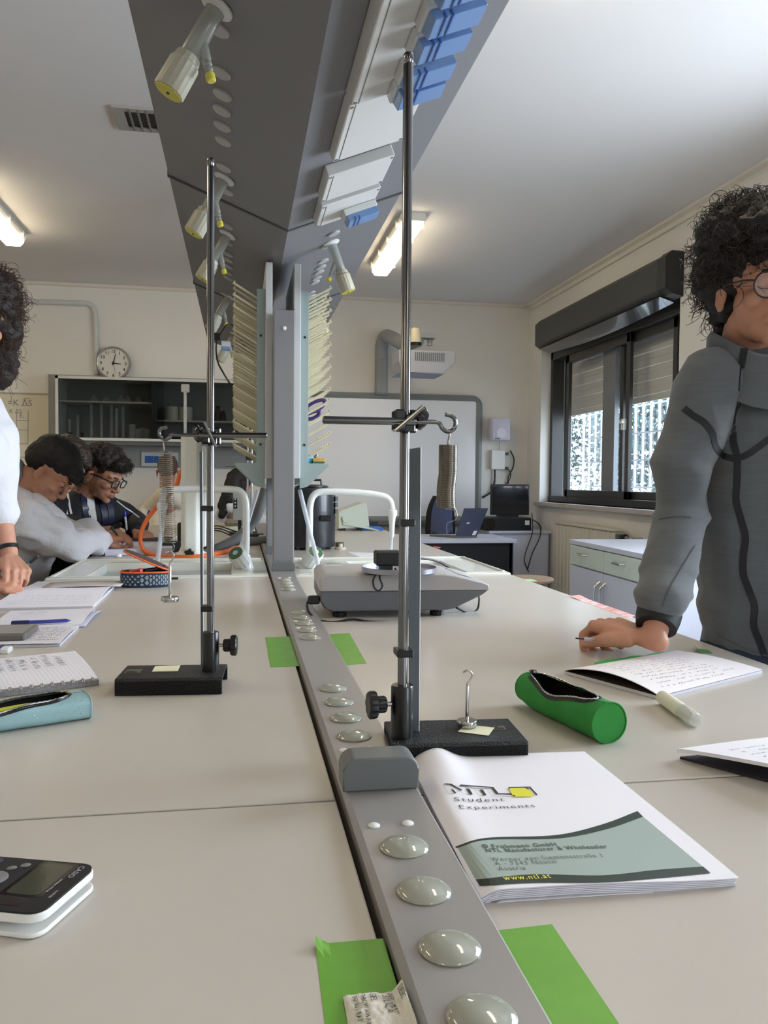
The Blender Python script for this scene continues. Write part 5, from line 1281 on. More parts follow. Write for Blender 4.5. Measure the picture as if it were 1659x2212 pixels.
# calculator
K0 = V(-.1165, .690, TZ); e = V(-.82, .50, 0).normalized()                      # along its long side
t = thing('calculator', 'black and white scientific calculator lying on its slide cover at the left edge', 'calculator', K0)
ev = (onz(0, 1845)-onz(205, 1868)); ev.z = 0; e = ev.normalized(); f_ = V(e.y, -e.x, 0); f_ = f_ if f_.y < 0 else -f_
K0 = onz(214, 1872, TZ+.017); K0.z = TZ
Mk = Matrix(((e.x, f_.x, 0, K0.x), (e.y, f_.y, 0, K0.y), (0, 0, 1, TZ), (0, 0, 0, 1)))
kw, kl = .080, .158
def rbox(x0, x1, y0, y1, z0, z1, r, fn): return MB().prism(rrect(x0, x1, y0, y1, r, 5), z0, z1, fn)
Fk = lambda a, b, h: Mk @ V(a, b, h+.004*(1-a/kl))
rbox(0, kl, 0, kw, .0008, .0045, .012, lambda a, b, h: Mk @ V(a, b, h)).build('slide_cover', M_white, t, bevel=.001, smooth='auto')
rbox(0, kl, 0, kw-.002, .0065, .0135, .012, Fk).build('white_case', M_white, t, bevel=.0015, smooth='auto')
cf = rbox(.0005, kl, .001, kw-.003, .0135, .0150, .012, Fk).build('black_face', mat('calc_black', (22, 23, 26), .3), t, smooth='auto')
rbox(.018, .046, .006, kw-.026, .0150, .0152, .004, Fk).build('display', mat('lcd', (66, 68, 54), .15, coat=.5), t)
rbox(.014, .050, .003, kw-.023, .01502, .0151, .004, Fk).build('display_window', M_blackgl, t)
rbox(.022, .040, kw-.021, kw-.010, .0150, .0152, .003, Fk).build('solar_panel', mat('solar', (44, 34, 34), .2, coat=.5), t)
for k, (x, y) in enumerate([(.058, .012), (.066, .018), (.058, .062), (.066, .054)]): MB().ell((0, 0, 0), (.004, .0028, .0012), Matrix.Translation(Fk(x, y, .0152)) @ Matrix.Rotation(.3, 4, 'Z')).build('round_key', mat('key_grey', (120, 118, 118), .35), t, smooth=True)
MB().lathe([(.010, 0), (.010, .0012), (.009, .002), (.002, .0022)], Fk(.068, .036, .0150), (0, 0, 1), 24).build('cursor_key', mat('key_grey', (120, 118, 118), .35), t, smooth='auto')
for r in range(3):
    for c in range(6): MB().box((.082+r*.010, .006+c*.0115, .0150), (.088+r*.010, .0145+c*.0115, .0165), None, .0006).add([], []).build('key', M_black, None) if False else rbox(.082+r*.010, .088+r*.010, .006+c*.0115, .0145+c*.0115, .0150, .0165, .001, Fk).build('key', mat('key_dark', (58, 58, 62), .4), t)
for r in range(4):
    for c in range(5): rbox(.114+r*.0105, .1215+r*.0105, .006+c*.0138, .0165+c*.0138, .0150, .0168, .001, Fk).build('key', mat('key_dark', (58, 58, 62), .4), t)
def calc_text(s, a, b, size, m): text_mesh(s, size, m, t, lambda x, y: Fk(a-y, b+x, .01535), 'print', bold=.0001)
M_lg = mat('print_silver', (170, 170, 176), .4)
calc_text('CASIO', .0125, .006, .0066, M_lg); calc_text('NATURAL-V.P.A.M.', .0155, .028, .0025, M_lg); calc_text('fx-991ES', .0085, .045, .0030, M_lg)
# silica gel packet
q4 = [onz(741, 2158), onz(868, 2153), onz(905, 2262), onz(760, 2262)]
q4 = [V(p.x, p.y, 0) for p in q4]; q4[1].x = min(q4[1].x, .106); q4[2].x = min(q4[2].x, .108)
def sf(u, v):
    p = q4[0]*(1-u)*(1-v)+q4[1]*u*(1-v)+q4[2]*u*v+q4[3]*(1-u)*v
    return V(p.x, p.y, TZ+.0015+.006*(math.sin(PI*u)*math.sin(PI*min(1, v+.05)))**.6+.0012*noise.noise(V(u*7, v*6, 3))+.0006*noise.noise(V(u*20, v*20, 1)) + (.010*max(0, u-.82)/.18))
t = thing('silica_gel_packet', 'small crumpled white silica gel packet at the bottom of the photo', 'packet', sf(0, 0))
MB().slab(sf, 36, 30, .001).build('pouch', mat('packet_paper', (222, 218, 206), .7, bump=.4, bscale=300), t, smooth='auto')
M_pk = mat('packet_print', (96, 92, 88), .7)
for s_, u_, v_, sz in (('DO NOT EAT', .14, .10, .0042), ('THROW AWAY', .27, .10, .0042), ('GEL', .42, .08, .0062), ('SILICA', .62, .18, .0062), ('DESICCANT', .74, .06, .0042), ('DESSIC', .90, .08, .0042)):
    wU = (q4[1]-q4[0]).length; wV = (q4[3]-q4[0]).length
    text_mesh(s_, sz, M_pk, t, lambda x, y, u_=u_, v_=v_: sf(min(1, u_+y/wU), min(1, v_+x/wV))+V(0, 0, .0006), 'print')
# blue pen, grey eraser/phone, white-blue thing on the left
pen(V(-.372, 1.885, TZ+.013), V(-.49, 1.865, TZ+.013), 'blue pen lying on the squared notebook', ((52, 62, 150), (36, 40, 90)))
t = thing('calculator', 'grey calculator edge on the squared notebook at the left margin of the photo', 'calculator', V(-.43, 1.70, TZ+.007))
MB().box((-.50, 1.685, TZ+.0075), (-.418, 1.80, TZ+.0215), bev=.003).build('case', mat('grey_dev', (112, 108, 102), .4), t)
MB().box((-.495, 1.690, TZ+.0215), (-.424, 1.79, TZ+.0225)).build('keypad', mat('grey_dev2', (140, 136, 128), .4), t)
t = thing('eraser', 'white and blue eraser at the left edge behind the spiral notebook', 'eraser', V(-.45, 1.60, TZ))
MB().box((-.475, 1.60, TZ), (-.425, 1.63, TZ+.010), bev=.002).build('rubber', M_white, t)
MB().box((-.476, 1.599, TZ-.0), (-.44, 1.631, TZ+.0105), bev=.001).build('sleeve', mat('blue_sleeve', (50, 54, 110), .5), t)
p = onz(256, 1203); t = thing('eraser', 'small round white eraser on the bench behind the left sink', 'eraser', p)
MB().lathe([(.012, 0), (.014, .002), (.014, .010), (.012, .013), (.002, .013)], p, (0, 0, 1), 20).build('rubber', M_white, t, smooth='auto')
for px, py, lb in ((735, 1182, 'small metal connector on the bench beside the black vessel'),):
    p = onz(px, py+4); t = thing('connector', lb, 'connector', p)
    MB().lathe([(.028, 0), (.028, .008), (.012, .010), (.012, .026)], p, (0, 0, 1), 16).build('body', mat('beige_part', (196, 184, 168), .5), t, smooth='auto')
    MB().box(p+V(-.02, .03, 0), p+V(.02, .05, .03)).build('block', M_dsteel, t)

# ============================================================ BALANCE
bx = .187; by = 1.915; M_bl = mat('balance_light', (178, 176, 178), .4); M_bd = mat('balance_dark', (104, 106, 112), .45)
t = thing('electronic_balance', 'grey electronic balance with a round steel pan, its keypad sloping to the right', 'balance', (bx, by, TZ))
bd = .26; sk = R(-2)
fb = lambda a, b, h: V(bx, by, TZ)+V(a*math.cos(sk)-h*math.sin(sk), a*math.sin(sk)+h*math.cos(sk), b)
W_ = .415
def loft(prof, name, m, ins):
    o = MB(); n = len(prof); rings = [(0, .93), (.012, .985), (.03, 1), (bd-.03, 1), (bd-.012, .985), (bd, .93)]; vs = []
    cx_, cz_ = W_/2, .06
    for h, s in rings: vs += [fb(cx_+(a-cx_)*(.985 if s < .95 else 1), cz_+(b-cz_)*s, h) for a, b in prof]
    o.add(vs, [(r*n+k, r*n+(k+1) % n, (r+1)*n+(k+1) % n, (r+1)*n+k) for r in range(len(rings)-1) for k in range(n)]+[tuple(range(n)), tuple((len(rings)-1)*n+k for k in range(n))])
    return o.build(name, m, t, smooth='auto', bevel=.002)
loft([(0, .064), (0, .04), (.012, .022), (.03, .014), (.31, .014), (.33, .018), (.40, .052), (W_, .064)], 'lower_shell', M_bd, 0)
loft([(0, .0645), (-.001, .092), (.006, .102), (.018, .106), (.30, .106), (.33, .102), (.405, .082), (W_+.002, .076), (W_+.002, .0645)], 'upper_shell', M_bl, 0)
pc = onz(862, 1231, TZ+.115); 
MB().lathe([(.02, 0), (.02, .008), (.086, .008), (.09, .009), (.091, .020), (.088, .021), (.087, .012), (.003, .012)], V(pc.x, pc.y, TZ+.103), (0, 0, 1), 48).build('pan', mat('pan_steel', (170, 170, 182), .3, metal=.9), t, smooth='auto')
for a_, b_ in ((.29, .03), (.29, .23), (.05, .03), (.05, .23)): MB().lathe([(.016, 0), (.017, .004), (.017, .010), (.009, .011), (.009, .016)], fb(a_, .0, b_), (0, 0, 1), 20, flute=10, fa=.05).build('foot', M_black, t, smooth='auto')
MB().box(fb(.045, .1065, .20)-V(.02, .012, .0008), fb(.045, .1065, .20)+V(.025, .012, .0006)).build('rating_plate', mat('plate_w', (206, 206, 204), .4), t)
MB().box(fb(.05, .107, .225)-V(.02, .006, .0008), fb(.05, .107, .225)+V(.02, .006, .0006)).build('label', mat('plate_g', (110, 116, 112), .4), t)
kp = MB()
for k in range(4): kp.add([fb(.345+.012*0, .0995, .05+k*.045), fb(.385, .089, .05+k*.045), fb(.385, .089, .08+k*.045), fb(.345, .0995, .08+k*.045)], [(0, 1, 2, 3)])
kp.build('keypad', M_whitegrey, t)
# power adapter and cable
t = thing('power_adapter', 'black plug-in power adapter resting on the balance pan', 'power adapter', V(pc.x-.03, pc.y, TZ+.115))
q0 = V(pc.x-.06, pc.y-.03, TZ+.1175)
ad = MB(); ad.box(q0+V(0, 0, .010), q0+V(.062, .05, .045), bev=.004); ad.build('body', mat('adapter', (30, 30, 30), .55), t)
MB().box(q0+V(.006, .006, 0), q0+V(.04, .04, .011)).build('plug_face', M_black, t)
for k in (0, 1): MB().cyl(q0+V(.030+.016*k, .01, .003), q0+V(.032+.016*k, -.012, -.001), .0022, n=8).build('pin', M_chrome, t)
def B(px, py, y): return ony(px, py, y)
cable([B(853, 1212, 2.03), B(838, 1212, 1.99), B(820, 1232, 1.89), B(807, 1250, 1.885), B(808, 1268, 1.885), B(818, 1276, 1.885), B(826, 1265, 1.885), B(820, 1245, 1.885), B(830, 1220, 1.95), B(845, 1210, 2.0)], .0022, 'power_cable', 'thin black cable looped over the front of the balance', cat='cable')
cable([B(850, 1213, 2.05), B(905, 1206, 2.1), B(950, 1215, 2.14), B(990, 1240, 2.15), B(1015, 1252, 2.14), B(1028, 1272, 2.14), B(1035, 1295, 2.0), B(1030, 1318, 1.98), B(1012, 1324, 1.97), B(985, 1312, 1.96)], .0028, 'power_cable', 'black cable running from the adapter around the right end of the balance')
cable([B(683, 1295, 1.95), B(665, 1300, 1.93), B(666, 1320, 1.90), B(685, 1338, 1.885), B(720, 1344, 1.87), B(760, 1338, 1.87), B(800, 1343, 1.865), B(850, 1343, 1.87), B(890, 1346, 1.87), B(935, 1337, 1.89)], .003, 'power_cable', 'black cable trailing along the table below the front of the balance')
p = B(676, 1296, 1.93); o = MB().box(p+V(-.012, -.008, -.010), p+V(.016, .012, .010), bev=.003).build('cable_plug', M_black, None, loc=p); tag(o, 'black plug pushed into the left end of the balance', 'plug')

# ============================================================ TAPS OVER THE SINKS AND TUBES
M_enam = mat('white_enamel', (218, 220, 218), .3, coat=.3)
M_gdisc = mat('green_disc', (58, 92, 62), .5)
def faucet(base, pxs, yv, label, dirn, tail):
    t = thing('faucet', label, 'faucet', base)
    MB().lathe([(.032, 0), (.030, .008), (.022, .03), (.018, .05)], base, (0, 0, 1), 24).build('base', M_enam, t, smooth='auto')
    p = [ony(a, b, yv) for a, b in pxs]
    MB().tube([V(base.x, base.y, base.z+.03)]+spline(p, 6), .0125, 16).build('riser', M_enam, t, smooth=True)
    e = p[-1]
    MB().lathe([(.013, 0), (.019, .004), (.019, .022), (.014, .03), (.0105, .06), (.009, .10), (.007, .105)], e, (0, 0, -1), 18).build('nozzle', M_enam, t, smooth='auto')
    h = base+V(dirn*.0, -.015, .018); d = V(-.42 if dirn < 0 else .30, -.62, .62).normalized()
    h = base+V(0, -.005, .010)
    MB().lathe([(.020, 0), (.024, .012), (.030, .018), (.031, .075), (.029, .078)], h, d, 48, flute=12, fa=.03).build('valve_head', M_enam, t, smooth='auto')
    k = MB().lathe([(.0265, 0), (.0265, .003), (.002, .0035)], h+d*.0775, d, 24).build('green_disc', M_gdisc, t)
    MB().lathe([(.010, 0), (.009, .002), (.002, .0025)], h+d*.081, d, 16).build('disc_centre', mat('disc_c%d' % dirn, (150, 190, 210) if dirn < 0 else (220, 190, 150), .5), k)
    return t, e
fy = 2.99
fl, eL = faucet(V(.018, fy, TZ+.006), [(532, 1185), (532, 1120), (531, 1085), (522, 1064), (500, 1057), (420, 1056), (372, 1058), (355, 1064), (350, 1085)], fy, 'white swan-neck faucet over the left sink with a green-disc valve', -1, None)
frt, eR = faucet(V(.246, fy, TZ+.006), [(668, 1195), (669, 1130), (670, 1092), (678, 1070), (700, 1062), (770, 1064), (825, 1071), (842, 1082), (847, 1100)], fy, 'white swan-neck faucet over the right sink with a green-disc valve', 1, None)
M_clear = mat('clear_tube', (214, 222, 232), .2, alpha=.62, spec=.7)
cable([eR+V(0, 0, -.09), eR+V(-.003, 0, -.16), eR+V(-.004, 0, -.24)], .006, 'water_tube', 'clear tube hanging from the right faucet into the sink', M_clear, 'tube')
cable([eL+V(0, 0, -.09), eL+V(-.008, 0, -.15), eL+V(-.02, 0, -.25)], .008, 'water_tube', 'clear tube hanging from the left faucet into the sink behind the spring', M_clear, 'tube')
cable([B(648, 1060, 2.97), B(660, 1110, 2.9), B(675, 1170, 2.86), B(684, 1205, 2.83), B(687, 1222, 2.83)], .0085, 'drain_tube', 'clear drain tube slanting down from the right drying rack', M_clear, 'tube')
cable([B(556, 1062, 3.1), B(544, 1100, 3.2), B(530, 1150, 3.3), B(518, 1190, 3.36)], .0085, 'drain_tube', 'clear drain tube slanting down from the left drying rack', M_clear, 'tube')
M_hose = mat('orange_hose', (232, 112, 48), .4)
cable([B(402, 1000, 3.62), B(388, 1026, 3.6), B(378, 1055, 3.58), B(345, 1088, 3.58), B(318, 1122, 3.58), B(304, 1155, 3.58), B(307, 1182, 3.58), B(325, 1197, 3.58), B(370, 1203, 3.5), B(430, 1202, 3.48), B(480, 1193, 3.62), B(512, 1183, 3.8), B(526, 1180, 3.95)], .0095, 'orange_hose', 'orange rubber hose looping across the bench behind the left sink', M_hose, 'hose')
M_corr = mat('grey_hose', (118, 122, 126), .45)
def corrugated(pts, r, label):
    C = spline(pts, 26); o = MB().tube(C, [r*(1 if i % 2 else .86) for i in range(len(C))], 14).build('corrugated_hose', M_corr, None, smooth=True, loc=C[0]); tag(o, label, 'hose')
corrugated([B(576, 1050, 3.75), B(562, 1095, 3.8), B(545, 1130, 3.85), B(515, 1160, 3.85), B(480, 1180, 3.85), B(455, 1192, 3.85), B(440, 1200, 3.8)], .025, 'grey corrugated hose curving down beside the service post onto the bench')
corrugated([B(592, 1166, 4.1), B(560, 1168, 4.1), B(520, 1174, 4.1), B(490, 1181, 4.1)], .023, 'second grey corrugated hose lying flat on the bench behind the left faucet')
# white column (air track tube)
c = V(-.197, 3.60, TZ); yq = 3.55
xa, xb = ony(392, 1100, yq).x, ony(434, 1100, yq).x; zt = ony(410, 942, yq).z
t = thing('white_column', 'tall white plastic column apparatus with a flared foot behind the left stand', 'apparatus', ((xa+xb)/2, yq, TZ))
xc, rw = (xa+xb)/2, (xb-xa)/2
pf = [(-rw, .02), (-rw, -.03), (-rw*.6, -.05), (rw*.6, -.05), (rw, -.03), (rw, .02), (rw, .05), (-rw, .05)]
MB().prism(pf, TZ+.02, zt, lambda a, b, h: (xc+a, yq+b, h)).build('column', mat('column_white', (224, 226, 218), .4), t, bevel=.008)
MB().lathe([(rw*1.75, 0), (rw*1.7, .010), (rw*1.25, .022), (rw*1.02, .045), (rw*.9, .05)], (xc, yq, TZ), (0, 0, 1), 32).build('foot', mat('column_white', (224, 226, 218), .4), t, smooth='auto')
MB().box((xb-.0, yq-.02, TZ+.04), (xb+.022, yq+.04, zt-.04), bev=.004).build('side_rail', M_white, t)
MB().box((xc-rw*1.05, yq-.052, zt), (xc+rw*1.9, yq+.05, zt+.010), bev=.003).build('top_plate', M_capgrey, t)
k = ony(408, 1197, yq-.09); MB().lathe([(.010, 0), (.018, .004), (.019, .022), (.014, .026)], k+V(0, .04, 0), (0, -1, 0), 30, flute=5, fa=.15).build('levelling_knob', M_black, t, smooth='auto')
zr = ony(399, 832, yq).z
MB().cyl((ony(400, 900, yq).x, yq, zt+.005), (ony(400, 900, yq).x, yq, zr), .006, n=12).build('rod', mat('rod_white', (232, 234, 232), .25, metal=.4), t)
MB().box(V(ony(400, 900, yq).x-.016, yq-.008, zr-.03), V(ony(400, 900, yq).x+.018, yq+.008, zr+.004), bev=.003).build('rod_clip', M_white, t)
# black cylindrical vessel
c = V(.335, 3.88, TZ); rv = .115; hv = ony(680, 1053, 3.8).z-TZ
t = thing('black_vessel', 'tall black cylindrical vessel with a lid standing behind the right faucet', 'vessel', c)
MB().lathe([(rv*.98, .012), (rv, .02), (rv, hv*.50), (rv*1.012, hv*.505), (rv*1.012, hv*.525), (rv, hv*.53), (rv, hv-.02), (rv*.96, hv-.003), (rv*.5, hv)], c, (0, 0, 1), 56).build('body', mat('vessel_black', (30, 32, 38), .38, coat=.15), t, smooth='auto')
MB().lathe([(rv*.7, 0), (rv*.7, .008), (rv*.2, .014)], c+V(0, 0, hv), (0, 0, 1), 40).build('lid', M_black, t, smooth='auto')
MB().tube([c+V(-.05, 0, hv), c+V(-.045, 0, hv+.035), c+V(.045, 0, hv+.035), c+V(.05, 0, hv)], .006, 8).build('lid_handle', M_black, t)
MB().box(c+V(.03, -rv-.006, hv*.47), c+V(.085, -rv+.03, hv*.56), bev=.004).build('latch', M_black, t)
for z in (.58, .68, .78): MB().box(c+V(rv-.004, -.05, hv*z), c+V(rv+.008, -.02, hv*z+.022)).build('hinge', M_capgrey, t)
for a_ in range(4): MB().cyl(c+V(rv*.8*math.cos(a_*PI/2+.4), rv*.8*math.sin(a_*PI/2+.4), 0), c+V(rv*.8*math.cos(a_*PI/2+.4), rv*.8*math.sin(a_*PI/2+.4), .014), .014, n=12).build('foot', M_black, t)
# pale green instrument
M_inst = mat('instrument_green', (204, 214, 200), .45)
a, b = onz(730, 1143), onz(800, 1148); yi = 5.25; x0 = ony(731, 1140, yi).x; x1 = ony(792, 1140, yi).x; zt_ = ony(780, 1086, yi).z
t = thing('measuring_instrument', 'pale green laboratory instrument with a tilted handle at the far end of the bench', 'instrument', (x0, yi, TZ))
MB().prism([(x0, TZ+.012), (x1+.02, TZ+.025), (x1, zt_-.005), (x1-.03, zt_), (x0+.01, zt_-.055), (x0, zt_-.065)], yi, yi+.24, lambda u, v, h: (u, h, v)).build('case', M_inst, t, bevel=.006)
MB().lathe([(.022, 0), (.022, .014), (.018, .018)], (x0+.045, yi, TZ+.075), (0, -1, 0), 20).build('pivot_knob', M_inst, t, smooth='auto')
MB().add([V(x0+.02, yi-.01, TZ+.095), V(x0+.065, yi-.01, TZ+.06), V(x1+.09, yi-.01, TZ+.002), V(x1+.07, yi-.01, TZ+.0), V(x0+.03, yi-.01, TZ+.04)]+[V(x0+.02, yi-.002, TZ+.095), V(x0+.065, yi-.002, TZ+.06), V(x1+.09, yi-.002, TZ+.002), V(x1+.07, yi-.002, TZ+.0), V(x0+.03, yi-.002, TZ+.04)], [(0, 1, 2, 3, 4), (9, 8, 7, 6, 5)]+[(i, (i+1) % 5, 5+(i+1) % 5, 5+i) for i in range(5)]).build('carrying_handle', M_inst, t)
MB().box((x0+.02, yi+.02, TZ), (x0+.05, yi+.2, TZ+.02)).box((x1-.03, yi+.02, TZ), (x1, yi+.2, TZ+.03)).build('foot', M_black, t)
# grey power supply on a chrome stand behind the left faucet
yi = 4.9; a, b = ony(503, 1064, yi), ony(533, 1124, yi)
t = thing('power_supply', 'grey metal box with a black switch strip behind the left faucet', 'power supply', (a.x, yi, TZ))
MB().box((a.x, yi, b.z-.0), (b.x+.03, yi+.12, a.z), bev=.003).build('case', mat('psu_grey', (150, 150, 144), .5), t)
pl_ = MB().box((a.x+.004, yi-.004, b.z+.07), (a.x+.026, yi, a.z-.035)).build('switch_panel', M_black, t)
for z in (.085, .105, .125): MB().lathe([(.004, 0), (.004, .004)], (a.x+.014, yi-.004, b.z+z), (0, -1, 0), 8).build('terminal', M_white, pl_)
MB().box((a.x+.03, yi+.05, TZ), (a.x+.05, yi+.07, b.z)).build('leg', M_black, t)
MB().box((a.x-.02, yi, TZ), (b.x+.06, yi+.14, TZ+.012)).build('foot', M_black, t)
yi = 4.75; p = ony(535, 1100, yi)
t = thing('chrome_stand', 'slim chrome double-rod stand seen through the pegs of the left drying rack', 'stand', (p.x, yi, TZ))
for dx in (0, .022): MB().cyl((p.x+dx, yi, TZ), (p.x+dx, yi, ony(533, 900, yi).z), .006, n=12).build('rod', M_chrome, t)
MB().box((p.x-.06, yi-.05, TZ), (p.x+.09, yi+.05, TZ+.015)).build('foot', M_black, t)
for z in (1.05, 1.34): MB().box((p.x-.012, yi-.015, z), (p.x+.034, yi+.012, z+.025)).build('clamp', M_black, t)
MB().cyl((p.x, yi-.02, 1.30), (p.x-.13, yi-.02, 1.30), .005, n=8).build('cross_rod', M_chrome, t)
# tray and black equipment on the left far bench
a = ony(384, 1126, 5.1); b = ony(574, 1142, 5.1)
t = thing('cream_tray', 'long cream plastic tray across the far left of the bench', 'tray', (a.x, 5.1, TZ))
MB().box((a.x, 5.1, TZ), (.09, 5.5, TZ+.035), bev=.004).build('tray', mat('tray_cream', (206, 200, 182), .5), t)
MB().box((-.10, 5.16, TZ+.035), (.03, 5.34, TZ+.075), bev=.02).build('lump', mat('tray_taupe', (128, 120, 104), .6), t)
for i, (px0, px1, py0, py1, y, lb) in enumerate(((383, 398, 1130, 1190, 3.9, 'black box behind the left edge of the white column'), (438, 458, 1150, 1196, 3.85, 'black ribbed box at the right foot of the white column'), (350, 396, 1172, 1196, 3.75, 'low black device on the bench behind the spring'))):
    a, b = ony(px0, py0, y), ony(px1, py1, y)
    o = MB().box((a.x, y, TZ), (b.x, y+.10, a.z), bev=.004).build('black_box', mat('eq_black', (32, 32, 34), .5), None, loc=(a.x, y, TZ)); tag(o, lb, 'box')
for i in range(3): cable([B(430+i*8, 1152-i*4, 4.6), B(470, 1146-i*5, 4.5), B(510, 1160-i*6, 4.4), B(540, 1150, 4.5)], .004, 'wire', ['thin dark wire lying over the bench behind the column, nearest of three', 'thin dark wire lying over the bench behind the column, middle of three', 'thin dark wire lying over the bench behind the column, furthest of three'][i], M_black, 'wire')
# black cable by the rack
cable([V(.02, 3.47, 1.78), B(497, 700, 3.6), B(472, 728, 3.7), B(467, 748, 3.7), B(470, 780, 3.7), B(482, 805, 3.7), B(496, 828, 3.6)], .004, 'cable', 'black cable with a small adapter dangling left of the drying rack')
p = B(470, 726, 3.7); o = MB().box(p+V(-.016, 0, -.018), p+V(.014, .02, .014), bev=.003).build('cable_plug', M_black, None, loc=p); tag(o, 'small black adapter on the cable left of the drying rack', 'plug')
# things on the right rack
t = thing('scissors', 'purple-handled scissors hanging on the pegs of the right drying rack', 'scissors', B(682, 885, 3.05))
M_pur = mat('purple_plastic', (72, 52, 112), .35)
lp = [B(a, b, 3.05) for a, b in ((663, 878), (680, 868), (697, 864), (702, 868), (694, 880), (678, 888), (664, 892))]
MB().tube(spline(lp+[lp[0]], 5), .007, 10).build('handle_loop', M_pur, t, smooth=True)
lp = [B(a, b, 3.07) for a, b in ((664, 895), (676, 890), (690, 888), (686, 898), (672, 905), (662, 903))]
MB().tube(spline(lp+[lp[0]], 5), .007, 10).build('handle_loop', M_pur, t, smooth=True)
MB().add([B(662, 876, 3.06), B(662, 890, 3.06), B(640, 892, 3.1), B(640, 889, 3.1)], [(0, 1, 2, 3)]).build('blade', M_chrome, t)
p = B(668, 1010, 3.02); t = thing('bottle_brush', 'small blue brush with a wire stem in the tray of the right rack', 'brush', p)
MB().lathe([(.014, 0), (.017, .01), (.014, .03), (.006, .034)], V(p.x-.01, p.y, 1.294), (.3, .2, .3), 16).build('blue_end', mat('sky_blue', (90, 176, 216), .5), t, smooth='auto')
coil(V(p.x+.01, p.y, 1.300), V(p.x+.03, p.y+.02, 1.325), .006, .0012, 8, n=4).build('wire_stem', M_dsteel, t)
p = B(688, 1012, 3.02); t = thing('sponge', 'yellow and green sponge in the tray of the right drying rack', 'sponge', p)
MB().box((p.x-.022, p.y-.02, 1.297), (p.x+.022, p.y+.05, 1.311), bev=.002).build('foam', mat('sponge_yellow', (206, 164, 84), .9, bump=.8, bscale=300), t)
MB().box((p.x-.022, p.y-.02, 1.2925), (p.x+.022, p.y+.05, 1.2968), bev=.001).build('scourer', mat('scourer', (70, 110, 80), .9), t)
# clear flask / paper at strip behind balance
o = tape([(640, 1205), (662, 1214), (676, 1244), (652, 1240)], 'crumpled clear plastic film beside the foot of the service post', 'plastic_film', mat('clear_film', (224, 226, 230), .2, alpha=.5), cat='film', lift=lambda u, w_: .006*math.sin(5*u)*math.sin(4*w_)+.004)
# ============================================================ PEOPLE
def DP(px, py, d): return CAM + ray(px, py)*d
def frame(o, fwd, upv, s=1.):
    """local +y = forward, +z = up, +x = the person's right"""
    f = Vector(fwd).normalized(); u_ = Vector(upv); u_ = (u_-f*u_.dot(f)).normalized(); r_ = f.cross(u_)
    return Matrix(((r_.x*s, f.x*s, u_.x*s, o[0]), (r_.y*s, f.y*s, u_.y*s, o[1]), (r_.z*s, f.z*s, u_.z*s, o[2]), (0, 0, 0, 1)))
def put(dst, src, M): return dst.add([M @ Vector(v) for v in src.v], src.f)
def head_shape(neck=True, jaw=1.):
    h = MB()
    h.ell((0, -.012, .045), (.074, .094, .080)); h.ell((0, .030, .035), (.064, .060, .062)); h.ell((0, .028, -.030), (.060*jaw, .062, .066))
    h.ell((0, .050, -.070), (.040*jaw, .040, .034)); h.ell((0, .078, -.094), (.021, .018, .016)); h.ell((0, .020, -.068), (.050*jaw, .050, .034))
    for s in (-1, 1):
        h.ell((s*.038, .062, -.022), (.022, .022, .020)); h.cap((s*.012, .090, .030), .0085, (s*.046, .074, .030), .008)
        h.ell((s*.011, .100, -.034), (.0085, .011, .008))
        e = MB(); e.ell((0, 0, 0), (.0055, .016, .027)); e.ell((.002*s, -.004, .014), (.007, .013, .013)); e.ell((0, .004, -.020), (.0065, .009, .011))
        put(h, e, Matrix.Translation((s*.076, -.010, -.012)) @ Matrix.Rotation(s*R(22), 4, 'Z') @ Matrix.Rotation(R(-8), 4, 'X'))
        h.ell((s*.031, .074, .008), (.014, .013, .011))
    h.cap((0, .088, .018), .0075, (0, .112, -.026), .0105); h.ell((0, .110, -.030), (.0125, .011, .009))
    h.ell((0, .090, -.052), (.022, .013, .008)); h.ell((0, .0965, -.0555), (.019, .008, .0055)); h.ell((0, .094, -.0665), (.017, .009, .006)); h.ell((0, .080, -.060), (.030, .016, .014))
    if neck: h.cap((0, -.020, -.050), .053, (0, -.048, -.150), .056)
    return h
FING = [(.0215, .074, .0086), (.0, .082, .0088), (-.0205, .076, .0084), (-.040, .060, .0075)]
def hand_shape(curl=(40, 50, 35), thumb=0, spread=1., curls=None):
    """wrist at the origin, fingers along +y, back of the hand +z, thumb towards +x"""
    h = MB()
    for i, (x, L_, r) in enumerate(FING):
        x = x+.008; k = Vector((x, .088-.004*abs(i-1), 0)); h.cap((x*.45, .004, 0), .0130, k, .0120)
        if i: h.cap((x*.6+.008, .02, -.004), .014, k+V(.010, -.006, -.003), .011)
        a = 0; p = k; c_ = curls[i] if curls else curl; dx = (x-.008)*.10*spread
        for j, (fr_, rr) in enumerate(((.45, 1.), (.31, .94), (.24, .86))):
            a += R(c_[j]); q = p+V(dx*.3, math.cos(a), -math.sin(a))*(L_*fr_); h.cap(p, r*rr*1.02, q, r*rr*.95, 12); p = q
    h.cap((.004, .0, 0), .0165, (0, -.03, 0), .019); h.ell((.004, .045, -.006), (.036, .044, .013))
    t0 = V(.020, .016, -.006); t1 = V(.044, .045, -.014); t2 = V(.050-.012*thumb, .074, -.020-.010*thumb); t3 = V(.046-.022*thumb, .096, -.024-.018*thumb)
    h.cap(t0, .0155, t1, .0125); h.cap(t1, .0115, t2, .0098); h.cap(t2, .0096, t3, .0082)
    return h
def nail_set(): pass
def chain(mb, pts, rs):
    for a, b, r0, r1 in zip(pts, pts[1:], rs, rs[1:]): mb.cap(a, r0, b, r1, 20)
def wrinkle(amp, sc, seed=0, st=(1, 1, 1)):
    def f(p, n):
        q = V(p.x*st[0], p.y*st[1], p.z*st[2])*sc+V(seed, 0, 0)
        a = noise.noise(q); b = noise.noise(q*2.1+V(5, 1, 2))
        return amp*((1-abs(a)*2.2)*.8+.5*b)
    return f
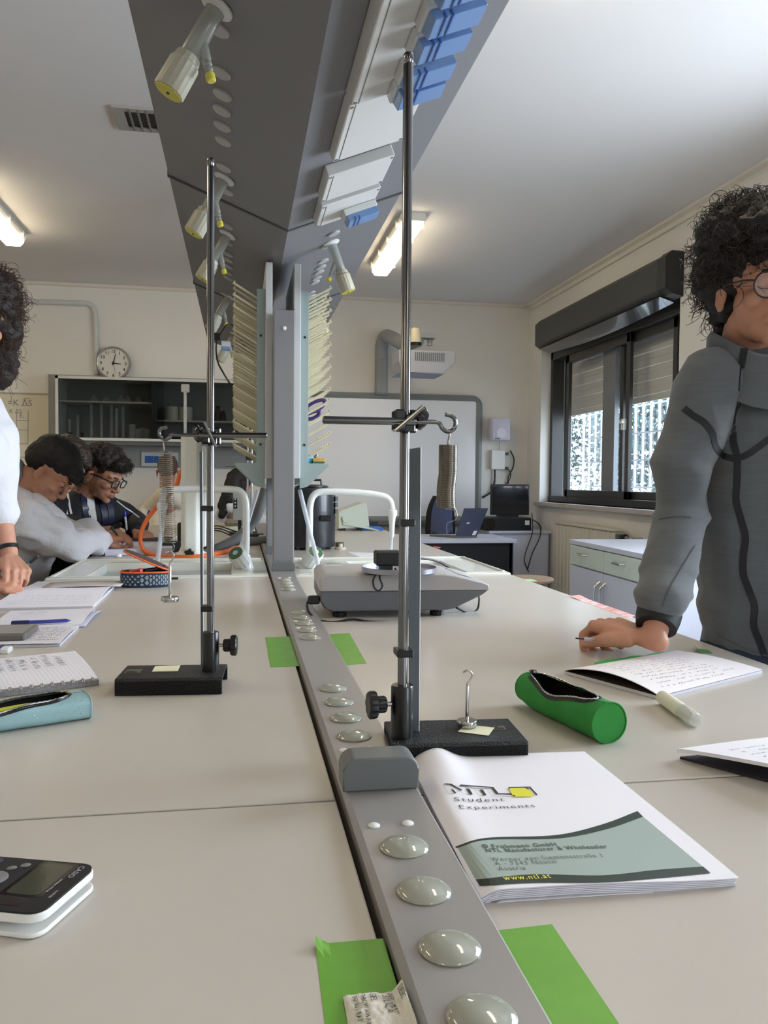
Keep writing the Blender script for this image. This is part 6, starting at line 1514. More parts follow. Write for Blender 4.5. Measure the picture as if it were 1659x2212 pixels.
def fuzz(amp, sc):
    return lambda p, n: amp*(noise.noise(p*sc)+.6*noise.noise(p*sc*2.3))
def strands(parent, name, m, specs, seed, wire=.0009, seg=14, nn=4):
    """specs: (count, centre, radii, M, keep(p_local), length, helix, turns, droop, follow)"""
    rnd = random.Random(seed); g = MB()
    for cnt, c, rad, M, keep, ln, hx, turns, droop, follow in specs:
        k = 0; tries = 0
        while k < cnt and tries < cnt*30:
            tries += 1
            d = Vector((rnd.gauss(0, 1), rnd.gauss(0, 1), rnd.gauss(0, 1))).normalized(); lp = Vector((c[0]+d.x*rad[0], c[1]+d.y*rad[1], c[2]+d.z*rad[2]))
            if not keep(lp): continue
            k += 1
            nrm = Vector((d.x/rad[0], d.y/rad[1], d.z/rad[2])).normalized()
            tang = Vector(follow(lp)) if follow else Vector((rnd.gauss(0, 1), rnd.gauss(0, 1), rnd.gauss(0, 1)))
            tang = (tang-nrm*tang.dot(nrm)); tang = tang.normalized() if tang.length > 1e-6 else nrm.orthogonal()
            L_ = ln*rnd.uniform(.6, 1.25); out = rnd.uniform(.35, 1.) if not follow else rnd.uniform(.02, .25)
            b1 = nrm.cross(tang); ph = rnd.random()*6.28; hr = hx*rnd.uniform(.6, 1.3); tn = turns*rnd.uniform(.7, 1.3); sgn = rnd.choice((-1, 1)); pts = []
            for i in range(seg+1):
                t = i/seg; p = lp-nrm*.012+nrm*(L_*out*t*(1-.35*t))+tang*(L_*(1-out*.5)*t*(.5 if not follow else 1.))
                if follow: p -= nrm*(L_*t*t*L_*1.6/max(.05, rad[0]))*.5
                a = ph+sgn*tn*2*PI*t; e = hr*min(1, .25+t*1.5); p = p+(b1*math.cos(a)+nrm*math.sin(a)*.8+tang*math.sin(a)*.5)*e
                q = M @ p; q.z -= droop*L_*t*t; pts.append(q)
            g.tube(pts, [wire*(1-.5*i/seg) for i in range(seg+1)], nn, caps=False)
    return g.build(name, m, parent, smooth=True)
def glasses(parent, M, rnd_=True, rad=.024, m=None, hgt=1., th=1.):
    m = m or mat('glasses_frame', (30, 20, 18), .25, coat=.4)
    g = MB(); n = 28
    for s in (-1, 1):
        pts = []
        for k in range(n):
            a = 2*PI*k/n; ca, sa = math.cos(a), math.sin(a)
            if not rnd_: ca, sa = math.copysign(abs(ca)**.6, ca), math.copysign(abs(sa)**.6, sa)
            pts.append(M @ V(s*.034+rad*ca, .108-.10*abs(s*.034+rad*ca)**1.1*1.0, .006+rad*hgt*sa))
        g.tube(pts, .0019*th, 8, closed=True)
        g.tube([M @ V(s*(.034+rad), .099, .014), M @ V(s*.072, .085, .014), M @ V(s*.080, .03, .010), M @ V(s*.080, -.012, .004), M @ V(s*.076, -.028, -.014)], .0021*th, 8)
    g.tube([M @ V(-.011, .106, .010), M @ V(0, .109, .013), M @ V(.011, .106, .010)], .0018, 8)
    o = g.build('glasses', m, parent, smooth=True)
    for s in (-1, 1):
        pts = [M @ V(s*.034+rad*.96*math.cos(2*PI*k/24), .106, .006+rad*.96*hgt*math.sin(2*PI*k/24)) for k in range(24)]
        MB().add(pts, [tuple(range(24))]).build('lens', mat('lens_glass', (230, 232, 236), .02, alpha=.12, spec=.8), o)
    return o
def face_bits(parent, M, brow_m, lip=(150, 92, 82), closed=True):
    b = MB()
    for s in (-1, 1):
        P_ = [V(s*(.012+.010*k), .0985-.0008*k-.0022*k*k*.9, .030+.0022*k-.0012*k*k*.5) for k in range(5)]
        b.tube([M @ p for p in P_], [.0018, .0034, .0036, .003, .0014], 8)
    b.build('eyebrows', brow_m, parent, smooth=True)
    l = MB()
    for s in (-1, 1): l.tube([M @ V(s*.031+.0125*math.cos(R(a)), .0872-.0022*abs(math.cos(R(a))), .004-.0050*math.sin(R(a))) for a in range(0, 181, 20)], .0011, 6)
    l.build('eyelashes', brow_m, parent, smooth=True)
    q = MB(); q.ell((0, .1005, -.0560), (.0165, .0055, .0034)); q.ell((0, .0985, -.0665), (.0145, .0065, .0044)); w = MB(); put(w, q, M)
    w.build('lips', mat('lips_%d' % lip[0], lip, .4), parent, smooth=True)
def drape(obj, pxs, m, name, width, off=.0015, parent=None, n=6, back=False):
    """band lying on an object's surface along a line of sight points"""
    dg = bpy.context.evaluated_depsgraph_get(); dg.update(); inv = obj.matrix_world.inverted() if False else Matrix.Translation(-wl(obj))
    C = spline([V(a, b, 0) for a, b in pxs], n); pts = []
    for c in C:
        d = ray(c.x, c.y).normalized(); ok, loc, nr, _ = obj.ray_cast(inv @ CAM, d)
        if ok: pts.append((loc+wl(obj), nr))
    if len(pts) < 2: return None
    g = MB(); vs = []; N = len(pts)
    for i, (p, nr) in enumerate(pts):
        t_ = (pts[min(i+1, N-1)][0]-pts[max(i-1, 0)][0]).normalized(); b = t_.cross(nr).normalized()*width*.5
        vs += [p-b-nr*.002, p-b+nr*off, p+b+nr*off, p+b-nr*.002]
    g.add(vs, [(4*i+k, 4*i+(k+1) % 4, 4*i+4+(k+1) % 4, 4*i+4+k) for i in range(N-1) for k in range(4)]+[(0, 1, 2, 3), (4*N-1, 4*N-2, 4*N-3, 4*N-4)])
    return g.build(name, m, parent or obj.parent, smooth='auto')

# ------------------------------------------------------------ the boy in the grey hoodie, leaning on the bench at the right
M_hood = mat('grey_jersey', (98, 102, 105), .9, var=.10, vscale=60, bump=.5, bscale=700, sheen=.2, stretch=(.3, .3, 3))
M_band = mat('black_band', (26, 28, 34), .6); M_jean = mat('dark_jeans', (40, 48, 66), .85)
t = thing('person', 'person with dark curly hair and round glasses in a grey hoodie, leaning on the bench', 'person', (1.15, 1.55, 0))
HB = t
hc = DP(1644, 628, 1.64)
cf = -fw.copy(); cf.z = 0; cf.normalize()                      # towards the camera
def turned(deg, pit=0):                                         # turn towards the right of the photo, then nod down
    v = Matrix.Rotation(R(deg), 3, 'Z') @ cf; return (v*math.cos(R(pit))+V(0, 0, -math.sin(R(pit)))), (v*math.sin(R(pit))+V(0, 0, math.cos(R(pit))))
f_, u_ = turned(-1, 10); MH = frame(hc, f_, u_)
body = MB(); put(body, head_shape(), MH)
shR, shL = DP(1538, 795, 1.68), DP(1775, 800, 1.84)
chest = (shR+shL)/2+V(0, 0, -.06); pel = V(1.125, 1.575, .86)
elR = DP(1472, 1105, 1.66); wrR = onz(1412, 1378, .945); wrR = V(wrR.x, wrR.y, .945)
neckb = MH @ V(0, -.05, -.15)
chain(body, [neckb, chest, pel], [.055, .08, .09]); chain(body, [shR+V(0, 0, -.03), elR, wrR], [.045, .038, .0225])
elL = DP(1850, 1120, 1.80); wrL = DP(1760, 1380, 1.55); chain(body, [shL+V(0, 0, -.03), elL, wrL], [.045, .038, .026]); chain(body, [neckb, shR+V(0, 0, -.03)], [.05, .035]); chain(body, [neckb, shL+V(0, 0, -.03)], [.05, .035])
# planted right hand
hf = (onz(1300, 1372, .93)-wrR); hf.z = 0; hf = hf.normalized()+V(0, 0, .10); MHd = frame(wrR+V(0, 0, -.004), hf, (0, 0, 1), 1.08)
MHd = MHd @ Matrix.Diagonal((-1, 1, 1, 1)) if (MHd @ V(1, 0, 0)-wrR).y > 0 else MHd
hs = hand_shape(curls=[(44, 58, 40), (52, 64, 46), (56, 66, 46), (58, 66, 46)], thumb=.55)
put(body, hs, MHd @ Matrix.Translation((0, .022, 0)))
hs2 = hand_shape((25, 35, 25)); put(body, hs2, frame(wrL, (-.6, -.6, -.35), (0, 0, 1)))
remesh(body, 'body', M_skin, t, .0030, 3)
face_bits(t, MH, M_hairb, (160, 104, 112))
glasses(t, MH, True, .0245)
# hoodie
h = MB()
for k, (f0, rx, ry) in enumerate(((-.18, .140, .110), (-.08, .150, .112), (.05, .160, .112), (.18, .168, .113), (.32, .174, .114), (.46, .177, .116), (.6, .178, .117), (.74, .178, .118), (.87, .174, .118), (1.0, .168, .120))):
    c = pel.lerp(chest+V(0, 0, .02), f0); ax = (shL-shR); ax.z = 0; ax.normalize(); Mr = Matrix(((ax.x, -ax.y, 0, 0), (ax.y, ax.x, 0, 0), (0, 0, 1, 0), (0, 0, 0, 1)))
    h.ell(c, (rx, ry, .13), Mr)
mid = (shR+shL)/2
h.cap(mid+V(0, 0, -.02), .10, shR+V(0, 0, -.035)*1, .066); h.cap(mid+V(0, 0, -.02), .10, shL+V(0, 0, -.035), .068)
h.cap(neckb+V(0, 0, -.02), .075, shR+V(0, 0, -.01), .055); h.cap(neckb+V(0, 0, -.02), .075, shL+V(0, 0, -.01), .055)
cuff = wrR.lerp(elR, .17)
chain(h, [shR+V(0, 0, -.035), elR+V(-.004, 0, .10), elR], [.070, .058, .050]); chain(h, [elR, elR.lerp(cuff, .35), elR.lerp(cuff, .7), cuff+V(.004, 0, .028), cuff], [.050, .050, .048, .046, .037])
h.ell(elR.lerp(cuff, .06), (.056, .056, .024)); h.ell(elR.lerp(cuff, .60), (.055, .053, .020)); h.ell(elR.lerp(cuff, .82), (.053, .050, .016))
chain(h, [shL+V(0, 0, -.035), elL, wrL.lerp(elL, .1)], [.072, .058, .040])
hood = remesh(h, 'hoodie', M_hood, t, .0050, 6, wrinkle(.0060, 7.5, 3, (1, 1, 1.5)))
# high collar
cb = MB(); N = 40; vs = []
for r, (z, k) in enumerate(((-.185, 1.25), (-.15, 1.12), (-.115, 1.05), (-.088, 1.06), (-.080, 1.0), (-.088, .93), (-.12, .93))):
    for i in range(N):
        a = 2*PI*i/N; front = max(0, math.sin(a)); vs.append(MH @ V(.079*k*math.cos(a), -.032+.082*k*math.sin(a)*(1+.18*front), z-.040*front+(.006*math.sin(3*a))))
cb.add(vs, [(r*N+i, r*N+(i+1) % N, (r+1)*N+(i+1) % N, (r+1)*N+i) for r in range(6) for i in range(N)]); col = cb.build('collar', M_hood, t, smooth=True)
MB().tube([cuff.lerp(wrR, -.10), cuff.lerp(wrR, .2), cuff.lerp(wrR, .55)], [.0415, .0405, .037], 28).build('cuff', M_band, t, smooth='auto')
# bands and zip
drape(hood, [(1613, 838), (1596, 872), (1585, 910), (1584, 950), (1592, 990), (1592, 1040), (1590, 1080), (1600, 1120), (1610, 1160), (1606, 1200), (1606, 1240), (1618, 1275), (1630, 1310), (1628, 1350), (1640, 1385), (1655, 1425)], M_band, 'zip_band', .0135)
drape(hood, [(1478, 882), (1498, 898), (1520, 912), (1538, 935), (1545, 962), (1560, 982), (1585, 990), (1610, 984), (1635, 968), (1659, 950), (1700, 925)], M_band, 'chest_band', .0130)
drape(hood, [(1424, 1122), (1445, 1118), (1470, 1116), (1492, 1118)], mat('seam_dark', (84, 88, 92), .9), 'sleeve_seam', .0022)
drape(hood, [(1500, 1180), (1470, 1230), (1445, 1275), (1430, 1310)], mat('seam_dark', (84, 88, 92), .9), 'sleeve_seam', .0018)
drape(col, [(1609, 742), (1606, 765), (1600, 795)], M_band, 'collar_band', .014)
for a, b in (((1600, 790), (1596, 845)), ((1609, 792), (1607, 838))): drape(hood, [a, ((a[0]+b[0])/2, (a[1]+b[1])/2), b], M_band, 'drawcord', .0028)
drape(hood, [(1552, 1372), (1590, 1392), (1640, 1412), (1680, 1420)], mat('seam_dark', (84, 88, 92), .9), 'hem_seam', .0025)
tr = MB(); fy_ = V(0, 0, 0)
for s in (-1, 1):
    hp = pel+ax*(s*.085)+V(0, 0, -.02); kn = V(hp.x+.02, hp.y, .50); an = V(hp.x+.06, hp.y+.02, .09); chain(tr, [hp, kn, an], [.095, .068, .055])
tr.ell(pel+V(0, 0, -.02), (.165, .125, .12), Mr)
remesh(tr, 'trousers', M_jean, t, .012, 4)
for s in (-1, 1):
    an = V(pel.x+ax.x*s*.085+.06, pel.y+ax.y*s*.085+.02, 0); q = MB(); q.ell(an+V(-.05, 0, .035), (.13, .048, .040)); q.box(an+V(-.17, -.045, 0), an+V(.07, .045, .022), bev=.008); q.build('shoe', M_white, t, smooth=True)
# hair
M_curl = mat('curl_brown', (50, 36, 26), .42, var=.35, vscale=30)
hb = MB(); hb.ell((0, -.035, .082), (.114, .118, .108)); hb.ell((0, -.055, .02), (.104, .095, .09)); hb.ell((0, .050, .102), (.090, .066, .064)); hb.ell((.072, -.055, .035), (.044, .055, .06)); hb.ell((-.072, -.055, .035), (.044, .055, .06)); hb.ell((-.05, -.03, .10), (.075, .09, .07)); hb.ell((.05, -.03, .10), (.075, .09, .07)); hb.ell((0, -.085, -.055), (.062, .045, .05))
hw = MB(); put(hw, hb, MH); remesh(hw, 'hair', M_hairb, t, .006, 2, fuzz(.014, 30))
kp_ = lambda p: not (abs(p.x) > .04 and p.z < .012 and p.y > -.055) and not (p.y > .055 and p.z < .055) and p.z > -.10 and not (p.y > .02 and p.z < .0)
strands(t, 'curls', M_curl, [(1000, (0, -.03, .084), (.126, .124, .116), MH, kp_, .060, .011, 1.6, .25, None), (420, (0, -.05, .02), (.106, .096, .095), MH, lambda p: p.y < -.055 and p.z > -.10, .055, .010, 1.6, .5, None), (260, (0, .045, .09), (.09, .070, .062), MH, lambda p: p.y > .06 and p.z > .058, .04, .009, 1.5, .4, None)], 7, .0010, 16)
hg = MH @ V(0, 0, 0)
# pen in that hand
pp = onz(1238, 1378, .93); pq = MHd @ V(.034, .075, -.018)
pen(pq+(pq-DP(1236, 1378, (pq-CAM).dot(fw))).normalized()*.02, DP(1234, 1378, (pq-CAM).dot(fw)-.005), 'transparent ballpoint pen held in the hand planted on the bench at the right', ((214, 216, 224), (60, 50, 60)), .0038, True, 'ballpoint_pen')

# ------------------------------------------------------------ seated people at the left
M_dark = mat('black_jacket', (22, 23, 30), .7); M_navyj = mat('quilted_navy', (34, 36, 62), .45, bump=.6, bscale=60, coat=.1)
def legs(t, pel, ax, fwd, m=M_jean):
    tr = MB()
    for s in (-1, 1):
        hp = pel+ax*(s*.09); kn = hp+fwd*.36+V(0, 0, .0); kn.z = .56; an = V(kn.x-fwd.x*.08, kn.y-fwd.y*.08, .08); chain(tr, [hp, kn, an], [.085, .062, .048])
    tr.ell(pel, (.15, .15, .11)); remesh(tr, 'trousers', m, t, .014, 4)
    for s in (-1, 1):
        hp = pel+ax*(s*.09); kn = hp+fwd*.36; q = MB(); c = V(kn.x-fwd.x*.04, kn.y-fwd.y*.04, .04); q.ell(c, (.055+.07*abs(fwd.x), .055+.07*abs(fwd.y), .04)); q.build('shoe', M_white, t, smooth=True)
def stool_at(x, y, label):
    s = thing('stool', label, 'stool', (x, y, 0))
    MB().lathe([(.155, 0), (.165, .008), (.165, .02), (.155, .028), (.01, .028)], (x, y, .52), (0, 0, 1), 32).build('seat', MATS['beech'], s, smooth='auto')
    for k in range(4): a_ = PI/4+k*PI/2; MB().tube([V(x+.09*math.cos(a_), y+.09*math.sin(a_), .52), V(x+.19*math.cos(a_), y+.19*math.sin(a_), 0)], .012, 8).build('leg', M_capgrey, s)
def sideways(deg, pit):                                          # facing right of the photo and nodding down
    v = Matrix.Rotation(R(deg), 3, 'Z') @ V(1, 0, 0); return (v*math.cos(R(pit))+V(0, 0, -math.sin(R(pit)))), (v*math.sin(R(pit))+V(0, 0, math.cos(R(pit))))
def tail_body(body, MHx, pel, sh, el, wr, r=(.043, .036, .025)):
    nb = MHx @ V(0, -.05, -.15); ch = (sh[0]+sh[1])/2+V(0, 0, -.08); chain(body, [nb, ch, pel], [.055, .085, .09])
    for a, b, c in zip(sh, el, wr): chain(body, [nb, a], [.05, .045]); chain(body, [a, b, c], r)
def coat_shape(pel, sh, el, wr, nb, fwd, wid=.17, dep=.12, sl=.062, cuffr=.045):
    h = MB(); mid = (sh[0]+sh[1])/2; ax = (sh[1]-sh[0]); ax.z = 0; ax.normalize(); Mr = Matrix(((ax.x, -ax.y, 0, 0), (ax.y, ax.x, 0, 0), (0, 0, 1, 0), (0, 0, 0, 1)))
    for k in range(6): f0 = k/5; h.ell(pel.lerp(mid+V(0, 0, -.05), f0), (wid-.01*abs(f0-.6), dep, .12), Mr)
    for a, b, c in zip(sh, el, wr):
        h.cap(mid+V(0, 0, -.03), .095, a+V(0, 0, -.03), .066); h.cap(nb+V(0, 0, -.02), .068, a+V(0, 0, -.01), .052)
        chain(h, [a+V(0, 0, -.03), b, b.lerp(c, .5), c.lerp(b, .06)], [.068, sl, sl*.92, cuffr]); h.ell(b.lerp(c, .3), (sl, sl, sl)); h.ell(b.lerp(c, .8), (cuffr*1.12,)*3)
    return h

# first boy: white coat, black hair, head bent over his hands
t = thing('person', 'person with short black hair in a white lab coat, head bent over an open book', 'person', (-.98, 3.5, 0))
hc = DP(101, 1020, 3.42); f_, u_ = sideways(4, 46); MH1 = frame(hc, f_, u_, 1.07)
body = MB(); put(body, head_shape(), MH1)
pel = V(-1.02, 3.55, .64); sh = [DP(60, 1118, 3.15), DP(62, 1098, 3.6)]; el = [onz(150, 1200, .945), DP(150, 1120, 3.9)]
el[0] = V(-.66, 3.38, .955); wr = [DP(212, 1160, 3.48), DP(192, 1152, 3.75)]; el[1] = V(-.72, 3.72, .965)
tail_body(body, MH1, pel, sh, el, wr)
put(body, hand_shape((30, 50, 40), .5), frame(wr[0], (.85, .25, .04), (-.1, -.5, .9), 1.12)); put(body, hand_shape((45, 60, 40), .6), frame(wr[1], (.95, .05, .08), (0, -.4, 1), 1.12))
remesh(body, 'body', M_skin2, t, .0042, 3); face_bits(t, MH1, M_hairb, (158, 96, 84))
nb = MH1 @ V(0, -.05, -.15)
ct = coat_shape(pel, sh, el, wr, nb, V(1, 0, 0), .17, .14, .062, .054)
ct.cap(sh[0]+V(0, 0, -.02), .085, el[0]+V(-.05, 0, .04), .072)
coat1 = remesh(ct, 'lab_coat', M_coat, t, .006, 3, wrinkle(.019, 7, 1, (1, 1, 1.6)))
hd = MB(); N = 30; vs = []
gh = MB(); gh.cap(MH1 @ V(-.05, -.085, -.10), .040, MH1 @ V(.06, -.085, -.10), .040); gh.cap(MH1 @ V(.06, -.085, -.10), .034, MH1 @ V(.075, .0, -.15), .026); gh.cap(MH1 @ V(-.06, -.085, -.10), .034, MH1 @ V(-.075, .0, -.15), .026); gh.cap(MH1 @ V(0, -.105, -.085), .052, MH1 @ V(0, -.10, -.16), .070); gh.cap(MH1 @ V(-.04, -.09, -.09), .05, MH1 @ V(.05, -.09, -.09), .05)
remesh(gh, 'grey_hood', mat('grey_hood', (142, 146, 146), .9, bump=.3, bscale=400), t, .006, 3, wrinkle(.006, 14, 5))
hb = MB(); hb.ell((0, -.012, .075), (.090, .104, .078)); hb.ell((0, -.050, .035), (.080, .070, .07)); hb.ell((0, .062, .078), (.066, .044, .034)); hb.ell((.02, .090, .062), (.045, .026, .024))
hw = MB(); put(hw, hb, MH1); remesh(hw, 'hair', M_hairb, t, .005, 2, fuzz(.004, 44))
fw_ = lambda p: (0.15*p.x, .9, -.25)
strands(t, 'hair_strands', M_hairb, [(420, (0, -.01, .076), (.091, .105, .079), MH1, lambda p: p.z > .02 and not (p.y > .08 and p.z < .05), .055, .005, 1.2, .1, fw_), (130, (0, .07, .075), (.066, .045, .036), MH1, lambda p: p.y > .05, .045, .005, 1.0, .5, fw_)], 3, .0012, 8, 3)
legs(t, pel, V(0, 1, 0), V(1, 0, 0)); stool_at(-1.02, 3.55, 'stool under the person in the lab coat bent over the book')
pen(wr[0]+V(.10, .02, -.03), wr[0]+V(.055, -.01, .045), 'black pen held upright by the boy in the white coat at the left', ((40, 40, 44), (26, 26, 30)), .0045)
a, b = DP(234, 1147, 3.75), DP(262, 1131, 3.75); o = MB().tube([a, a.lerp(b, .5), b], [.004, .011, .009], 10).build('black_marker', M_black, None, smooth='auto', loc=a); tag(o, 'thick black marker between the two writing hands', 'marker')

# second boy: brown hair, face just past the first
t = thing('person', 'person with dark brown hair whose face shows just behind the black-haired one', 'person', (-.92, 3.95, 0))
hc = DP(138, 1006, 3.95); f_, u_ = sideways(6, 38); MH2 = frame(hc, f_, u_)
body = MB(); put(body, head_shape(), MH2); pel = V(-1.05, 4.0, .64); sh = [DP(95, 1085, 3.85), DP(110, 1085, 4.2)]; el = [V(-.85, 3.9, .98), V(-.80, 4.15, .98)]; wr = [V(-.68, 3.98, .955), V(-.66, 4.12, .955)]
tail_body(body, MH2, pel, sh, el, wr)
for w_ in wr: put(body, hand_shape((30, 40, 30)), frame(w_, (.9, 0, -.1), (0, 0, 1), .9))
remesh(body, 'body', M_skin, t, .0048, 3); face_bits(t, MH2, M_hair, (172, 106, 96))
remesh(coat_shape(pel, sh, el, wr, MH2 @ V(0, -.05, -.15), V(1, 0, 0), .15, .11, .055, .042), 'jacket', M_dark, t, .009, 4, wrinkle(.006, 8, 2))
hb = MB(); hb.ell((0, -.012, .072), (.088, .104, .080)); hb.ell((0, -.050, .02), (.082, .070, .08)); hb.ell((0, .064, .072), (.064, .040, .034)); hb.ell((.065, .0, .03), (.03, .06, .05)); hb.ell((-.065, .0, .03), (.03, .06, .05))
hw = MB(); put(hw, hb, MH2); remesh(hw, 'hair', mat('brown_hair', (62, 48, 38), .5, var=.4, vscale=60), t, .005, 2, fuzz(.007, 40))
strands(t, 'hair_strands', MATS['brown_hair'], [(360, (0, -.01, .072), (.09, .106, .082), MH2, lambda p: p.z > .0 and not (p.y > .08 and p.z < .05), .05, .004, .8, .1, fw_)], 5, .0012, 8, 3)
legs(t, pel, V(0, 1, 0), V(1, 0, 0)); stool_at(pel.x, pel.y, 'stool under the brown-haired person in the middle of the writers')

# third boy: glasses, black jacket with white stripes
t = thing('person', 'person in glasses and a black jacket with white sleeve stripes, writing at the bench', 'person', (-.80, 4.4, 0))
hc = DP(219, 1026, 4.15); f_, u_ = sideways(-24, 28); MH3 = frame(hc, f_, u_, 1.08)
body = MB(); put(body, head_shape(), MH3); pel = V(-.98, 4.45, .64)
sh = [DP(150, 1086, 4.1), DP(262, 1098, 4.42)]; el = [DP(142, 1140, 3.98), DP(296, 1130, 4.45)]; el[0].z = max(el[0].z, .97); wr = [DP(180, 1140, 4.0), DP(292, 1146, 4.12)]
tail_body(body, MH3, pel, sh, el, wr)
put(body, hand_shape((40, 50, 40), .5), frame(wr[0], (.9, .2, -.15), (0, -.2, 1), .95)); put(body, hand_shape((40, 60, 40), .7), frame(wr[1]+V(.01, 0, 0), (.55, -.55, -.25), (0, -.2, 1), .95))
remesh(body, 'body', M_skin2, t, .0045, 3); face_bits(t, MH3, M_hairb, (168, 104, 92)); glasses(t, MH3, False, .0235, hgt=.78, th=1.6)
nb = MH3 @ V(0, -.05, -.15)
jk = remesh(coat_shape(pel, sh, el, wr, nb, V(1, 0, 0), .17, .12, .060, .045), 'jacket', M_dark, t, .007, 4, wrinkle(.006, 9, 2))
for dx in (0, 9, 18): drape(jk, [(127+dx, 1062), (131+dx, 1085), (136+dx, 1110), (146+dx, 1132)], M_white, 'sleeve_stripe', .0105, .002, t)
drape(jk, [(252, 1082), (268, 1095), (285, 1106), (300, 1118)], M_white, 'sleeve_stripe', .008, .002, t)
for q_ in ([(192, 1072), (194, 1092), (198, 1112), (202, 1130)], [(197, 1072), (199, 1092), (202, 1112), (204, 1130)]): drape(jk, q_, M_white, 'white_shirt', .026, .004, t)
for q_ in ([(178, 1062), (182, 1085), (187, 1110), (193, 1130)], [(217, 1078), (222, 1095), (226, 1112), (228, 1130)], [(232, 1076), (238, 1095), (240, 1112), (240, 1128)]): drape(jk, q_, M_navyj, 'quilted_panel', .034, .004, t)
hb = MB(); hb.ell((0, -.012, .078), (.090, .104, .078)); hb.ell((0, -.055, .03), (.080, .066, .07)); hb.ell((0, .064, .090), (.066, .044, .036))
hw = MB(); put(hw, hb, MH3); remesh(hw, 'hair', M_hair, t, .005, 2, fuzz(.010, 36))
strands(t, 'hair_strands', M_hair, [(420, (0, -.01, .08), (.092, .106, .080), MH3, lambda p: p.z > .03 and not (p.y > .08 and p.z < .06), .045, .008, 1.4, .1, fw_), (180, (0, .07, .09), (.066, .045, .040), MH3, lambda p: p.y > .06 and p.z > .06, .04, .008, 1.4, .2, None)], 8, .0013, 10, 3)
legs(t, pel, V(0, 1, 0), V(1, 0, 0)); stool_at(pel.x, pel.y, 'stool under the person in glasses at the far left')
pen(DP(274, 1146, 3.98), DP(269, 1104, 3.98), 'clear pen with a blue cap standing up from a writing hand', ((200, 204, 214), (40, 50, 176)), .0052)
pen(DP(311, 1132, 4.6), DP(323, 1102, 4.6), 'blue-capped pen further right beside the orange hose', ((190, 200, 214), (40, 90, 160)), .0055)

# shaved head seen from behind, and the girl with long black hair, both beyond the bench end
t = thing('person', 'person with a shaved head in a white coat, seen from behind through the stretched spring', 'person', (-.56, 6.3, 0))
hc = DP(362, 1020, 6.1); MH4 = frame(hc, (-.1, .97, -.22), (0, .22, .97)); body = MB(); put(body, head_shape(), MH4)
pel = V(-.56, 6.33, .64); s0 = DP(330, 1088, 6.2); s1 = DP(402, 1088, 6.2); sh = [s1+V(.03, 0, -.03), s0+V(-.03, 0, -.03)]; el = [sh[0]+V(.08, .15, -.22), sh[1]+V(-.08, .15, -.22)]; wr = [el[0]+V(-.1, .2, .0), el[1]+V(.1, .2, .0)]
tail_body(body, MH4, pel, sh, el, wr)
for w_ in wr: put(body, hand_shape((20, 30, 20)), frame(w_, (0, 1, -.1), (0, 0, 1), .9))
remesh(body, 'body', M_skin2, t, .006, 3)
remesh(coat_shape(pel, sh, el, wr, MH4 @ V(0, -.05, -.15), V(0, 1, 0), .17, .12, .060, .045), 'lab_coat', mat('cream_coat', (226, 216, 200), .8), t, .010, 4, wrinkle(.008, 8, 6))
hb = MB(); hb.ell((0, -.014, .052), (.0765, .0965, .078)); hb.ell((0, -.045, .01), (.070, .060, .06)); hw = MB(); put(hw, hb, MH4); remesh(hw, 'hair', mat('cropped_hair', (70, 52, 44), .8, rgb2=(96, 70, 58), vscale=60), t, .006, 2)
legs(t, pel, V(1, 0, 0), V(0, 1, 0)); stool_at(pel.x, pel.y, 'stool under the person with the shaved head')
t = thing('person', 'person with long straight black hair and a white coat behind the left faucet', 'person', (.0, 6.4, 0))
hc = DP(517, 1052, 6.2); MH5 = frame(hc, (.55, .75, -.35), (.1, .1, .97)); body = MB(); put(body, head_shape(), MH5)
pel = V(-.02, 6.45, .64); sh = [hc+V(.16, -.08, -.24), hc+V(-.14, .06, -.24)]; el = [sh[0]+V(.1, .15, -.2), sh[1]+V(-.02, .2, -.2)]; wr = [el[0]+V(0, .2, 0), el[1]+V(.1, .2, 0)]
tail_body(body, MH5, pel, sh, el, wr)
for w_ in wr: put(body, hand_shape((20, 30, 20)), frame(w_, (0, 1, -.1), (0, 0, 1), .85))
remesh(body, 'body', M_skin, t, .006, 3)
remesh(coat_shape(pel, sh, el, wr, MH5 @ V(0, -.05, -.15), V(0, 1, 0), .155, .11, .056, .042), 'lab_coat', M_coat, t, .010, 4, wrinkle(.008, 9, 6))
hb = MB(); hb.ell((0, -.02, .058), (.084, .102, .084)); hb.cap((0, -.075, .04), .066, (0, -.085, -.12), .062); hb.cap((-.05, -.05, .02), .045, (-.075, -.05, -.18), .034); hb.cap((.05, -.05, .02), .045, (.065, -.05, -.14), .034); hb.cap((0, -.09, -.1), .055, (-.03, -.085, -.26), .028)
hw = MB(); put(hw, hb, MH5); remesh(hw, 'hair', M_hairb, t, .006, 3, fuzz(.004, 40))
legs(t, pel, V(1, 0, 0), V(0, 1, 0)); stool_at(pel.x, pel.y, 'stool under the person with long black hair')

# ------------------------------------------------------------ the curly-haired person at the left edge
t = thing('person', 'person with long curly brown hair in a white coat, writing at the left edge', 'person', (-1.0, 2.3, 0))
hc = DP(-56, 690, 2.35); f_, u_ = sideways(-55, 25); MH6 = frame(hc, f_, u_)
body = MB(); put(body, head_shape(), MH6)
pel = V(-.98, 2.28, .95); sh = [DP(-190, 960, 2.25), DP(-12, 925, 2.45)]; el = [DP(-170, 1130, 2.15), DP(-8, 1085, 2.42)]; wr = [DP(-60, 1262, 2.25), DP(18, 1196, 2.38)]
tail_body(body, MH6, pel, sh, el, wr, (.045, .038, .027))
hd_ = (onz(52, 1268, .93)-wr[1]).normalized(); put(body, hand_shape(curls=[(35, 55, 35), (38, 60, 40), (45, 60, 40), (50, 60, 40)], thumb=.6), frame(wr[1], hd_, (.45, -.55, .6)) @ Matrix.Translation((0, .03, 0)))
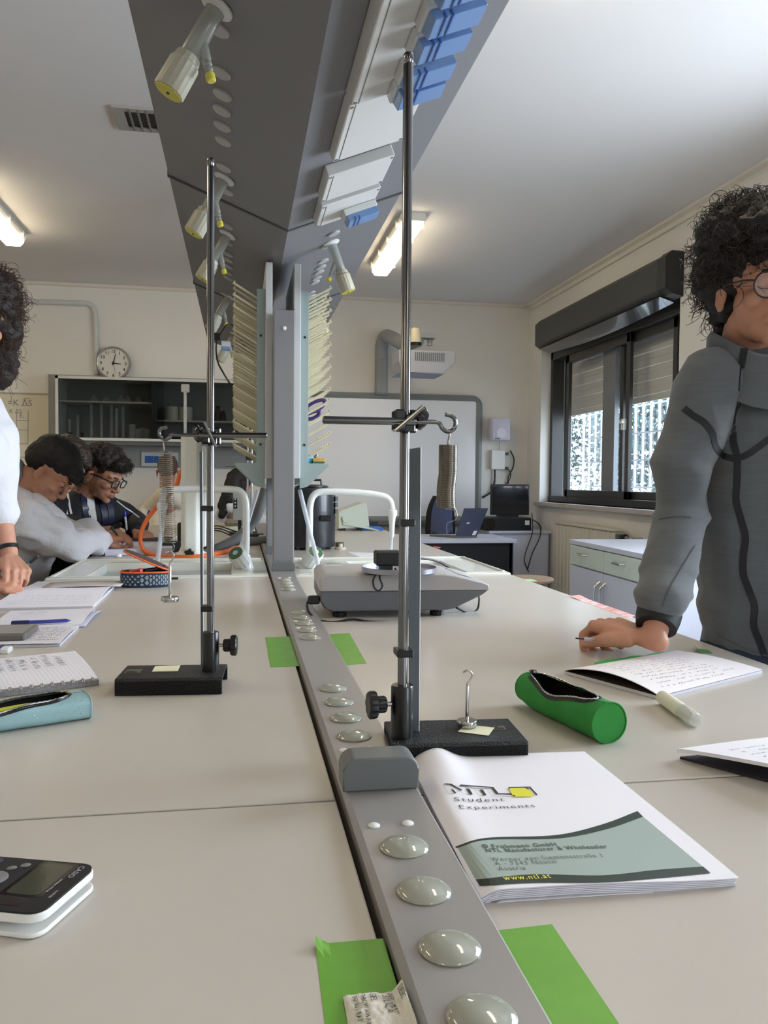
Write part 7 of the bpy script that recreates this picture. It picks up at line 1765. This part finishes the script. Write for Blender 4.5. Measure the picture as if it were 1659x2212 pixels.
h2 = (onz(10, 1268, .925)-wr[0]).normalized(); put(body, hand_shape(curls=[(20, 35, 20), (25, 40, 20), (30, 40, 25), (35, 40, 25)], thumb=.3), frame(wr[0], h2, (0, -.2, 1)) @ Matrix.Translation((0, .02, 0)))
remesh(body, 'body', M_skin, t, .0034, 3); face_bits(t, MH6, M_hair)
wrc = [wr[0].lerp(el[0], .35), wr[1].lerp(el[1], .75)]
remesh(coat_shape(pel, sh, el, wrc, MH6 @ V(0, -.05, -.15), V(1, 0, 0), .17, .12, .056, .048), 'lab_coat', M_coat, t, .006, 4, wrinkle(.007, 9, 4))
bp_ = wr[1].lerp(el[1], .10); dv = (el[1]-wr[1]).normalized(); MB().tube([bp_-dv*.006, bp_+dv*.006], .0315, 24).build('wristband', M_black, t, smooth='auto')
tr = MB()
for s in (-1, 1): chain(tr, [pel+V(0, s*.09, -.02), V(pel.x-.02, pel.y+s*.09, .5), V(pel.x-.04, pel.y+s*.09, .09)], [.095, .068, .052])
tr.ell(pel, (.14, .17, .12)); remesh(tr, 'trousers', M_jean, t, .014, 4)
for s in (-1, 1): q = MB(); q.ell(V(pel.x+.02, pel.y+s*.09, .038), (.13, .048, .038)); q.build('shoe', M_white, t, smooth=True)
hb = MB(); hb.ell((0, -.03, .06), (.125, .13, .11)); hb.cap((0, -.06, .0), .105, (0, -.05, -.14), .075); hb.cap((-.085, -.01, .0), .055, (-.095, .0, -.16), .040); hb.cap((.085, -.01, .0), .055, (.095, .0, -.16), .040)
hw = MB(); put(hw, hb, MH6); remesh(hw, 'hair', M_hair, t, .008, 2, fuzz(.018, 24))
kk = lambda p: not (p.y > .05 and p.z < .05)
strands(t, 'curls', mat('warm_curls', (66, 46, 32), .4, var=.35, vscale=30), [(800, (0, -.03, .06), (.128, .132, .112), MH6, kk, .07, .012, 2.0, .3, None), (700, (0, -.05, -.05), (.125, .11, .14), MH6, kk, .08, .012, 2.2, .7, None)], 17, .0011, 18)
pa = onz(22, 1252, .905); pen(pa, DP(83, 1200, (pa-CAM).dot(fw)-.0), 'silver ballpoint pen in the writing hand at the left edge', ((170, 174, 180), (60, 60, 70)), .0042)
